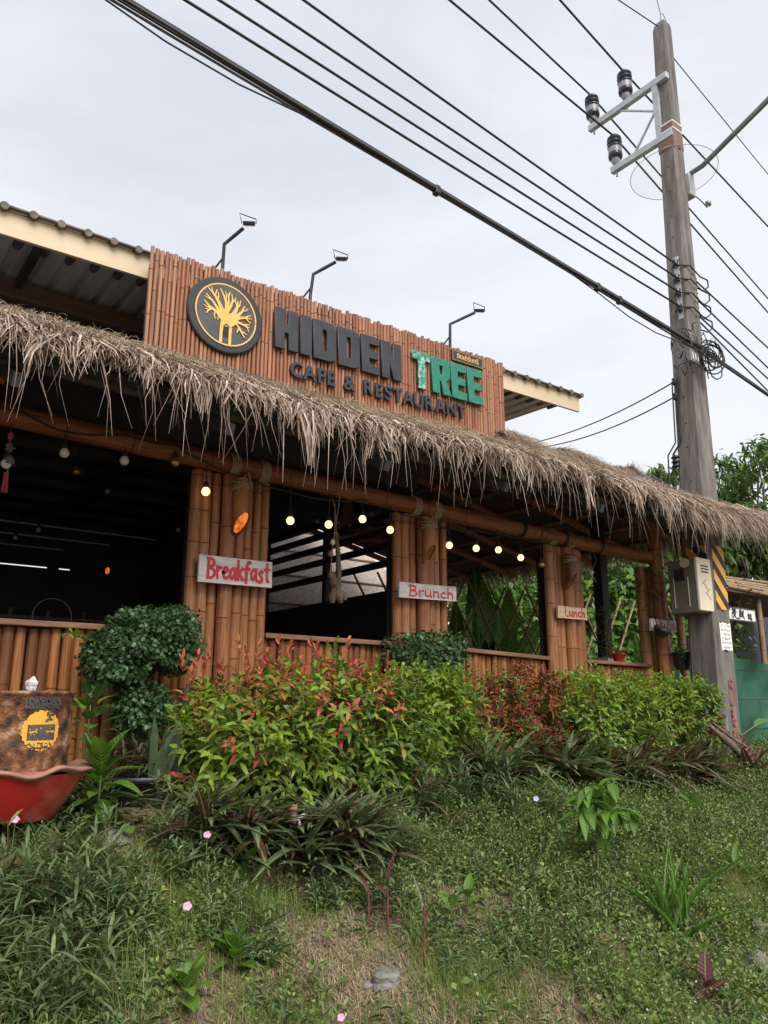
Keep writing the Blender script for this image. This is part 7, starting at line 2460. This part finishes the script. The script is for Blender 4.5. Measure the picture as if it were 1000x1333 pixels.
# taller tufts of grass and dry stems
gx_, gy_, _ = cover_points(700, bare_keep=0.05)
m_n = 26
x = np.repeat(gx_, m_n) + rng.normal(0, 0.022, len(gx_) * m_n); y = np.repeat(gy_, m_n) + rng.normal(0, 0.022, len(gy_) * m_n)
n = len(x); z = hz(x, y)
tall = np.repeat(rng.uniform(0.08, 0.24, len(gx_)), m_n) * rng.uniform(0.5, 1.1, n)
az = rng.uniform(0, 6.28, n); ln_ = rng.uniform(0.1, 0.8, n)
P = np.zeros((n, 4, 3))
for j in range(4):
    t = j / 3
    P[:, j] = np.stack([x + np.cos(az) * ln_ * tall * t * t, y + np.sin(az) * ln_ * tall * t * t, z - 0.005 + tall * t * (1 - 0.3 * ln_ * t)], 1)
B = Blades()
B.add(P, np.stack([np.sin(az + 1.2), np.cos(az + 0.4), np.zeros(n)], 1), rng.uniform(0.003, 0.006, n))
# brighter patches of fresh grass
for (a, b_, rad, n, hh) in ((590, 1290, 0.22, 1500, 0.15), (650, 1280, 0.2, 700, 0.13), (230, 1170, 0.28, 1500, 0.15), (300, 1185, 0.2, 900, 0.12), (190, 1240, 0.25, 1100, 0.13), (350, 1190, 0.2, 700, 0.12), (960, 1190, 0.3, 1500, 0.2), (985, 1130, 0.3, 1200, 0.2), (820, 1290, 0.25, 800, 0.14), (330, 1310, 0.2, 700, 0.1), (120, 1290, 0.25, 900, 0.12)):
    g = ground(a, b_)
    n = int(n * 0.5)
    x = g.x + rng.normal(0, rad * 0.75, n); y = g.y + rng.normal(0, rad * 0.55, n); z = hz(x, y)
    tall = hh * rng.uniform(0.4, 1.15, n); az = rng.uniform(0, 6.28, n); ln_ = rng.uniform(0.1, 0.9, n)
    P = np.zeros((n, 4, 3))
    for j in range(4):
        t = j / 3
        P[:, j] = np.stack([x + np.cos(az) * ln_ * tall * t * t, y + np.sin(az) * ln_ * tall * t * t, z - 0.005 + tall * t * (1 - 0.3 * ln_ * t)], 1)
    B.add(P, np.stack([np.sin(az + 1.2), np.cos(az + 0.4), np.zeros(n)], 1), rng.uniform(0.0035, 0.008, n), 1)
o = B.build('grass_tufts', [M['lf_grass'], M['lf_fresh']]); tag(o, kind='stuff')
# small-leaved weeds: little shoots, taller in patches
x, y, pat = cover_points(62000, bare_keep=0.05)
pat2 = 0.5 + 0.5 * np.sin(x * 3.3 + 1) * np.sin(y * 4.1 + x) 
k_ = rng.uniform(0, 1, len(x)) < 0.22 + 0.5 * pat2 * np.clip(0.55 + 0.25 * (x - 1.5), 0.45, 1)
x, y, pat2 = x[k_], y[k_], pat2[k_]; n = len(x)
L = SmallLeaves()
b = np.stack([x, y, hz(x, y) + rng.uniform(0.0, 0.03, n)], 1)
shoots(L, b, np.stack([rng.normal(0, 0.35, n), rng.normal(-0.1, 0.35, n), np.ones(n)], 1), 8, 0.034, 0.012, rng.uniform(0.03, 0.09, n) + 0.06 * pat2 * rng.uniform(0, 1, n), 0, 0.25, 85, 30)
o = L.build('weeds', M['lf_weed']); tag(o, kind='stuff')
# taller herbs with narrow leaves, thicker towards the upper bank
x, y, pat = cover_points(15000, bare_keep=0.02)
k_ = rng.uniform(0, 1, len(x)) < np.clip(0.22 + 0.42 * (y - 2.2), 0.12, 1)
x, y = x[k_], y[k_]; n = len(x)
L = SmallLeaves()
b = np.stack([x, y, hz(x, y)], 1)
shoots(L, b, np.stack([rng.normal(0, 0.25, n), rng.normal(-0.1, 0.25, n), np.ones(n)], 1), 11, np.where(x > 3.6, 0.065, 0.08), 0.011, rng.uniform(0.05, 0.17, n) * np.where(x > 3.6, 0.75, 1.15), 0, 0.3, 80, 25)
o = L.build('herbs', M['lf_ruellia']); tag(o, kind='stuff')
# bushy broad-leaved weeds
x, y, pat = cover_points(4500, bare_keep=0.02)
k_ = rng.uniform(0, 1, len(x)) < 0.25 + 0.5 * (np.sin(x * 2.7 + 2) * np.sin(y * 3.9 - x) > 0)
x, y = x[k_], y[k_]; n = len(x)
L = SmallLeaves()
b = np.stack([x, y, hz(x, y)], 1)
shoots(L, b, np.stack([rng.normal(0, 0.3, n), rng.normal(-0.1, 0.3, n), np.ones(n)], 1), 9, 0.048, 0.024, rng.uniform(0.05, 0.16, n), 0, 0.25, 85, 35)
o = L.build('leafy_weeds', M['lf_hedge']); tag(o, kind='stuff')
# creeping round leaves
x, y, pat = cover_points(9000)
k_ = rng.uniform(0, 1, len(x)) < 0.4 + 0.4 * (x > 3)
x, y = x[k_], y[k_]; n = len(x)
L = Leaves()
L.add(np.stack([x, y, hz(x, y) + rng.uniform(0.02, 0.09, n)], 1), rdir(n, 0.2), UP + rng.normal(0, 0.3, (n, 3)), rng.uniform(0.03, 0.06, n), rng.uniform(0.022, 0.04, n), 0.2, 0.2)
o = L.build('creepers', M['lf_weed']); tag(o, kind='stuff')
# tiny white flowers
x, y, pat = cover_points(4500)
k_ = (x > 2.2) | (rng.uniform(0, 1, len(x)) < 0.35)
x, y = x[k_], y[k_]; n = len(x)
L = Leaves()
L.add(np.repeat(np.stack([x, y, hz(x, y) + rng.uniform(0.06, 0.2, n)], 1), 3, 0), rdir(n * 3, 0.3), UP, 0.007, 0.007, 0.0, 0.0)
o = L.build('tiny_flowers', M['petal_white']); tag(o, kind='stuff')
# dead straw and litter on the bare soil
n = 7000
gi = rng.integers(0, len(bare), n)
x = np.array([bare[i][0].x for i in gi]) + rng.normal(0, 0.2, n); y = np.array([bare[i][0].y for i in gi]) + rng.normal(0, 0.14, n)
az = rng.uniform(0, 6.28, n); tl = rng.uniform(0.02, 0.10, n)
P = np.zeros((n, 4, 3))
for j in range(4): P[:, j] = np.stack([x + np.cos(az) * tl * j / 3, y + np.sin(az) * tl * j / 3, hz(x + np.cos(az) * tl * j / 3, y + np.sin(az) * tl * j / 3) + 0.006 + rng.uniform(0, 0.012, n)], 1)
B = Blades(); B.add(P, np.stack([-np.sin(az), np.cos(az), np.zeros(n)], 1), rng.uniform(0.002, 0.005, n))
o = B.build('straw_litter', M['straw']); tag(o, kind='stuff')
# gravel
n = 9000
gi = rng.integers(0, len(bare), n)
x = np.array([bare[i][0].x for i in gi]) + rng.normal(0, 0.22, n); y = np.array([bare[i][0].y for i in gi]) + rng.normal(0, 0.16, n)
tet = np.array([[1, 0, -.3], [-.5, .87, -.3], [-.5, -.87, -.3], [0.1, 0, .8]])
s = rng.uniform(0.003, 0.009, n)
rot = rng.uniform(0, 6.28, n)
V = np.zeros((n, 4, 3))
for j in range(4):
    a, b_, c_ = tet[j]
    V[:, j] = np.stack([x + s * (a * np.cos(rot) - b_ * np.sin(rot)), y + s * (a * np.sin(rot) + b_ * np.cos(rot)), hz(x, y) + s * c_ * 0.8], 1)
f = (np.arange(n) * 4)[:, None, None] + np.array([[0, 1, 3], [1, 2, 3], [2, 0, 3]])[None]
me = mesh_np('gravel', V.reshape(-1, 3), [(f.reshape(-1, 3), np.zeros(n * 3))], M['rock'])
tag(mobj('gravel', me), kind='stuff')

# ------------------------------------------------------------------ garden behind the pavilion
GG = 'banana-like plants behind the trellis'
def heliconia(px_, yy, hgt, n, kind, label):
    x = at(px_, 800, y=yy).x
    t = thing('heliconia', (x, yy, 1.1), label, 'plant', GG)
    for k in range(n):
        a = U(0, 6.28); e = U(0.75, 1.45)
        b = Vector((x + U(-.25, .25), yy + U(-.2, .2), 1.1))
        d = Vector((math.cos(a) * math.cos(e), math.sin(a) * math.cos(e), math.sin(e)))
        st_ = hgt * U(0.25, 0.6)
        m_ = b + d * st_
        MB().tube([b, m_], [0.02, 0.012], 6).build('stalk', M['stem_green'], t)
        put_leaf(t, random.choice(BL[kind]), m_, d, (0, 0, 1) if e < 1.2 else (math.cos(a), math.sin(a), 0.3), hgt * U(0.4, 0.62), U(0.9, 1.2))
heliconia(622, 7.6, 1.9, 12, 'banana', 'tall light green banana-like plant past the Brunch pillar')
ul = thing('heliconia', (at(634, 800, y=7.1).x, 7.1, 1.1), 'single upright pale green banana leaf standing behind the trellis', 'plant', GG)
p0 = at(636, 838, y=7.1)
MB().tube([WLOC[ul.name], p0], [0.015, 0.01], 6).build('stalk', M['stem_green'], ul)
put_leaf(ul, BL['banana'][0], p0, at(632, 756, y=7.05) - p0, (-0.4, -1, 0.1), (at(632, 752, y=7.05) - p0).length, 1.05)
p0 = at(664, 840, y=7.1)
put_leaf(ul, BL['banana'][1], p0, at(662, 765, y=7.0) - p0, (-0.7, -0.7, 0.1), 0.75, 1.1)
heliconia(652, 7.9, 1.8, 12, 'banana_d', 'darker banana-like plant in the middle of the trellis opening')
heliconia(690, 7.7, 1.7, 11, 'banana', 'banana-like plant close to the Lunch pillar')
heliconia(596, 8.2, 2.0, 10, 'banana_d', 'banana-like plant half hidden by the Brunch board')
heliconia(790, 7.6, 1.5, 9, 'banana_d', 'low banana-like plant in the end opening')

def bush(name, px_, py0, yy, rx, ry, n, mat_, label, group, ln=0.13, wd=0.08, zc=None):
    top = at(px_, py0, y=yy)
    zc_ = (top.z + 1.0) / 2; rz_ = (top.z - 1.0) / 2
    t = thing(name, (top.x, yy, 1.0), label, 'bush', group)
    L = Leaves()
    p, d = lump(n, (top.x, yy, zc_), (rx, ry, rz_), 0.3, 0.5, 0.12)
    L.add(p, nrm(d * 0.6 + rng.normal(0, 0.7, (n, 3)) + np.array([0, 0, -0.2])), d + UP * 0.8 + rng.normal(0, 0.3, (n, 3)), ln * rng.uniform(0.6, 1.3, n), wd * rng.uniform(0.7, 1.2, n), 0.3, 0.2)
    L.build('foliage', M[mat_], t)
    twigs(t, (top.x, yy, 1.0), [Vector(q_) for q_ in p[:9]], 0.025, 'stem_dark')
BG = 'leafy bushes of the garden behind the pavilion'
bush('garden_bush', 640, 713, 9.2, 1.1, 0.8, 3000, 'lf_garden', 'bright leafy bush behind the banana-like plants by the Brunch pillar', BG)
bush('garden_bush', 660, 720, 9.6, 1.3, 0.8, 3300, 'lf_garden', 'bright leafy bush in the middle of the trellis opening', BG)
bush('garden_bush', 716, 713, 9.3, 1.2, 0.8, 3000, 'lf_garden', 'leafy bush behind the Lunch pillar', BG)
bush('garden_bush', 770, 690, 8.6, 1.1, 0.8, 2300, 'lf_garden', 'broad-leaved climber mass beside the steel column', BG, 0.16, 0.12)
bush('garden_bush', 818, 692, 8.4, 1.0, 0.8, 2300, 'lf_garden', 'broad-leaved climber mass in the end opening', BG, 0.16, 0.12)
bush('garden_bush', 868, 695, 8.2, 1.1, 0.7, 2300, 'lf_garden', 'light green climber mass between the corner posts and the meter box', BG, 0.15, 0.11)
bush('garden_bush', 905, 735, 8.6, 1.2, 0.8, 1800, 'lf_deep', 'dark bush just behind the utility pole', BG)
bush('garden_bush', 730, 690, 11.5, 4.8, 0.9, 12000, 'lf_deep', 'dark leafy hedge closing off the garden', BG, 0.2, 0.11)
for k, (px_, py_) in enumerate(((856, 760), (870, 800), (845, 735), (880, 745))):
    pass
mag = thing('orchid_sprig', at(855, 706, y=4.7), 'small magenta blossom sprig tied to the corner post', 'flower')
L = Leaves(); n = 16
c = np.array(at(855, 704, y=4.7))
L.add(c + rng.normal(0, 0.022, (n, 3)), rdir(n), UP, 0.035, 0.022, 0.1, 0.2, 0); L.build('petals', leafmat('magenta_petal', [(0.35, 0.03, 0.22), (0.48, 0.06, 0.32)], 0.3, 0.6), mag)
L = Leaves(); n = 14
L.add(np.array(at(851, 770, y=4.7)) + rng.normal(0, 0.1, (n, 3)) * np.array([0.6, 0.4, 1.4]), rdir(n, -0.3), UP, 0.12, 0.05, 0.3, 0.2); L.build('leaves', M['lf_moss'], mag)

# banana leaves in front of the green net
bn = thing('young_banana', ground(968, 985), 'young banana plant with two big pale leaves before the green net', 'plant')
b = Vector(WLOC[bn.name]) + Vector((0, 0.35, 0))
for (a, b_, a2, b2, ln_, ws, up_) in ((956, 960, 958, 888, 0.40, 1.5, (0.6, -1, 0.1)), (955, 965, 1012, 925, 0.62, 0.7, (0, -0.2, 1))):
    p0 = at(a, b_, y=4.5); p1 = at(a2, b2, y=4.45)
    mid = p0.lerp(p1, 0.45)
    MB().tube([b, p0, mid], [0.02, 0.014, 0.008], 6).build('stalk', M['stem_green'], bn)
    put_leaf(bn, BL['banana'][1], mid, p1 - mid, up_, max(ln_, (p1 - mid).length), ws)
put_leaf(bn, BL['banana'][2], b + Vector((0, 0, 0.2)), (-0.5, -0.4, 0.4), (0, 0, 1), 0.5, 0.8)

# ------------------------------------------------------------------ trees
def tree(name, base, crown_c, crown_r, n_cl, leaf_n, ln, wd, mat_, label, group, trunk_r=0.16, holes=0.2, droop=0.5):
    t = thing(name, base, label, 'tree', group)
    b = Vector(base); cc = Vector(crown_c)
    m_ = MB()
    fork = b.lerp(cc, 0.55) + Vector((U(-.2, .2), U(-.2, .2), 0))
    m_.tube([b, b.lerp(fork, 0.5) + Vector((U(-.1, .1), U(-.1, .1), 0)), fork], [trunk_r, trunk_r * 0.8, trunk_r * 0.6], 9)
    m_.build('trunk', M['bark'], t)
    L = Leaves()
    for k in range(n_cl):
        d = nrm(rng.normal(0, 1, 3)); rr = rng.uniform(0.35, 1.0)
        c = np.array(cc) + d * np.array(crown_r) * rr
        tip_ = Vector(c)
        MB().tube([fork, fork.lerp(tip_, 0.5) + Vector((U(-.2, .2), U(-.2, .2), U(0, .25))), tip_], [trunk_r * 0.3, trunk_r * 0.16, 0.008], 5).build('limb', M['bark'], t)
        n = leaf_n
        p = c + rng.normal(0, 1, (n, 3)) * np.array([0.42, 0.42, 0.26]) * min(crown_r) * 0.55
        q_ = rng.normal(0, 1, (n, 3)); q_[:, 2] -= droop
        L.add(p, nrm(q_), UP + rng.normal(0, 0.4, (n, 3)), ln * rng.uniform(0.7, 1.3, n), wd * rng.uniform(0.8, 1.2, n), 0.3, 0.2)
    L.build('crown', M[mat_], t)
TG = 'trees beyond the thatch end'
def far_tree(name, px_, py_, d, rad, n_cl, leaf_n, label, tr=0.2, droop=0.5, ln=0.3, wd=0.09, dx=0.0):
    c = at(px_, py_, d=d)
    tree(name, (c.x + dx, c.y, 1.0), c, rad, n_cl, leaf_n, ln, wd, 'lf_tree', label, TG, tr, droop=droop)
far_tree('tall_tree', 990, 618, 27, (1.6, 1.6, 1.2), 18, 80, 'leafy tree rising above the thatch end at the picture edge')
far_tree('bushy_tree', 975, 705, 26, (1.8, 1.8, 1.25), 30, 150, 'dense green tree below the thatch end over the neighbour hut', droop=0.3)
far_tree('thin_tree', 932, 650, 28, (1.1, 1.1, 1.6), 18, 45, 'thin open tree right behind the utility pole', 0.12, 0.9)
far_tree('thin_tree', 872, 610, 24, (0.8, 0.8, 0.35), 7, 60, 'slender tree whose hanging leaves show over the thatch beside the pole', 0.08, 1.2, 0.28, 0.06, -0.2)
far_tree('bushy_tree', 905, 700, 24, (1.5, 1.5, 1.2), 22, 130, 'pale tree between the pavilion roof and the pole', droop=0.5)
far_tree('bushy_tree', 1050, 690, 28, (2.2, 2.2, 1.9), 26, 130, 'broad tree at the far picture edge behind the hut', droop=0.4)
